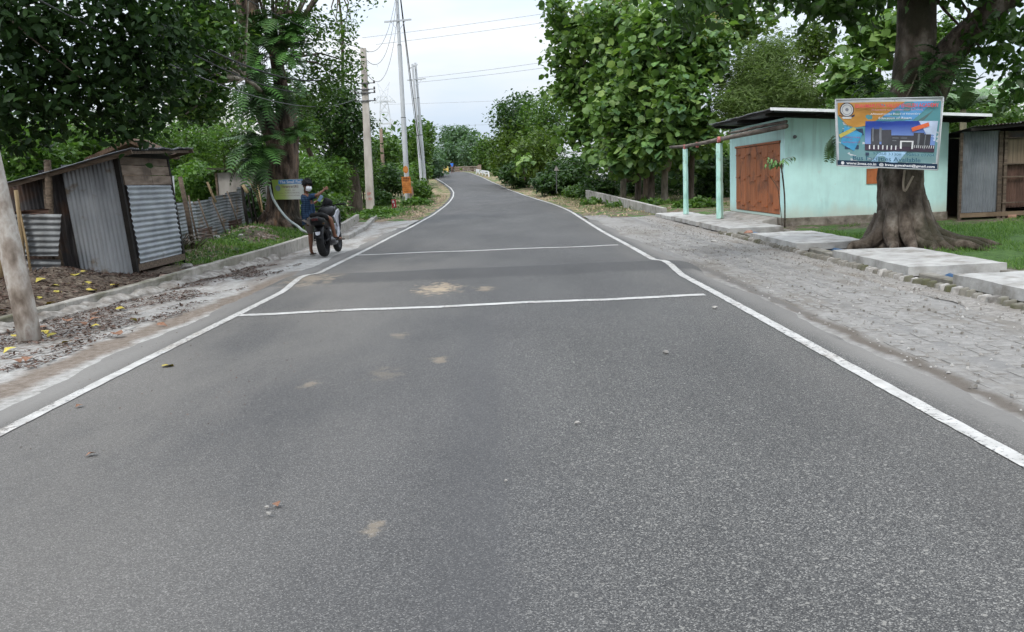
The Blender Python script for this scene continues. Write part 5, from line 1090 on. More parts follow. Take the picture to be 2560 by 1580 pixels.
for (bx_, by_, bd_), es, lb in tk:
    b0 = base_of(P(bx_, by_, bd_)); top = E(*es[0])[0]
    ell_ = [E(*e) for e in es]
    t_, ctr = tree('teak_tree', lb, 'tree', 'teak trees of the right-hand grove', trunk=[b0-[0, 0, .2], b0+[.05, 0, 1.5], b0*.6+top*.4, top], rads=[.17, .14, .12, .05], ells=ell_, n=int(1100*min(len(es), 4)), size=.32, tmpl=ROUND, mat=LF_TEAK, per=7, sig=.36, k=16, br=.05, droop=.35, up=.62, shell=.4, bark=BARK_PALE if bx_ in (1528, 1661, 1557) else BARK)
    if bx_ in (1528, 1557, 1840, 1726):
        c, r = ell_[0]; crown(t_, [(c+[0, -r[1]*.5, r[2]*.55], r*np.array([.8, .6, .4]))], 420, .09, KITE, LF_FLOW, per=20, sig=.22, name='flower_heads', droop=-.5)
    # the biggest leaves on the side towards the road are separate
    for k in range(46):
        c, r = ell_[random.randrange(len(ell_))]; u = rng.normal(size=3); u[1] = -abs(u[1])*1.2-.35; u /= np.linalg.norm(u)
        p_ = c+u*r*random.uniform(.85, 1.08)-b0
        o = link('leaf', tme if random.random() < .45 else lme2, t_, p_); s = random.uniform(.38, .56); o.scale = (s, s, s)
        o.rotation_euler = (random.uniform(-.5, .3), random.uniform(.1, .9), random.uniform(-2.6, -.5))
# undergrowth below the teaks
for e, mt, n_l, lb in [((1500, 470, 50, 30, 50, 1.6), LF_DEEP, 3200, 'dark undergrowth left of the teak trunks'), ((1580, 465, 60, 34, 55, 2), LF_DEEP, 3600, 'dark undergrowth behind the teak trunks'), ((1690, 450, 80, 60, 52, 2.4), LF_DEEP, 5200, 'deep green thicket behind the mint posts'), ((1790, 450, 50, 70, 46, 2), LF_DEEP, 4800, 'deep green thicket left of the orange doors'), ((1600, 515, 80, 14, 39, 1.2), LF_MID, 3400, 'low weeds at the feet of the teak trunks'), ((1740, 515, 60, 16, 35, 1.0), LF_MID, 3000, 'low weeds between the mint posts'), ((1480, 508, 22, 12, 43, .6), LF_BRIGHT, 700, 'small bright weed at the start of the low wall'), ((1640, 380, 140, 110, 60, 3), LF_DEEP, 6000, 'shadowed thicket filling the back of the grove'), ((1450, 480, 40, 20, 54, 1.2), LF_MID, 1800, 'grassy bush between bend and low wall')]:
    c, r = E(*e); tree('undergrowth_bush', lb, 'bush', 'undergrowth below the teak trees', ells=[(c, r)], n=n_l, size=.19, mat=mt, per=12, sig=min(r)*.18, k=5, br=.03, shell=.45, droop=.2, rads=[.06, .05, .03])
# feathery tree behind the mint shop
tree('feathery_tree', 'pale feathery-leaved tree rising behind the mint shop roof', trunk=pline([(1905, 500, 40), (1905, 350, 40), (1900, 250, 40)]), rads=[.2, .16, .1],
     ells=[E(1890, 205, 85, 75, 40, 2.2), E(1960, 230, 70, 60, 39, 1.8), E(1850, 260, 70, 45, 39, 1.6), E(1920, 140, 55, 45, 40, 1.6), E(2010, 260, 50, 35, 38.5, 1.2), E(1960, 290, 110, 30, 38.5, 1.2)], n=34000, size=.26, tmpl=NEEDLE, mat=LF_FEATH, per=26, sig=.26, k=20, br=.05, droop=.35, up=.3, shell=.42)
# trees behind on the far right
rb = [((2120, 200, 55, 60, 36, 1.8), LF_TEAK, 700, .36, ROUND, 'large-leaved tree left of the forked trunk'), ((2200, 90, 60, 70, 38, 2), LF_TEAK, 800, .36, ROUND, 'large-leaved tree high behind the forked trunk'), ((2110, 300, 70, 50, 34, 1.6), LF_MID, 3000, .16, KITE, 'green bush above the mint roof left of the banner'), ((2030, 120, 50, 70, 46, 2), LF_OLIVE, 2600, .22, KITE, 'thin yellowish tree with sky gaps behind the mint shop'), ((2200, 240, 60, 50, 34, 1.6), LF_MID, 2600, .16, KITE, 'leafy tree hidden behind the banner top'), ((2350, 110, 55, 70, 36, 2), LF_MID, 2600, .2, KITE, 'leafy tree in the fork of the big tree'), ((2400, 300, 70, 40, 32, 1.6), LF_BRIGHT, 2600, .16, KITE, 'bright bush above the tin shed roof'), ((2510, 300, 70, 30, 40, 2), LF_MID, 1800, .2, KITE, 'bush above the tin shed at the right edge'), ((2360, 250, 40, 60, 33, 1.4), LF_DEEP, 1800, .2, KITE, 'dark bush right of the banner')]
for e, mt, n_l, s_, tm, lb in rb:
    c, r = E(*e); tree('right_tree' if False else 'backyard_tree', lb, 'tree', 'trees behind the shop and shed on the right', ells=[(c, r)], n=n_l, size=s_, tmpl=tm, mat=mt, per=9, sig=min(r)*.2, k=10, br=.06, shell=.5, bark=BARK_PALE)
# ------------------------------------------------------------------ big forked tree on the right
fg = thing('forked_tree', 'massive forked tree with buttress roots carrying the banner', 'tree', base_of((6.55, 15.0)))
gb = base_of((6.55, 15.05))
tp = [gb-[0, 0, .15], gb+[-.03, 0, .15]]+pline([(2256, 540, 15.0), (2252, 470, 15.0), (2255, 400, 15.0), (2268, 320, 15.0), (2285, 250, 15.0), (2300, 210, 15.0)])
p, r = smooth_pts(tp, [.47, .43, .375, .35, .35, .37, .39, .36]); p, r = smooth_pts(p, r, 2); MB().tube(p, r, 64, jit=.014, flute=.05, nfl=4, ph=1., rough=.022).build('trunk', BARK_FIG, fg, smooth=True)
for path, rr in (([(2285, 300, 15.0), (2282, 230, 15.0), (2282, 180, 14.95), (2290, 110, 14.9), (2292, 30, 14.9), (2290, -80, 14.9), (2270, -260, 14.9)], [.30, .31, .31, .30, .29, .27, .2]),
                 ([(2300, 290, 15.0), (2335, 215, 15.0), (2370, 140, 14.9), (2425, 80, 14.7), (2490, 20, 14.5), (2580, -60, 14.2), (2700, -200, 14)], [.25, .26, .24, .22, .19, .16, .10])):
    p, r = smooth_pts(pline(path), rr); MB().tube(p, r, 36, jit=.012, flute=.03, rough=.016).build('limb', BARK_FIG, fg, smooth=True)
random.seed(21)
for an, ln, h in ((-.12, 1.15, .42), (.35, .9, .4), (-.5, .95, .5), (-.95, .6, .6), (-1.35, .45, .62), (-1.8, .4, .58), (-2.3, .42, .5), (-2.85, .45, .35), (2.9, .35, .3), (1.4, .7, .4), (-.75, .9, .3), (-1.6, .45, .35)):
    d_ = np.array([math.cos(an), math.sin(an), 0]); s_ = np.array([-d_[1], d_[0], 0])*random.uniform(-.12, .12)
    p, r = smooth_pts([gb+d_*.30+[0, 0, h+.25], gb+d_*.46+[0, 0, h*.62], gb+d_*(.5+ln*.3)+s_+[0, 0, h*.26], gb+d_*(.5+ln*.65)+s_*2+[0, 0, .07], gb+d_*(.5+ln)+s_+[0, 0, -.05]], [.12, .13, .10, .065, .025], 5)
    MB().tube(p, r, 12, jit=.04, rough=.03).build('root', BARK_FIG, fg, smooth=True)
# hanging aerial root and climbing stems
MB().tube(pline([(2302, 165, 14.55), (2302, 210, 14.55), (2299, 250, 14.55)]), .028, 7).build('aerial_root', pm('root_tan', [(.20, .16, .12), (.32, .27, .21)], 6, .9, .3), fg, smooth=True)
MB().tube(pline([(2292, 185, 14.6), (2278, 220, 14.55), (2262, 250, 14.6)]), .012, 6).build('aerial_root', MATS['root_tan'], fg, smooth=True)
MB().tube(smooth_pts(pline([(2262, 425, 14.5), (2258, 460, 14.52), (2262, 478, 14.5), (2275, 455, 14.5), (2283, 440, 14.5)]), [.018, .022, .018, .014, .01])[0], .018, 6).build('aerial_root', MATS['root_tan'], fg, smooth=True)
ctr = crown(fg, [E(2300, -190, 330, 150, 15, 3.0), E(2110, 5, 95, 40, 14.4, .9), E(2500, 80, 62, 60, 14.2, .9), E(2545, 170, 35, 45, 14, .7), E(2450, -50, 110, 35, 14.3, 1.0), E(2020, -60, 120, 60, 14, 1.2), E(1725, 15, 50, 32, 13.2, .45), E(1800, -90, 220, 60, 13.5, 1.4), E(2520, 240, 18, 16, 14, .3), E(2330, -80, 80, 30, 14, .9)],
     9000, .17, OVAL, LF_FIG, per=9, sig=.16, droop=.8, up=.35, shell=.42)
limbs(fg, BARK_FIG, P(2290, -80, 14.9), ctr, .05, 26)
# fern collar on the trunk (one thing per tuft)
def frond_mesh(name, npin, L_, W_, mat, curl=.5):
    mb = MB(); prev = None
    def sp(t): return np.array([0, L_*t*(1-.12*t), L_*(.35*t-curl*t*t)])
    for i in range(npin):
        t = .12+.88*i/npin; c = sp(t); w_ = W_*math.sin(math.pi*min(1, t*.85+.12))**.7; wd = L_/npin*.62
        d_ = (sp(t+.01)-c); d_ /= np.linalg.norm(d_)
        for s in (-1, 1):
            tip = c+np.array([s*w_, 0, -.12*w_])+d_*w_*.45
            a_ = c-d_*wd*.5; b_ = c+d_*wd*.5; m_ = (a_+b_)/2*.45+tip*.55
            mb.add([a_, b_, m_+d_*wd*.42+[0, 0, .01], tip, m_-d_*wd*.42+[0, 0, .01]], [(0, 1, 2, 4), (4, 2, 3)] if s < 0 else [(0, 4, 2, 1), (4, 3, 2)])
    mb.tube([sp(k/6) for k in range(7)], [.008, .007, .006, .005, .004, .003, .002], 4)
    me = bpy.data.meshes.new(name); me.from_pydata([tuple(map(float, v)) for v in mb.v], [], mb.f); me.update(); me.materials.append(mat); return me
FERN = pm('fern_green', [(.035, .10, .02), (.065, .16, .032), (.10, .22, .05)], 3, .5, .1, rnd=.4)
FERN_D = pm('fern_dark', [(.018, .05, .012), (.035, .085, .02), (.055, .12, .03)], 3, .5, .1, rnd=.4)
fr1 = frond_mesh('frond', 12, .95, .24, FERN, .75); fr2 = frond_mesh('frond', 12, .95, .24, FERN_D, .85); fr3 = frond_mesh('frond', 9, .4, .08, FERN_D, .6)
def fern(label, c, n, meshes, s0, s1, az=(-2.9, -.2), el=(-.2, .9), spread=.15, group='ferns growing on the big trunks'):
    f_ = thing('fern', label, 'fern', c, group)
    for k in range(n):
        a_ = random.uniform(*az); o = link('frond', random.choice(meshes), f_, (random.uniform(-spread, spread), random.uniform(-spread, spread)*.6, random.uniform(-spread, spread)))
        s = random.uniform(s0, s1); o.scale = (s, s, s); o.rotation_euler = (random.uniform(*el), random.uniform(-.3, .3), a_-math.pi/2)
    return f_
fern('bright oakleaf fern high on the old trunk, largest of its tufts', P(690, 100, 27.6), 60, [fr1, fr1, fr2], .8, 1.3, spread=.55)
fern('oakleaf fern hanging left of the old trunk fork', P(630, 150, 27.5), 46, [fr1, fr2], .8, 1.25, spread=.5, az=(-3.6, -.6))
fern('dark oakleaf fern drooping in the middle of the old trunk', P(650, 215, 27.4), 56, [fr2, fr2, fr1], .9, 1.3, el=(-.9, .4), spread=.6)
fern('oakleaf fern tuft low on the left of the old trunk', P(658, 372, 27.4), 48, [fr1, fr2], .85, 1.3, az=(-3.7, -.8), el=(-.7, .7), spread=.4)
fern('small fern on the right side of the old trunk', P(735, 340, 27.5), 18, [fr1], .6, .9, az=(-1.8, .3), spread=.15)
fern('fern on the short right stub of the old trunk', P(728, 95, 27.5), 22, [fr1], .7, 1.1, az=(-2.4, .2), el=(.1, 1.0), spread=.2)
fern('narrow dark fern hanging beside the school board', P(655, 430, 27.7), 9, [fr2], .5, .8, el=(-1.0, -.2), spread=.1)
fern('mossy fern tuft at the fork left of the banner top', P(2195, 222, 14.5), 26, [fr3], .8, 1.4, az=(-3.9, -1.2), el=(-.4, .8), spread=.14)
fern('mossy fern growth in the crotch of the forked tree', P(2325, 175, 14.5), 34, [fr3], .8, 1.5, el=(-.9, .6), spread=.26)
fern('small fern hanging at the left edge of the banner', P(2085, 350, 14.7), 12, [fr3], .7, 1.1, el=(-1.2, -.3), spread=.07)
# ------------------------------------------------------------------ palm and banana behind the shed
BAN = pm('banana_leaf', [(.045, .10, .03), (.08, .155, .05), (.15, .22, .10)], 3, .45, .2, 18, (1, 6, 1), rnd=.3)
def big_leaf(L_, W_, curl):
    mb = MB(); n = 12
    for s in (-1, 1):
        for k in range(n):
            t0, t1 = k/n, (k+.86)/n
            def q(t, e): 
                w_ = W_*math.sin(math.pi*min(.98, t*.92+.06))**.6
                return (s*w_*e, L_*t, L_*(.55*t-curl*t*t)-.25*w_*e)
            mb.add([q(t0, 0), q(t1, 0), q(t1, 1), q(t0, .95)], [(0, 1, 2, 3) if s < 0 else (3, 2, 1, 0)])
    mb.tube([(0, L_*t, L_*(.55*t-curl*t*t)) for t in np.linspace(0, 1, 7)], [.03, .027, .023, .018, .013, .008, .004], 5)
    me = bpy.data.meshes.new('leaf'); me.from_pydata([tuple(map(float, v)) for v in mb.v], [], mb.f); me.update(); me.materials.append(BAN); return me
bl = big_leaf(2.2, .32, .75)
for (px_, py_, d_, h, lb) in ((2408, 272, 30, 3.5, 'banana plant with torn arching leaves above the tin shed'), (2475, 300, 33, 3.3, 'banana plant at the far right behind the tin shed')):
    tp_ = P(px_, py_, d_); b0 = base_of(tp_); bp = thing('banana_plant', lb, 'banana plant', b0, 'banana plants behind the tin shed')
    MB().tube([b0, (b0+tp_)/2+[.05, 0, 0], tp_], [.16, .13, .09], 10, jit=.04).build('stem', pm('banana_stem', [(.15, .13, .08), (.26, .24, .15)], 4, .7, .2), bp, smooth=True)
    for k in range(8):
        o = link('leaf', bl, bp, tp_-b0); o.rotation_euler = (random.uniform(.2, 1.0), random.uniform(-.3, .3), k*math.pi/4+random.uniform(-.3, .3)); s = random.uniform(.8, 1.2); o.scale = (s, s, s)
# ------------------------------------------------------------------ small plant beside the orange door
dp = thing('door_plant', 'slender young plant with spreading leaflets in front of the orange doors', 'plant', (*G(1962, 575)[:2], .03))
A = G(1962, 575); A[2] = .03; T = P(1952, 405, 20.6)
MB().tube(smooth_pts([A, A*.5+T*.5+[.04, 0, 0], T], [.022, .018, .01])[0], .018, 6).build('stem', WOOD, dp, smooth=True)
MB().tube([A+[-.05, 0, 0], P(1945, 470, 20.6), P(1925, 440, 20.6)], .008, 5).build('stem', WOOD, dp)
lme = bpy.data.meshes.new('leaf'); lme.from_pydata([tuple(v) for v in LONG[0]], [], [tuple(f) for f in LONG[1]]); lme.update(); lme.materials.append(pm('door_plant_leaf', [(.05, .12, .03), (.09, .19, .05), (.14, .27, .08)], 4, .45, .1, rnd=.3))
for k in range(9):
    an = random.uniform(0, 6.28); rl = random.uniform(.22, .42); e = T+np.array([math.cos(an)*rl, math.sin(an)*rl*.8, random.uniform(-.12, .12)])
    tw_ = MB().tube([T-[0, 0, .03], (T+e)/2+[0, 0, .03], e], .005, 4).build('twig', WOOD, dp)
    for j_ in range(6):
        q_ = T+(e-T)*(.3+.7*j_/5); o = link('leaf', lme, dp, q_-OFF[dp.name]); s = random.uniform(.13, .2); o.scale = (s, s, s); o.rotation_euler = (random.uniform(-.3, .3), random.uniform(.2, .9), an+(1 if j_ % 2 else -1)*random.uniform(.5, 1.2))
# ------------------------------------------------------------------ grass and weeds
def grass(label, pts, h, name='grass', mat=LF_GRASS, spread=.5):
    n = len(pts); C = np.stack([pts[:, 0], pts[:, 1], gz(pts[:, 0], pts[:, 1])-.01], 1); D = rng.normal(size=(n, 3))*spread; D[:, 2] = 1
    sz = h*(.5+rng.random(n)); T_ = (np.array([[0, .05, 0], [0, -.05, 0], [.6, .0, .0], [1, 0, .12]])*np.array([1, .7, 1]), np.array([[0, 1, 2], [1, 3, 2]]))
    v, tr = leafmesh(C, D, sz, T_, .1); o = np_mesh(name, v, tr, mat, None, attr=np.repeat(rng.random(n), 2)); tag(o, label, 'grass', kind='stuff')
def scatter(n, xa, xb, ya, yb, f_=None):
    p_ = np.stack([rng.uniform(xa, xb, n), rng.uniform(ya, yb, n)], 1); return p_ if f_ is None else p_[f_(p_[:, 0], p_[:, 1])]
nz = lambda x, y: np.sin(x*1.7+y*.9)+np.sin(x*3.1-y*2.3)+np.sin(y*1.1-x*.6)
grass('short green lawn around the big tree roots', scatter(60000, 6.35, 14.5, 8.5, 21.2, lambda x, y: (nz(x, y) > -1.4+np.clip(y-19.3, 0, 2)*1.5)), .075)
grass('tufts of grass on the rubble mound by the tin fence', scatter(26000, -8, -5.15, 17.5, 34, lambda x, y: (x < wx(y)-.2) & (nz(x*1.3, y*1.2) > -.5)), .13)
grass('rough grass on the far left verge', scatter(9000, -9, -3.6, 38, 70, lambda x, y: (x < xl(y)-.9) & (nz(x, y) > .1)), .2, mat=LF_MID)
grass('rough dry grass on the far right verge', scatter(14000, 2, 9, 34, 75, lambda x, y: (x > xr(y)+.8) & (nz(x, y) > -.3)), .17, mat=LF_OLIVE)
def weeds(label, pts, size, mat, name='weeds', h=.12):
    n = len(pts); C = np.stack([pts[:, 0], pts[:, 1], gz(pts[:, 0], pts[:, 1])+rng.random(n)*h], 1); D = rng.normal(size=(n, 3)); D[:, 2] = np.abs(D[:, 2])*.4
    v, tr = leafmesh(C, D, size*(.6+.8*rng.random(n)), OVAL, .7); o = np_mesh(name, v, tr, mat, None, attr=np.repeat(rng.random(n), 8)); tag(o, label, 'weeds', kind='stuff')
weeds('broad weeds on the rubble mound by the tin fence', scatter(4200, -7.6, -5.3, 18, 30, lambda x, y: (x < wx(y)-.2) & (nz(x*2, y*1.5) > .5)), .09, LF_MID)
weeds('weeds round the foot of the concrete pole', scatter(2200, -6.8, -4.5, 36.5, 45, lambda x, y: x < xl(y)-1.5), .13, LF_BRIGHT, h=.16)

# far belt of woods closing the horizon on both sides
for lb, xa, xb, ya, yb, nn in (('distant belt of woods closing the view on the left', -90, -14, 85, 150, 2600), ('distant belt of woods closing the view on the right', 12, 110, 75, 140, 3000)):
    cx = rng.uniform(xa, xb, nn//10); cyy = rng.uniform(ya, yb, nn//10); hz_ = 3+6*rng.random(nn//10)**.7
    C = np.concatenate([np.stack([np.repeat(cx, 90)+rng.normal(size=90*len(cx))*2.2, np.repeat(cyy, 90)+rng.normal(size=90*len(cx))*2.2, np.abs(np.repeat(hz_*.5, 90)+rng.normal(size=90*len(cx))*np.repeat(hz_*.33, 90))-.5], 1)])
    D = rng.normal(size=C.shape); v, tr = leafmesh(C, D, .55+.5*rng.random(len(C)), KITE, .5); o = np_mesh('distant_woods', v, tr, LF_MID, None, attr=np.repeat(np.clip(np.repeat(rng.random(len(cx)), 90)*.6+.4*rng.random(len(C)), 0, 1), 2)); tag(o, lb, 'woods', kind='stuff')
# ------------------------------------------------------------------ motorcycle
RB, RF = G(808, 642), G(844, 628)
hd = math.atan2(-(RF[0]-RB[0]), RF[1]-RB[1])
mc = thing('motorcycle', 'black motorcycle with white side panels standing on the left shoulder', 'motorcycle', (RB[0], RB[1], 0), rz=hd+.03, local=True)
mc.rotation_euler = (0, rad(-4), hd-.01); mc.location = (RB[0]+.04, RB[1], .0)
BK = pm('bike_black', [(.004, .004, .005), (.010, .010, .011)], 6, .4, .02, spec=.2); RUB = pm('tyre_rubber', [(.009, .009, .009), (.02, .02, .02)], 30, .85, .4, 90)
WHT = pm('bike_white', [(.40, .41, .45), (.52, .53, .57)], 4, .3, .02, spec=.5); SEATM = pm('seat_vinyl', [(.004, .004, .004), (.009, .009, .010)], 12, .6, .2, spec=.12); CHR = pm('bike_metal', [(.10, .10, .105), (.19, .19, .2)], 7, .35, .1, metal=.8)
WB = 1.33
def wheel(y, wd, R_):
    mb = MB(); mb.lathe([(0, -.05), (.045, -.05), (.045, .05), (0, .05)], 12, (0, y, R_), 'x')
    for k in range(5):
        a_ = k*2*math.pi/5; c = np.array([0, y, R_]); d_ = np.array([0, math.cos(a_), math.sin(a_)]); mb.beam(c+d_*.03, c+d_*(R_-.09), .03, .035, (1, 0, 0))
    w_ = mb.build('wheel', CHR, mc)
    mb = MB(); r0 = R_-.085; mb.lathe([(r0, -wd*.42), (r0+.02, -wd*.5), (R_-.035, -wd*.5), (R_-.01, -wd*.34), (R_, -wd*.1), (R_, wd*.1), (R_-.01, wd*.34), (R_-.035, wd*.5), (r0+.02, wd*.5), (r0, wd*.42), (r0, -wd*.42)], 28, (0, y, R_), 'x'); mb.build('tyre', RUB, w_, smooth=True)
    mb = MB(); mb.lathe([(r0-.025, -wd*.36), (r0+.004, -wd*.40), (r0+.004, wd*.40), (r0-.025, wd*.36), (r0-.025, -wd*.36)], 28, (0, y, R_), 'x'); mb.build('rim', BK, w_, smooth=True)
wheel(0, .155, .31); wheel(WB, .115, .30)
def loft(secs, n=14):
    """closed lofted shell: list of (y, zc, halfwidth, halfheight)"""
    mb = MB(); vs = []
    for (y, zc, hw, hh) in secs:
        for k in range(n):
            a_ = 2*math.pi*k/n; c, s = math.cos(a_), math.sin(a_); vs.append((hw*math.copysign(abs(c)**.7, c), y, zc+hh*math.copysign(abs(s)**.7, s)))
    m_ = len(secs); mb.add(vs, [(i*n+k, i*n+(k+1) % n, (i+1)*n+(k+1) % n, (i+1)*n+k) for i in range(m_-1) for k in range(n)]+[tuple(reversed(range(n))), tuple(range((m_-1)*n, m_*n))]); return mb
loft([(-.34, .87, .06, .03), (-.30, .88, .13, .06), (-.1, .86, .15, .07), (.12, .83, .15, .07), (.34, .79, .12, .06), (.50, .80, .10, .05)]).build('seat', SEATM, mc, smooth=True)
tl = loft([(-.44, .79, .05, .04), (-.38, .77, .12, .09), (-.15, .74, .145, .11), (.10, .68, .12, .11), (.32, .66, .11, .08)]).build('tail_cowl', BK, mc, smooth=True)
MB().box((0, -.445, .80), (.13, .03, .05)).build('tail_light', flat('tail_red', (.05, .006, .006), .3), tl, bev=.01)
loft([(.42, .86, .10, .08), (.55, .90, .17, .12), (.75, .92, .185, .13), (.92, .90, .16, .11), (1.02, .86, .08, .07)]).build('fuel_tank', BK, mc, smooth=True)
for s in (-1, 1):
    mb = MB(); mb.poly([(s*.17, .60, .80), (s*.20, .80, .92), (s*.21, 1.00, .96), (s*.20, 1.12, .86), (s*.21, 1.05, .62), (s*.19, .86, .40), (s*.17, .74, .34), (s*.18, .84, .58)] if s > 0 else [(s*.17, .60, .80), (s*.18, .84, .58), (s*.17, .74, .34), (s*.19, .86, .40), (s*.21, 1.05, .62), (s*.20, 1.12, .86), (s*.21, 1.00, .96), (s*.20, .80, .92)], (-s*.04, 0, 0)); mb.build('side_panel', WHT, mc, bev=.012)
    mb = MB(); mb.poly([(s*.214, .92, .80), (s*.214, 1.04, .88), (s*.216, 1.0, .64), (s*.202, .9, .48)], (-s*.01, 0, 0)); mb.build('dark_stripe', BK, mc)
    mb = MB(); mb.tube([(s*.075, WB, .30), (s*.085, 1.20, .66), (s*.085, 1.12, .90), (s*.085, 1.09, 1.0)], [.032, .032, .027, .027], 10); mb.build('fork', CHR, mc, smooth=True)
    mb = MB(); mb.tube([(s*.07, 0, .31), (s*.09, .45, .40)], [.03, .035], 8); mb.build('swing_arm', BK, mc, smooth=True)
    mb = MB(); mb.tube([(0, 1.08, 1.02), (s*.14, 1.06, 1.05), (s*.26, 1.0, 1.05), (s*.36, .97, 1.04)], [.014, .014, .014, .014], 8); h_ = mb.build('handlebar', BK, mc, smooth=True)
    mb = MB(); mb.tube([(s*.27, .995, 1.05), (s*.385, .962, 1.04)], .02, 10); mb.build('grip', RUB, h_, smooth=True)
    mb = MB(); mb.tube([(s*.28, 1.03, 1.05), (s*.38, 1.03, 1.02)], .006, 6); mb.build('lever', CHR, h_)
    mb = MB(); mb.beam((s*.12, .36, .36), (s*.27, .34, .35), .03, .025); mb.build('foot_peg', RUB, mc)
    mb = MB(); mb.box((s*.16, -.40, .70), (.05, .03, .035)); mb.build('indicator', flat('indicator_amber', (.06, .03, .008), .3), mc, bev=.01)
loft([(.44, .42, .10, .13), (.56, .40, .12, .19), (.74, .38, .13, .2), (.90, .42, .13, .16)]).build('engine', CHR, mc, smooth=False)
loft([(.30, .60, .08, .06), (.50, .64, .09, .07), (.80, .70, .09, .07), (1.05, .90, .06, .08)], 8).build('frame_spar', BK, mc)
mb = MB(); mb.tube([(.13, .75, .25), (.16, .45, .24), (.19, .15, .30), (.21, -.10, .36)], [.025, .03, .055, .055], 10); mb.build('exhaust', CHR, mc, smooth=True)
# rear mudguard with number plate
mb = MB(); vs = []
for k in range(9):
    a_ = rad(55+k*14); R_ = .385; y, z = R_*math.cos(a_), .31+R_*math.sin(a_)
    for x in (-.10, -.085, 0, .085, .10): vs.append((x, y, z-(.05 if abs(x) > .09 else 0)+.012*(1-abs(x)/.1)))
mb.add(vs, [(k*5+e, k*5+e+1, (k+1)*5+e+1, (k+1)*5+e) for k in range(8) for e in range(4)]); mg = mb.build('rear_mudguard', BK, mc, smooth=True)
MB().poly([(-.085, -.335, .56), (.085, -.335, .56), (.075, -.365, .45), (-.075, -.365, .45)], (0, .012, 0)).build('plate_holder', BK, mg)
MB().poly([(-.055, -.339, .545), (.055, -.339, .545), (.04, -.362, .485), (0, -.368, .47), (-.04, -.362, .485)], (0, .006, 0)).build('number_plate', WHT, mg)
mb = MB(); vs = []
for k in range(7):
    a_ = rad(40+k*16); R_ = .345; y, z = WB+R_*math.cos(a_), .30+R_*math.sin(a_)
    for x in (-.075, 0, .075): vs.append((x, y, z-(.03 if x else 0)))
mb.add(vs, [(k*3+e, k*3+e+1, (k+1)*3+e+1, (k+1)*3+e) for k in range(6) for e in range(2)]); mb.build('front_mudguard', WHT, mc, smooth=True)
loft([(1.08, .92, .10, .09), (1.18, .93, .14, .13), (1.27, .90, .11, .10), (1.32, .88, .05, .05)]).build('headlight_fairing', BK, mc, smooth=True)
loft([(1.02, 1.06, .05, .035), (1.08, 1.08, .075, .05), (1.14, 1.06, .05, .04)]).build('instrument', BK, mc, smooth=True)
# dark bag resting on the tank
bgp = P(817, 511, 19.85); mb = MB(); mb.ell(bgp, (.13, .15, .15), 12, 8)
for i_, v in enumerate(mb.v): mb.v[i_] = (v[0]+.02*math.sin(v[2]*40), v[1], v[2]-.04*(v[0]-bgp[0] < -.04)*1.0)
o = mb.build('black_bag', SEATM, None, smooth=True, origin=bgp); tag(o, 'small black bag on the fuel tank of the motorcycle', 'bag')
# ------------------------------------------------------------------ people
def skinobj(name, nodes, edges, mat, parent, sub=2, root=0):
    names = list(nodes); idx = {k: i for i, k in enumerate(names)}; off = OFF[parent.name]
    me = bpy.data.meshes.new(name); me.from_pydata([tuple(np.array(nodes[k][0], float)-off) for k in names], [(idx[a], idx[b]) for a, b in edges], []); me.update()
    o = link(name, me, parent); m = o.modifiers.new('skin', 'SKIN'); m.use_smooth_shade = True; m.branch_smoothing = .4
    lay = me.skin_vertices[0].data
    for k in names:
        r = nodes[k][1]; lay[idx[k]].radius = (r, r) if np.isscalar(r) else r
    lay[idx[names[root]]].use_root = True
    s = o.modifiers.new('sub', 'SUBSURF'); s.levels = sub; s.render_levels = sub
    me.materials.append(mat); return o
SKIN = pm('skin_brown', [(.155, .07, .042), (.20, .094, .057)], 8, .55, .1); HAIR = pm('hair_black', [(.004, .004, .004), (.012, .011, .010)], 30, .6, .6, 60)
def lerp(a, b, t): return np.array(a)*(1-t)+np.array(b)*t
def hand(nodes, edges, wrist, key, d, side, curl=.25):
    """palm and five fingers leaving the wrist in direction d; side = thumb direction"""
    d = d/np.linalg.norm(d); s = side-d*(side @ d); s /= np.linalg.norm(s); n = np.cross(d, s)
    nodes[key+'palm'] = (wrist+d*.045, .021); edges.append((key+'wr', key+'palm'))
    nodes[key+'kc'] = (wrist+d*.075, .022); edges.append((key+'palm', key+'kc'))
    for i, (o_, L_) in enumerate(((.026, .068), (.009, .078), (-.009, .072), (-.026, .056))):
        b0 = wrist+d*.088+s*o_; nodes[key+'f%da' % i] = (b0, .0095); nodes[key+'f%db' % i] = (b0+d*L_*.5-n*L_*curl*.5, .0085); nodes[key+'f%dc' % i] = (b0+d*L_*.85-n*L_*curl*1.3, .0075)
        edges += [(key+'kc', key+'f%da' % i), (key+'f%da' % i, key+'f%db' % i), (key+'f%db' % i, key+'f%dc' % i)]
    t0 = wrist+d*.04+s*.034; nodes[key+'ta'] = (t0, .011); nodes[key+'tb'] = (t0+d*.03+s*.022-n*.012, .010); edges += [(key+'palm', key+'ta'), (key+'ta', key+'tb')]
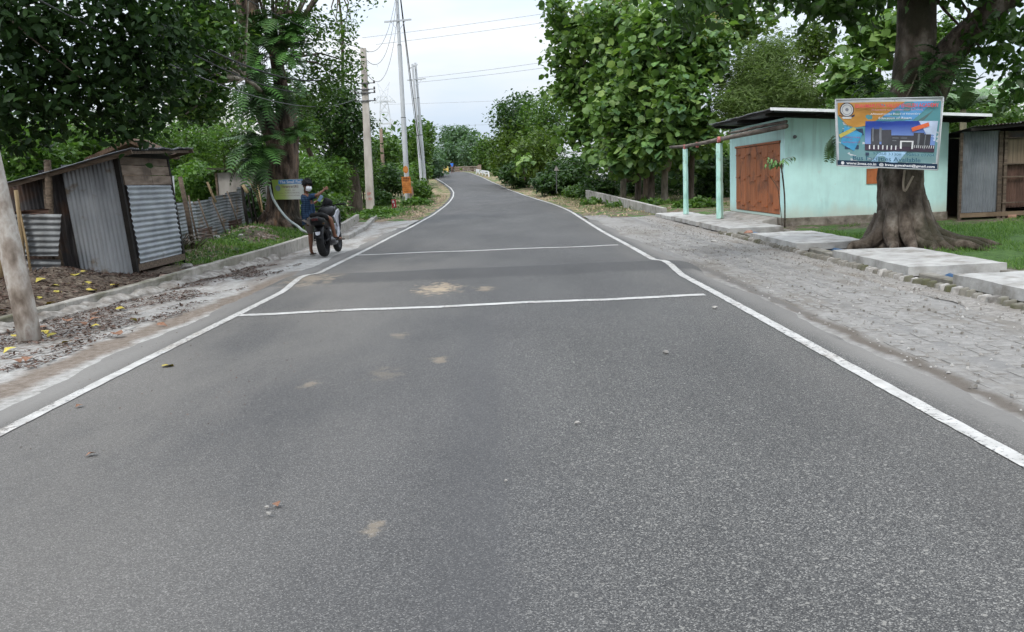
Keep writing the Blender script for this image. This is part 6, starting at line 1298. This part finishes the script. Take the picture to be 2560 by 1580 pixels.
def person(label, J, face, shirt, shorts, base, long_trousers=False, mask=False, sleeve=1.0, hands=True, tee=None):
    o = thing('person', label, 'person', base)
    nd = {}; ed = []
    hc = J['head']; fd = face/np.linalg.norm(face); upd = (hc-J['neck']); upd /= np.linalg.norm(upd)
    nd['pelvis'] = (J['pelvis'], (.135, .105)); nd['waist'] = (lerp(J['pelvis'], J['chest'], .45), (.115, .09)); nd['chest'] = (J['chest'], (.15, .105)); nd['ubust'] = (lerp(J['chest'], J['neck'], .6), (.11, .085)); nd['neck'] = (J['neck'], .055); nd['nk2'] = (lerp(J['neck'], hc, .45), .058); nd['head'] = (hc, (.083, .098)); nd['crown'] = (hc+upd*.085, (.062, .075))
    nd['jaw'] = (hc-upd*.055+fd*.04, (.05, .05)); ed += [('pelvis', 'waist'), ('waist', 'chest'), ('chest', 'ubust'), ('ubust', 'neck'), ('neck', 'nk2'), ('nk2', 'head'), ('head', 'crown'), ('head', 'jaw')]
    for s in 'LR':
        nd[s+'sh'] = (J[s+'sh'], .062); nd[s+'ua'] = (lerp(J[s+'sh'], J[s+'el'], .5), .05); nd[s+'el'] = (J[s+'el'], .040); nd[s+'fa'] = (lerp(J[s+'el'], J[s+'wr'], .35), .039); nd[s+'wr'] = (J[s+'wr'], .026)
        ed += [('ubust', s+'sh'), (s+'sh', s+'ua'), (s+'ua', s+'el'), (s+'el', s+'fa'), (s+'fa', s+'wr')]
        if hands: hand(nd, ed, np.array(J[s+'wr']), s, np.array(J[s+'wr'])-np.array(J[s+'el']), np.array(J.get(s+'th', (0, 0, 1.))), .3)
        nd[s+'hp'] = (J[s+'hp'], .092); nd[s+'th'] = (lerp(J[s+'hp'], J[s+'kn'], .45), .078); nd[s+'kn'] = (J[s+'kn'], .056); nd[s+'cf'] = (lerp(J[s+'kn'], J[s+'an'], .35), .053); nd[s+'an'] = (J[s+'an'], .034); nd[s+'he'] = (np.array(J[s+'an'])+[0, 0, -.05], .034); nd[s+'ft'] = (lerp(J[s+'an'], J[s+'to'], .6)+np.array([0, 0, -.03]), (.040, .026)); nd[s+'to'] = (J[s+'to'], (.036, .018))
        ed += [('pelvis', s+'hp'), (s+'hp', s+'th'), (s+'th', s+'kn'), (s+'kn', s+'cf'), (s+'cf', s+'an'), (s+'an', s+'he'), (s+'an', s+'ft'), (s+'ft', s+'to')]
    skinobj('body', nd, ed, SKIN, o)
    # shirt
    n2 = {}; e2 = []; lo = lerp(J['pelvis'], J['waist_low'], 1.0) if 'waist_low' in J else J['pelvis']
    n2['p'] = (lo, (.155, .125)); n2['w'] = (nd['waist'][0], (.145, .115)); n2['c'] = (J['chest'], (.172, .128)); n2['u'] = (nd['ubust'][0], (.135, .10)); n2['n'] = (lerp(J['chest'], J['neck'], .93), (.075, .07))
    e2 += [('p', 'w'), ('w', 'c'), ('c', 'u'), ('u', 'n')]
    for s in 'LR':
        n2[s+'s'] = (J[s+'sh'], .078); n2[s+'m'] = (lerp(J[s+'sh'], J[s+'el'], .55*sleeve), .068); n2[s+'e'] = (lerp(J[s+'sh'], J[s+'el'], sleeve), .060); e2 += [('u', s+'s'), (s+'s', s+'m'), (s+'m', s+'e')]
    skinobj('shirt', n2, e2, shirt, o, root=0)
    n3 = {'p': (np.array(J['pelvis'])+[0, 0, .02], (.15, .12))}; e3 = []
    for s in 'LR':
        n3[s+'h'] = (J[s+'hp'], .108); n3[s+'t'] = (lerp(J[s+'hp'], J[s+'kn'], .5), .098); n3[s+'k'] = (lerp(J[s+'hp'], J[s+'kn'], 1.0 if long_trousers else .98), .082); e3 += [('p', s+'h'), (s+'h', s+'t'), (s+'t', s+'k')]
        if long_trousers: n3[s+'c'] = (lerp(J[s+'kn'], J[s+'an'], .5), .07); n3[s+'a'] = (lerp(J[s+'kn'], J[s+'an'], .97), .058); e3 += [(s+'k', s+'c'), (s+'c', s+'a')]
    skinobj('trousers' if long_trousers else 'shorts', n3, e3, shorts, o)
    # hair: lumpy cap of short locks
    sd_ = np.cross(fd, upd); R_ = np.stack([sd_, fd, upd], 1); mb = MB(); q = random.random()*9
    def hf(u, v):
        t = 2*math.pi*u; p = math.pi/2*(1-v*1.12); k = 1+.07*math.sin(7*t+q)*math.cos(p)+.05*math.sin(13*t+5*p)
        loc = np.array([.106*k*math.cos(p)*math.cos(t), .118*k*math.cos(p)*math.sin(t)-.014, .02+.118*k*math.sin(p)])
        if loc[1] > .045 and loc[2] < .065: loc[1] = .045+(.03 if loc[2] > .045 else 0); 
        return hc+R_ @ loc
    mb.grid(hf, 26, 9)
    for i_ in range(170):
        u_, v_ = random.random(), random.random()**.7*.82; q0 = np.array(hf(u_, v_)); dd = q0-hc; dd /= np.linalg.norm(dd); dd = dd+np.array([random.gauss(0, .5), random.gauss(0, .5), random.gauss(0, .4)]); dd /= np.linalg.norm(dd)
        sd2 = np.cross(dd, [0.3, .2, 1.]); sd2 /= np.linalg.norm(sd2); L_ = random.uniform(.02, .05); mb.add([q0-sd2*.009-dd*.01, q0+sd2*.009-dd*.01, q0+dd*L_, q0+np.cross(dd, sd2)*.009-dd*.01], [(0, 1, 2), (1, 3, 2), (3, 0, 2)])
    mb.build('hair', HAIR, o, smooth=True)
    face_o = hc+R_ @ np.array([0, .098, -.012])
    mb = MB(); mb.ell(face_o+R_ @ np.array([0, .012, -.012]), (.014, .02, .024), 8, 6, R_); mb.build('nose', SKIN, o, smooth=True)
    for s in (-1, 1):
        mb = MB(); mb.ell(hc+R_ @ np.array([s*.034, .088, .012]), (.014, .012, .008), 8, 6, R_); mb.build('eye', flat('eye_white', (.55, .53, .5), .3), o, smooth=True)
        mb = MB(); mb.ell(hc+R_ @ np.array([s*.034, .0985, .012]), (.006, .004, .006), 8, 6, R_); mb.build('pupil', HAIR, o, smooth=True)
        mb = MB(); mb.beam(hc+R_ @ np.array([s*.018, .098, .03]), hc+R_ @ np.array([s*.052, .09, .03]), .008, .007); mb.build('eyebrow', HAIR, o)
        mb = MB(); mb.ell(hc+R_ @ np.array([s*.088, 0, -.004]), (.010, .022, .032), 8, 6, R_); mb.build('ear', SKIN, o, smooth=True)
    if mask:
        mb = MB()
        def mf(u, v):
            x = (u-.5)*2; z = (v-.5)*2; dpt = .135*(1-.42*x*x)*(1-.25*z*z)
            return hc+R_ @ np.array([.074*x*(1-.12*z*z), .018+dpt*.83+.02*(1-abs(x)), -.045+.058*z*(1-.25*x*x)])
        mb.grid(mf, 12, 8); mb.build('face_mask', flat('mask_white', (.74, .75, .78), .8), o, smooth=True)
    else: mb = MB(); mb.ell(hc+R_ @ np.array([0, .095, -.052]), (.024, .008, .007), 8, 5, R_); mb.build('mouth', flat('lips', (.16, .05, .04)), o, smooth=True)
    return o
def Z4(zx, zy, d): return P(640+zx/5.817, 400+zy/5.817, d)
m, t, b = mat_new('blue_check_shirt'); co = coords(t)
sp = N(t, 'ShaderNodeSeparateXYZ', {0: co}); s1 = math_(t, 'SINE', math_(t, 'MULTIPLY', sp.outputs[2], 150)); s2 = math_(t, 'SINE', math_(t, 'MULTIPLY', math_(t, 'ADD', sp.outputs[0], sp.outputs[1]), 120))
cc_ = ramp(t, math_(t, 'ADD', math_(t, 'MULTIPLY', math_(t, 'ADD', s1, s2), .22), .5), [(.006, .014, .035), (.014, .034, .075), (.035, .075, .13)]); t.links.new(cc_, b.inputs['Base Color']); b.inputs['Roughness'].default_value = .9
SHIRT = m; SHORT = pm('grey_shorts', [(.13, .115, .105), (.20, .18, .165)], 8, .9, .3)
J = dict(pelvis=Z4(800, 850, 19.5), chest=Z4(745, 600, 19.45), neck=Z4(722, 480, 19.45), head=Z4(742, 372, 19.42), waist_low=Z4(735, 850, 19.5),
         Rsh=Z4(800, 530, 19.38), Rel=Z4(880, 520, 19.2), Rwr=Z4(975, 448, 19.3), Lsh=Z4(690, 530, 19.6), Lel=Z4(800, 655, 19.75), Lwr=Z4(885, 600, 19.8),
         Lhp=Z4(768, 890, 19.5), Lkn=Z4(795, 1080, 19.62), Lan=Z4(800, 1320, 19.5), Lto=Z4(838, 1368, 19.62), Rhp=Z4(865, 835, 19.40), Rkn=Z4(1082, 850, 19.28), Ran=Z4(1145, 1105, 19.36), Rto=Z4(1245, 1128, 19.5), Rth=np.array([0, .2, 1.]), Lth=np.array([.2, 0, 1.]))
face = np.array([.62, -.62, -.25])
boy = person('person in dark blue checked shirt and white mask astride the motorcycle', J, face, SHIRT, SHORT, (J['Lan'][0], J['Lan'][1], 0), mask=True, sleeve=1.0)
# loose shirt tail at the back, yellow under-shirt edge and sandals
mb = MB(); A = Z4(650, 640, 19.35); 
pts = [Z4(648, 640, 19.42), Z4(655, 760, 19.40), Z4(670, 950, 19.42), Z4(720, 940, 19.36), Z4(745, 845, 19.33), Z4(860, 770, 19.33), Z4(840, 640, 19.33)]
mb.poly(pts, (0, .05, 0)); mb.build('shirt_tail', SHIRT, boy, bev=.015)
mb = MB(); mb.poly([Z4(745, 850, 19.34), Z4(780, 835, 19.34), Z4(785, 880, 19.35), Z4(745, 940, 19.36)], (0, .02, 0)); mb.build('undershirt', flat('mustard', (.50, .28, .02)), boy)
SAND = pm('sandal_brown', [(.06, .045, .035), (.11, .085, .07)], 8, .8, .2)
for a_, t_ in (('Lan', 'Lto'), ('Ran', 'Rto')):
    d_ = J[t_]-J[a_]; d_[2] = 0; d_ /= np.linalg.norm(d_); s_ = np.array([-d_[1], d_[0], 0]); c = J[t_]*1.0; zb = J[t_][2]-.045 if a_ == 'Ran' else .01
    q = [c+d_*.07, c+d_*.05+s_*.045, c-d_*.12+s_*.035, c-d_*.17, c-d_*.12-s_*.035, c+d_*.05-s_*.045]
    MB().poly([np.array([v[0], v[1], zb]) for v in q], (0, 0, .025)).build('sandal', SAND, boy)
ph = Z4(935, 560, 19.72); d_ = np.array([.55, 0, .83]); o = MB().beam(ph-d_*.075, ph+d_*.075, .075, .012, (0, -1, .2)).build('mobile_phone', flat('phone_blue', (.22, .30, .42), .3), None, bev=.005, origin=ph); tag(o, 'mobile phone held in the lower hand of the motorcycle rider', 'phone')
# tiny far person in blue
fb = np.array([P(1131, 431, 131)[0], 131, float(zr(131))]); H_ = 1.66
def fp(x, y, z): return fb+np.array([x, y, z*H_])
J2 = dict(pelvis=fp(0, 0, .53), chest=fp(0, 0, .70), neck=fp(0, 0, .83), head=fp(0, 0, .915), Rsh=fp(-.17, 0, .80), Lsh=fp(.17, 0, .80), Rel=fp(-.25, .02, .64), Lel=fp(.25, .02, .64), Rwr=fp(-.25, -.06, .50), Lwr=fp(.25, -.06, .50),
          Rhp=fp(-.09, 0, .50), Lhp=fp(.09, 0, .50), Rkn=fp(-.10, -.03, .28), Lkn=fp(.10, .03, .28), Ran=fp(-.10, .05, .05), Lan=fp(.10, .05, .05), Rto=fp(-.12, -.12, .015), Lto=fp(.12, -.12, .015))
person('distant person in a bright blue shirt standing at the crest of the road', J2, np.array([0, -1., 0]), pm('bright_blue_shirt', [(.03, .14, .55), (.06, .22, .68)], 5, .8, .1), pm('brown_trousers', [(.15, .10, .08), (.24, .17, .14)], 5, .9, .1), fb, long_trousers=True, sleeve=.6)
# ------------------------------------------------------------------ fallen leaves, stones, litter
def hit(px, py, extra=.012):
    v = fwd+rt*(px-1280)/F-upv*(py-790)/F
    for y in np.arange(3, 60, .02):
        q = np.array([0, 0, CH])+v*(y/v[1])
        g = float(gz(q[0], q[1])); 
        if wx(y) < q[0] < 5.2: g = float(zr(y))+float(hump(y) if -3.6 < q[0] < 2.9 else 0)+.002
        if q[2] <= g+extra: return q
    return q
fl = bpy.data.meshes.new('fallen_leaf'); fl.from_pydata([tuple(v*np.array([1, 1, 1.6])) for v in ROUND[0]], [], [tuple(f) for f in ROUND[1]]); fl.update()
YL = pm('leaf_yellow', [(.34, .24, .03), (.46, .36, .06), (.38, .40, .09)], 5, .6, .2, rnd=.25); BL = pm('leaf_brown', [(.12, .055, .03), (.24, .12, .07), (.30, .18, .12)], 5, .7, .3, rnd=.3)
fy_ = fl.copy(); fy_.materials.append(YL); fbm = fl.copy(); fbm.materials.append(BL)
for pts, me_, lb, gp, s0 in (([(114, 697), (150, 715), (212, 712), (228, 705), (276, 714), (155, 730), (107, 743), (202, 681), (374, 707), (20, 777), (218, 727), (169, 709), (186, 690), (140, 756), (60, 735)], fy_, 'yellow fallen leaf on the dark dirt mound behind the low wall', 'yellow leaves on the dirt mound', .15),
                             ([(288, 774), (43, 842), (179, 854), (41, 869), (228, 817), (109, 827), (142, 834), (320, 800), (405, 917)], fy_, 'yellow fallen leaf on the left shoulder in front of the low wall', 'yellow leaves on the left shoulder', .12),
                             ([(253, 779), (251, 796), (119, 816), (169, 804), (78, 893), (200, 806), (300, 838), (30, 900), (390, 812)], fbm, 'curled brown fallen leaf on the left shoulder', 'brown leaves on the left shoulder', .15),
                             ([(208, 1014), (243, 1133), (690, 1258)], fbm, 'curled brown leaf lying on the asphalt', 'brown leaves on the road', .06)):
    for (px_, py_) in pts:
        p_ = hit(px_, py_); o = link('fallen_leaf', me_, None, p_+np.array([0, 0, .006])); s = s0*random.uniform(.75, 1.2); o.scale = (s, s, s); o.rotation_euler = (random.uniform(-.25, .25), random.uniform(-.2, .2), random.uniform(0, 6.28)); tag(o, lb, 'leaf', gp)
for (px_, py_), r_ in (((1665, 882), .026), ((1443, 1058), .017), ((672, 1285), .013), ((668, 1268), .010), ((1787, 770), .028), ((1265, 1202), .009)):
    p_ = hit(px_, py_); rock(np.array([p_[0], p_[1], p_[2]+r_*.3]), r_, STONE, 'pebble', 'small loose pebble on the bare asphalt', 'pebble', 'pebbles on the road')
for (px_, py_), r_, mt, lb in (((415, 697), .12, pm('pink_stone', [(.30, .22, .17), (.42, .33, .27)], 8, .9, .3), 'pinkish stone at the foot of the tin shack front'), ((250, 737), .06, STONE, 'grey stone in the dark dirt mound'), ((540, 598), .17, SLAB, 'white lump of rubble in front of the tin fence'), ((588, 570), .15, pm('tan_stone', [(.24, .18, .12), (.38, .31, .23)], 8, .9, .3), 'tan rock on top of the rubble mound'), ((609, 561), .13, SLAB, 'left one of two pale rocks at the fence end'), ((618, 560), .12, SLAB, 'right one of two pale rocks at the fence end'), ((470, 668), .12, STONE, 'grey flat stone in the grass by the wall'), ((600, 590), .10, STONE, 'small rock halfway up the rubble mound')):
    p_ = hit(px_, py_); rock(p_, r_, mt, 'rubble_rock', lb, 'rock', 'rocks on the left verge')
def flakes(label, pts, zf_, s0, s1, mat, name, cat, tm=KITE, lift=.006):
    n = len(pts); C = np.stack([pts[:, 0], pts[:, 1], zf_+rng.random(n)*lift], 1); D = rng.normal(size=(n, 3)); D[:, 2] *= .12
    v, tr = leafmesh(C, D, s0+(s1-s0)*rng.random(n)**2, tm, .85); o = np_mesh(name, v, tr, mat, None, attr=np.repeat(rng.random(n), len(tm[1]))); tag(o, label, cat, kind='stuff')
LIT = leafmat('leaf_litter', [(.035, .022, .016), (.085, .055, .042), (.15, .10, .08)], 0, .9, .1)
p_ = scatter(24000, -5.75, -4.0, 5, 17.5, lambda x, y: (x > wx(y)+.05) & (x < -4.15+.28*sstep(8, 14, y)) & (nz(x*3, y*2.2)+.9*np.sin(y*.8)+1.2*(x < -4.7) > -.2+rng.random(len(x))))
flakes('brown leaf litter strewn over the pale left shoulder', p_, .004, .015, .07, LIT, 'leaf_litter', 'litter')
p_ = scatter(9000, -8.4, -5.6, 8.5, 16, lambda x, y: x < wx(y)-.16)
flakes('dark leaf litter on the dirt mound behind the low wall', p_, gz(p_[:, 0], p_[:, 1])+.0, .03, .09, LIT, 'mound_litter', 'litter', lift=.02)
p_ = scatter(420, -3.9, -1.6, 5, 12); flakes('specks of dry debris on the left of the asphalt', p_, .006, .006, .025, LIT, 'road_specks', 'litter')
TET = (np.array([[-.5, -.4, -.3], [.5, -.45, -.3], [.45, .5, -.3], [-.45, .4, -.3], [-.2, -.25, .35], [.3, -.2, .3], [.2, .3, .38], [-.28, .2, .28]]), np.array([[4, 5, 6], [4, 6, 7], [0, 1, 5], [0, 5, 4], [1, 2, 6], [1, 6, 5], [2, 3, 7], [2, 7, 6], [3, 0, 4], [3, 4, 7]]))
GRV = leafmat('gravel_grain', [(.12, .11, .095), (.24, .225, .205), (.36, .35, .33)], 0, .9, .2)
p_ = scatter(9000, 4.15, 5.25, 5, 31, lambda x, y: (x-4.15)/1.1 > rng.random(len(x))**.8*.9); flakes('loose grey gravel between paving and drain on the right', p_, -.004, .010, .034, GRV, 'gravel', 'gravel', TET)
p_ = scatter(1800, 2.9, 4.4, 5, 26); flakes('scattered grit on the right paving', p_, -.006, .008, .03, GRV, 'grit', 'gravel', TET)
p_ = scatter(5000, -8, -5.3, 18, 30, lambda x, y: (x < wx(y)-.15) & (nz(x*1.6, y*1.3) < .3)); flakes('crumbled rubble on the mound by the tin fence', p_, gz(p_[:, 0], p_[:, 1]), .02, .09, leafmat('rubble_grain', [(.10, .07, .05), (.22, .165, .12), (.36, .31, .26)], 0, .9, .1), 'rubble', 'rubble', TET)
p_ = scatter(6000, -9, -3.6, 36, 75, lambda x, y: (x < xl(y)-.45) & (x > xl(y)-2.4)); flakes('broken asphalt and gravel on the far left verge', p_, gz(p_[:, 0], p_[:, 1])+.03, .02, .08, leafmat('verge_grain', [(.10, .09, .075), (.22, .17, .12), (.36, .28, .19)], 0, .9, .1), 'verge_gravel', 'gravel', TET)
p_ = scatter(3200, 1, 7, 31, 75, lambda x, y: (x > xr(y)+.45) & (x < xr(y)+2.6)); flakes('broken asphalt and straw on the far right verge', p_, gz(p_[:, 0], p_[:, 1])+.03, .02, .09, leafmat('straw_grain', [(.12, .10, .08), (.26, .21, .14), (.44, .36, .22)], 0, .9, .1), 'verge_rubble', 'gravel', TET)
# dry twigs beside the fence post
tp_ = hit(460, 625); tg = thing('dry_twigs', 'pale dry twigs piled against the thick fence post', 'twigs', tp_)
for k in range(14):
    a_ = random.uniform(-1, .6); L_ = random.uniform(.3, .9); s_ = tp_+np.array([random.uniform(-.4, .4), random.uniform(-.4, .3), random.uniform(0, .1)])
    MB().tube([s_, s_+np.array([L_*.5*math.cos(a_), -.1, L_*.3+.05]), s_+np.array([L_*math.cos(a_), -.15, L_*.35+.1*math.sin(a_)])], [.014, .010, .005], 5, jit=.1).build('twig', BARK_PALE, tg, smooth=True)
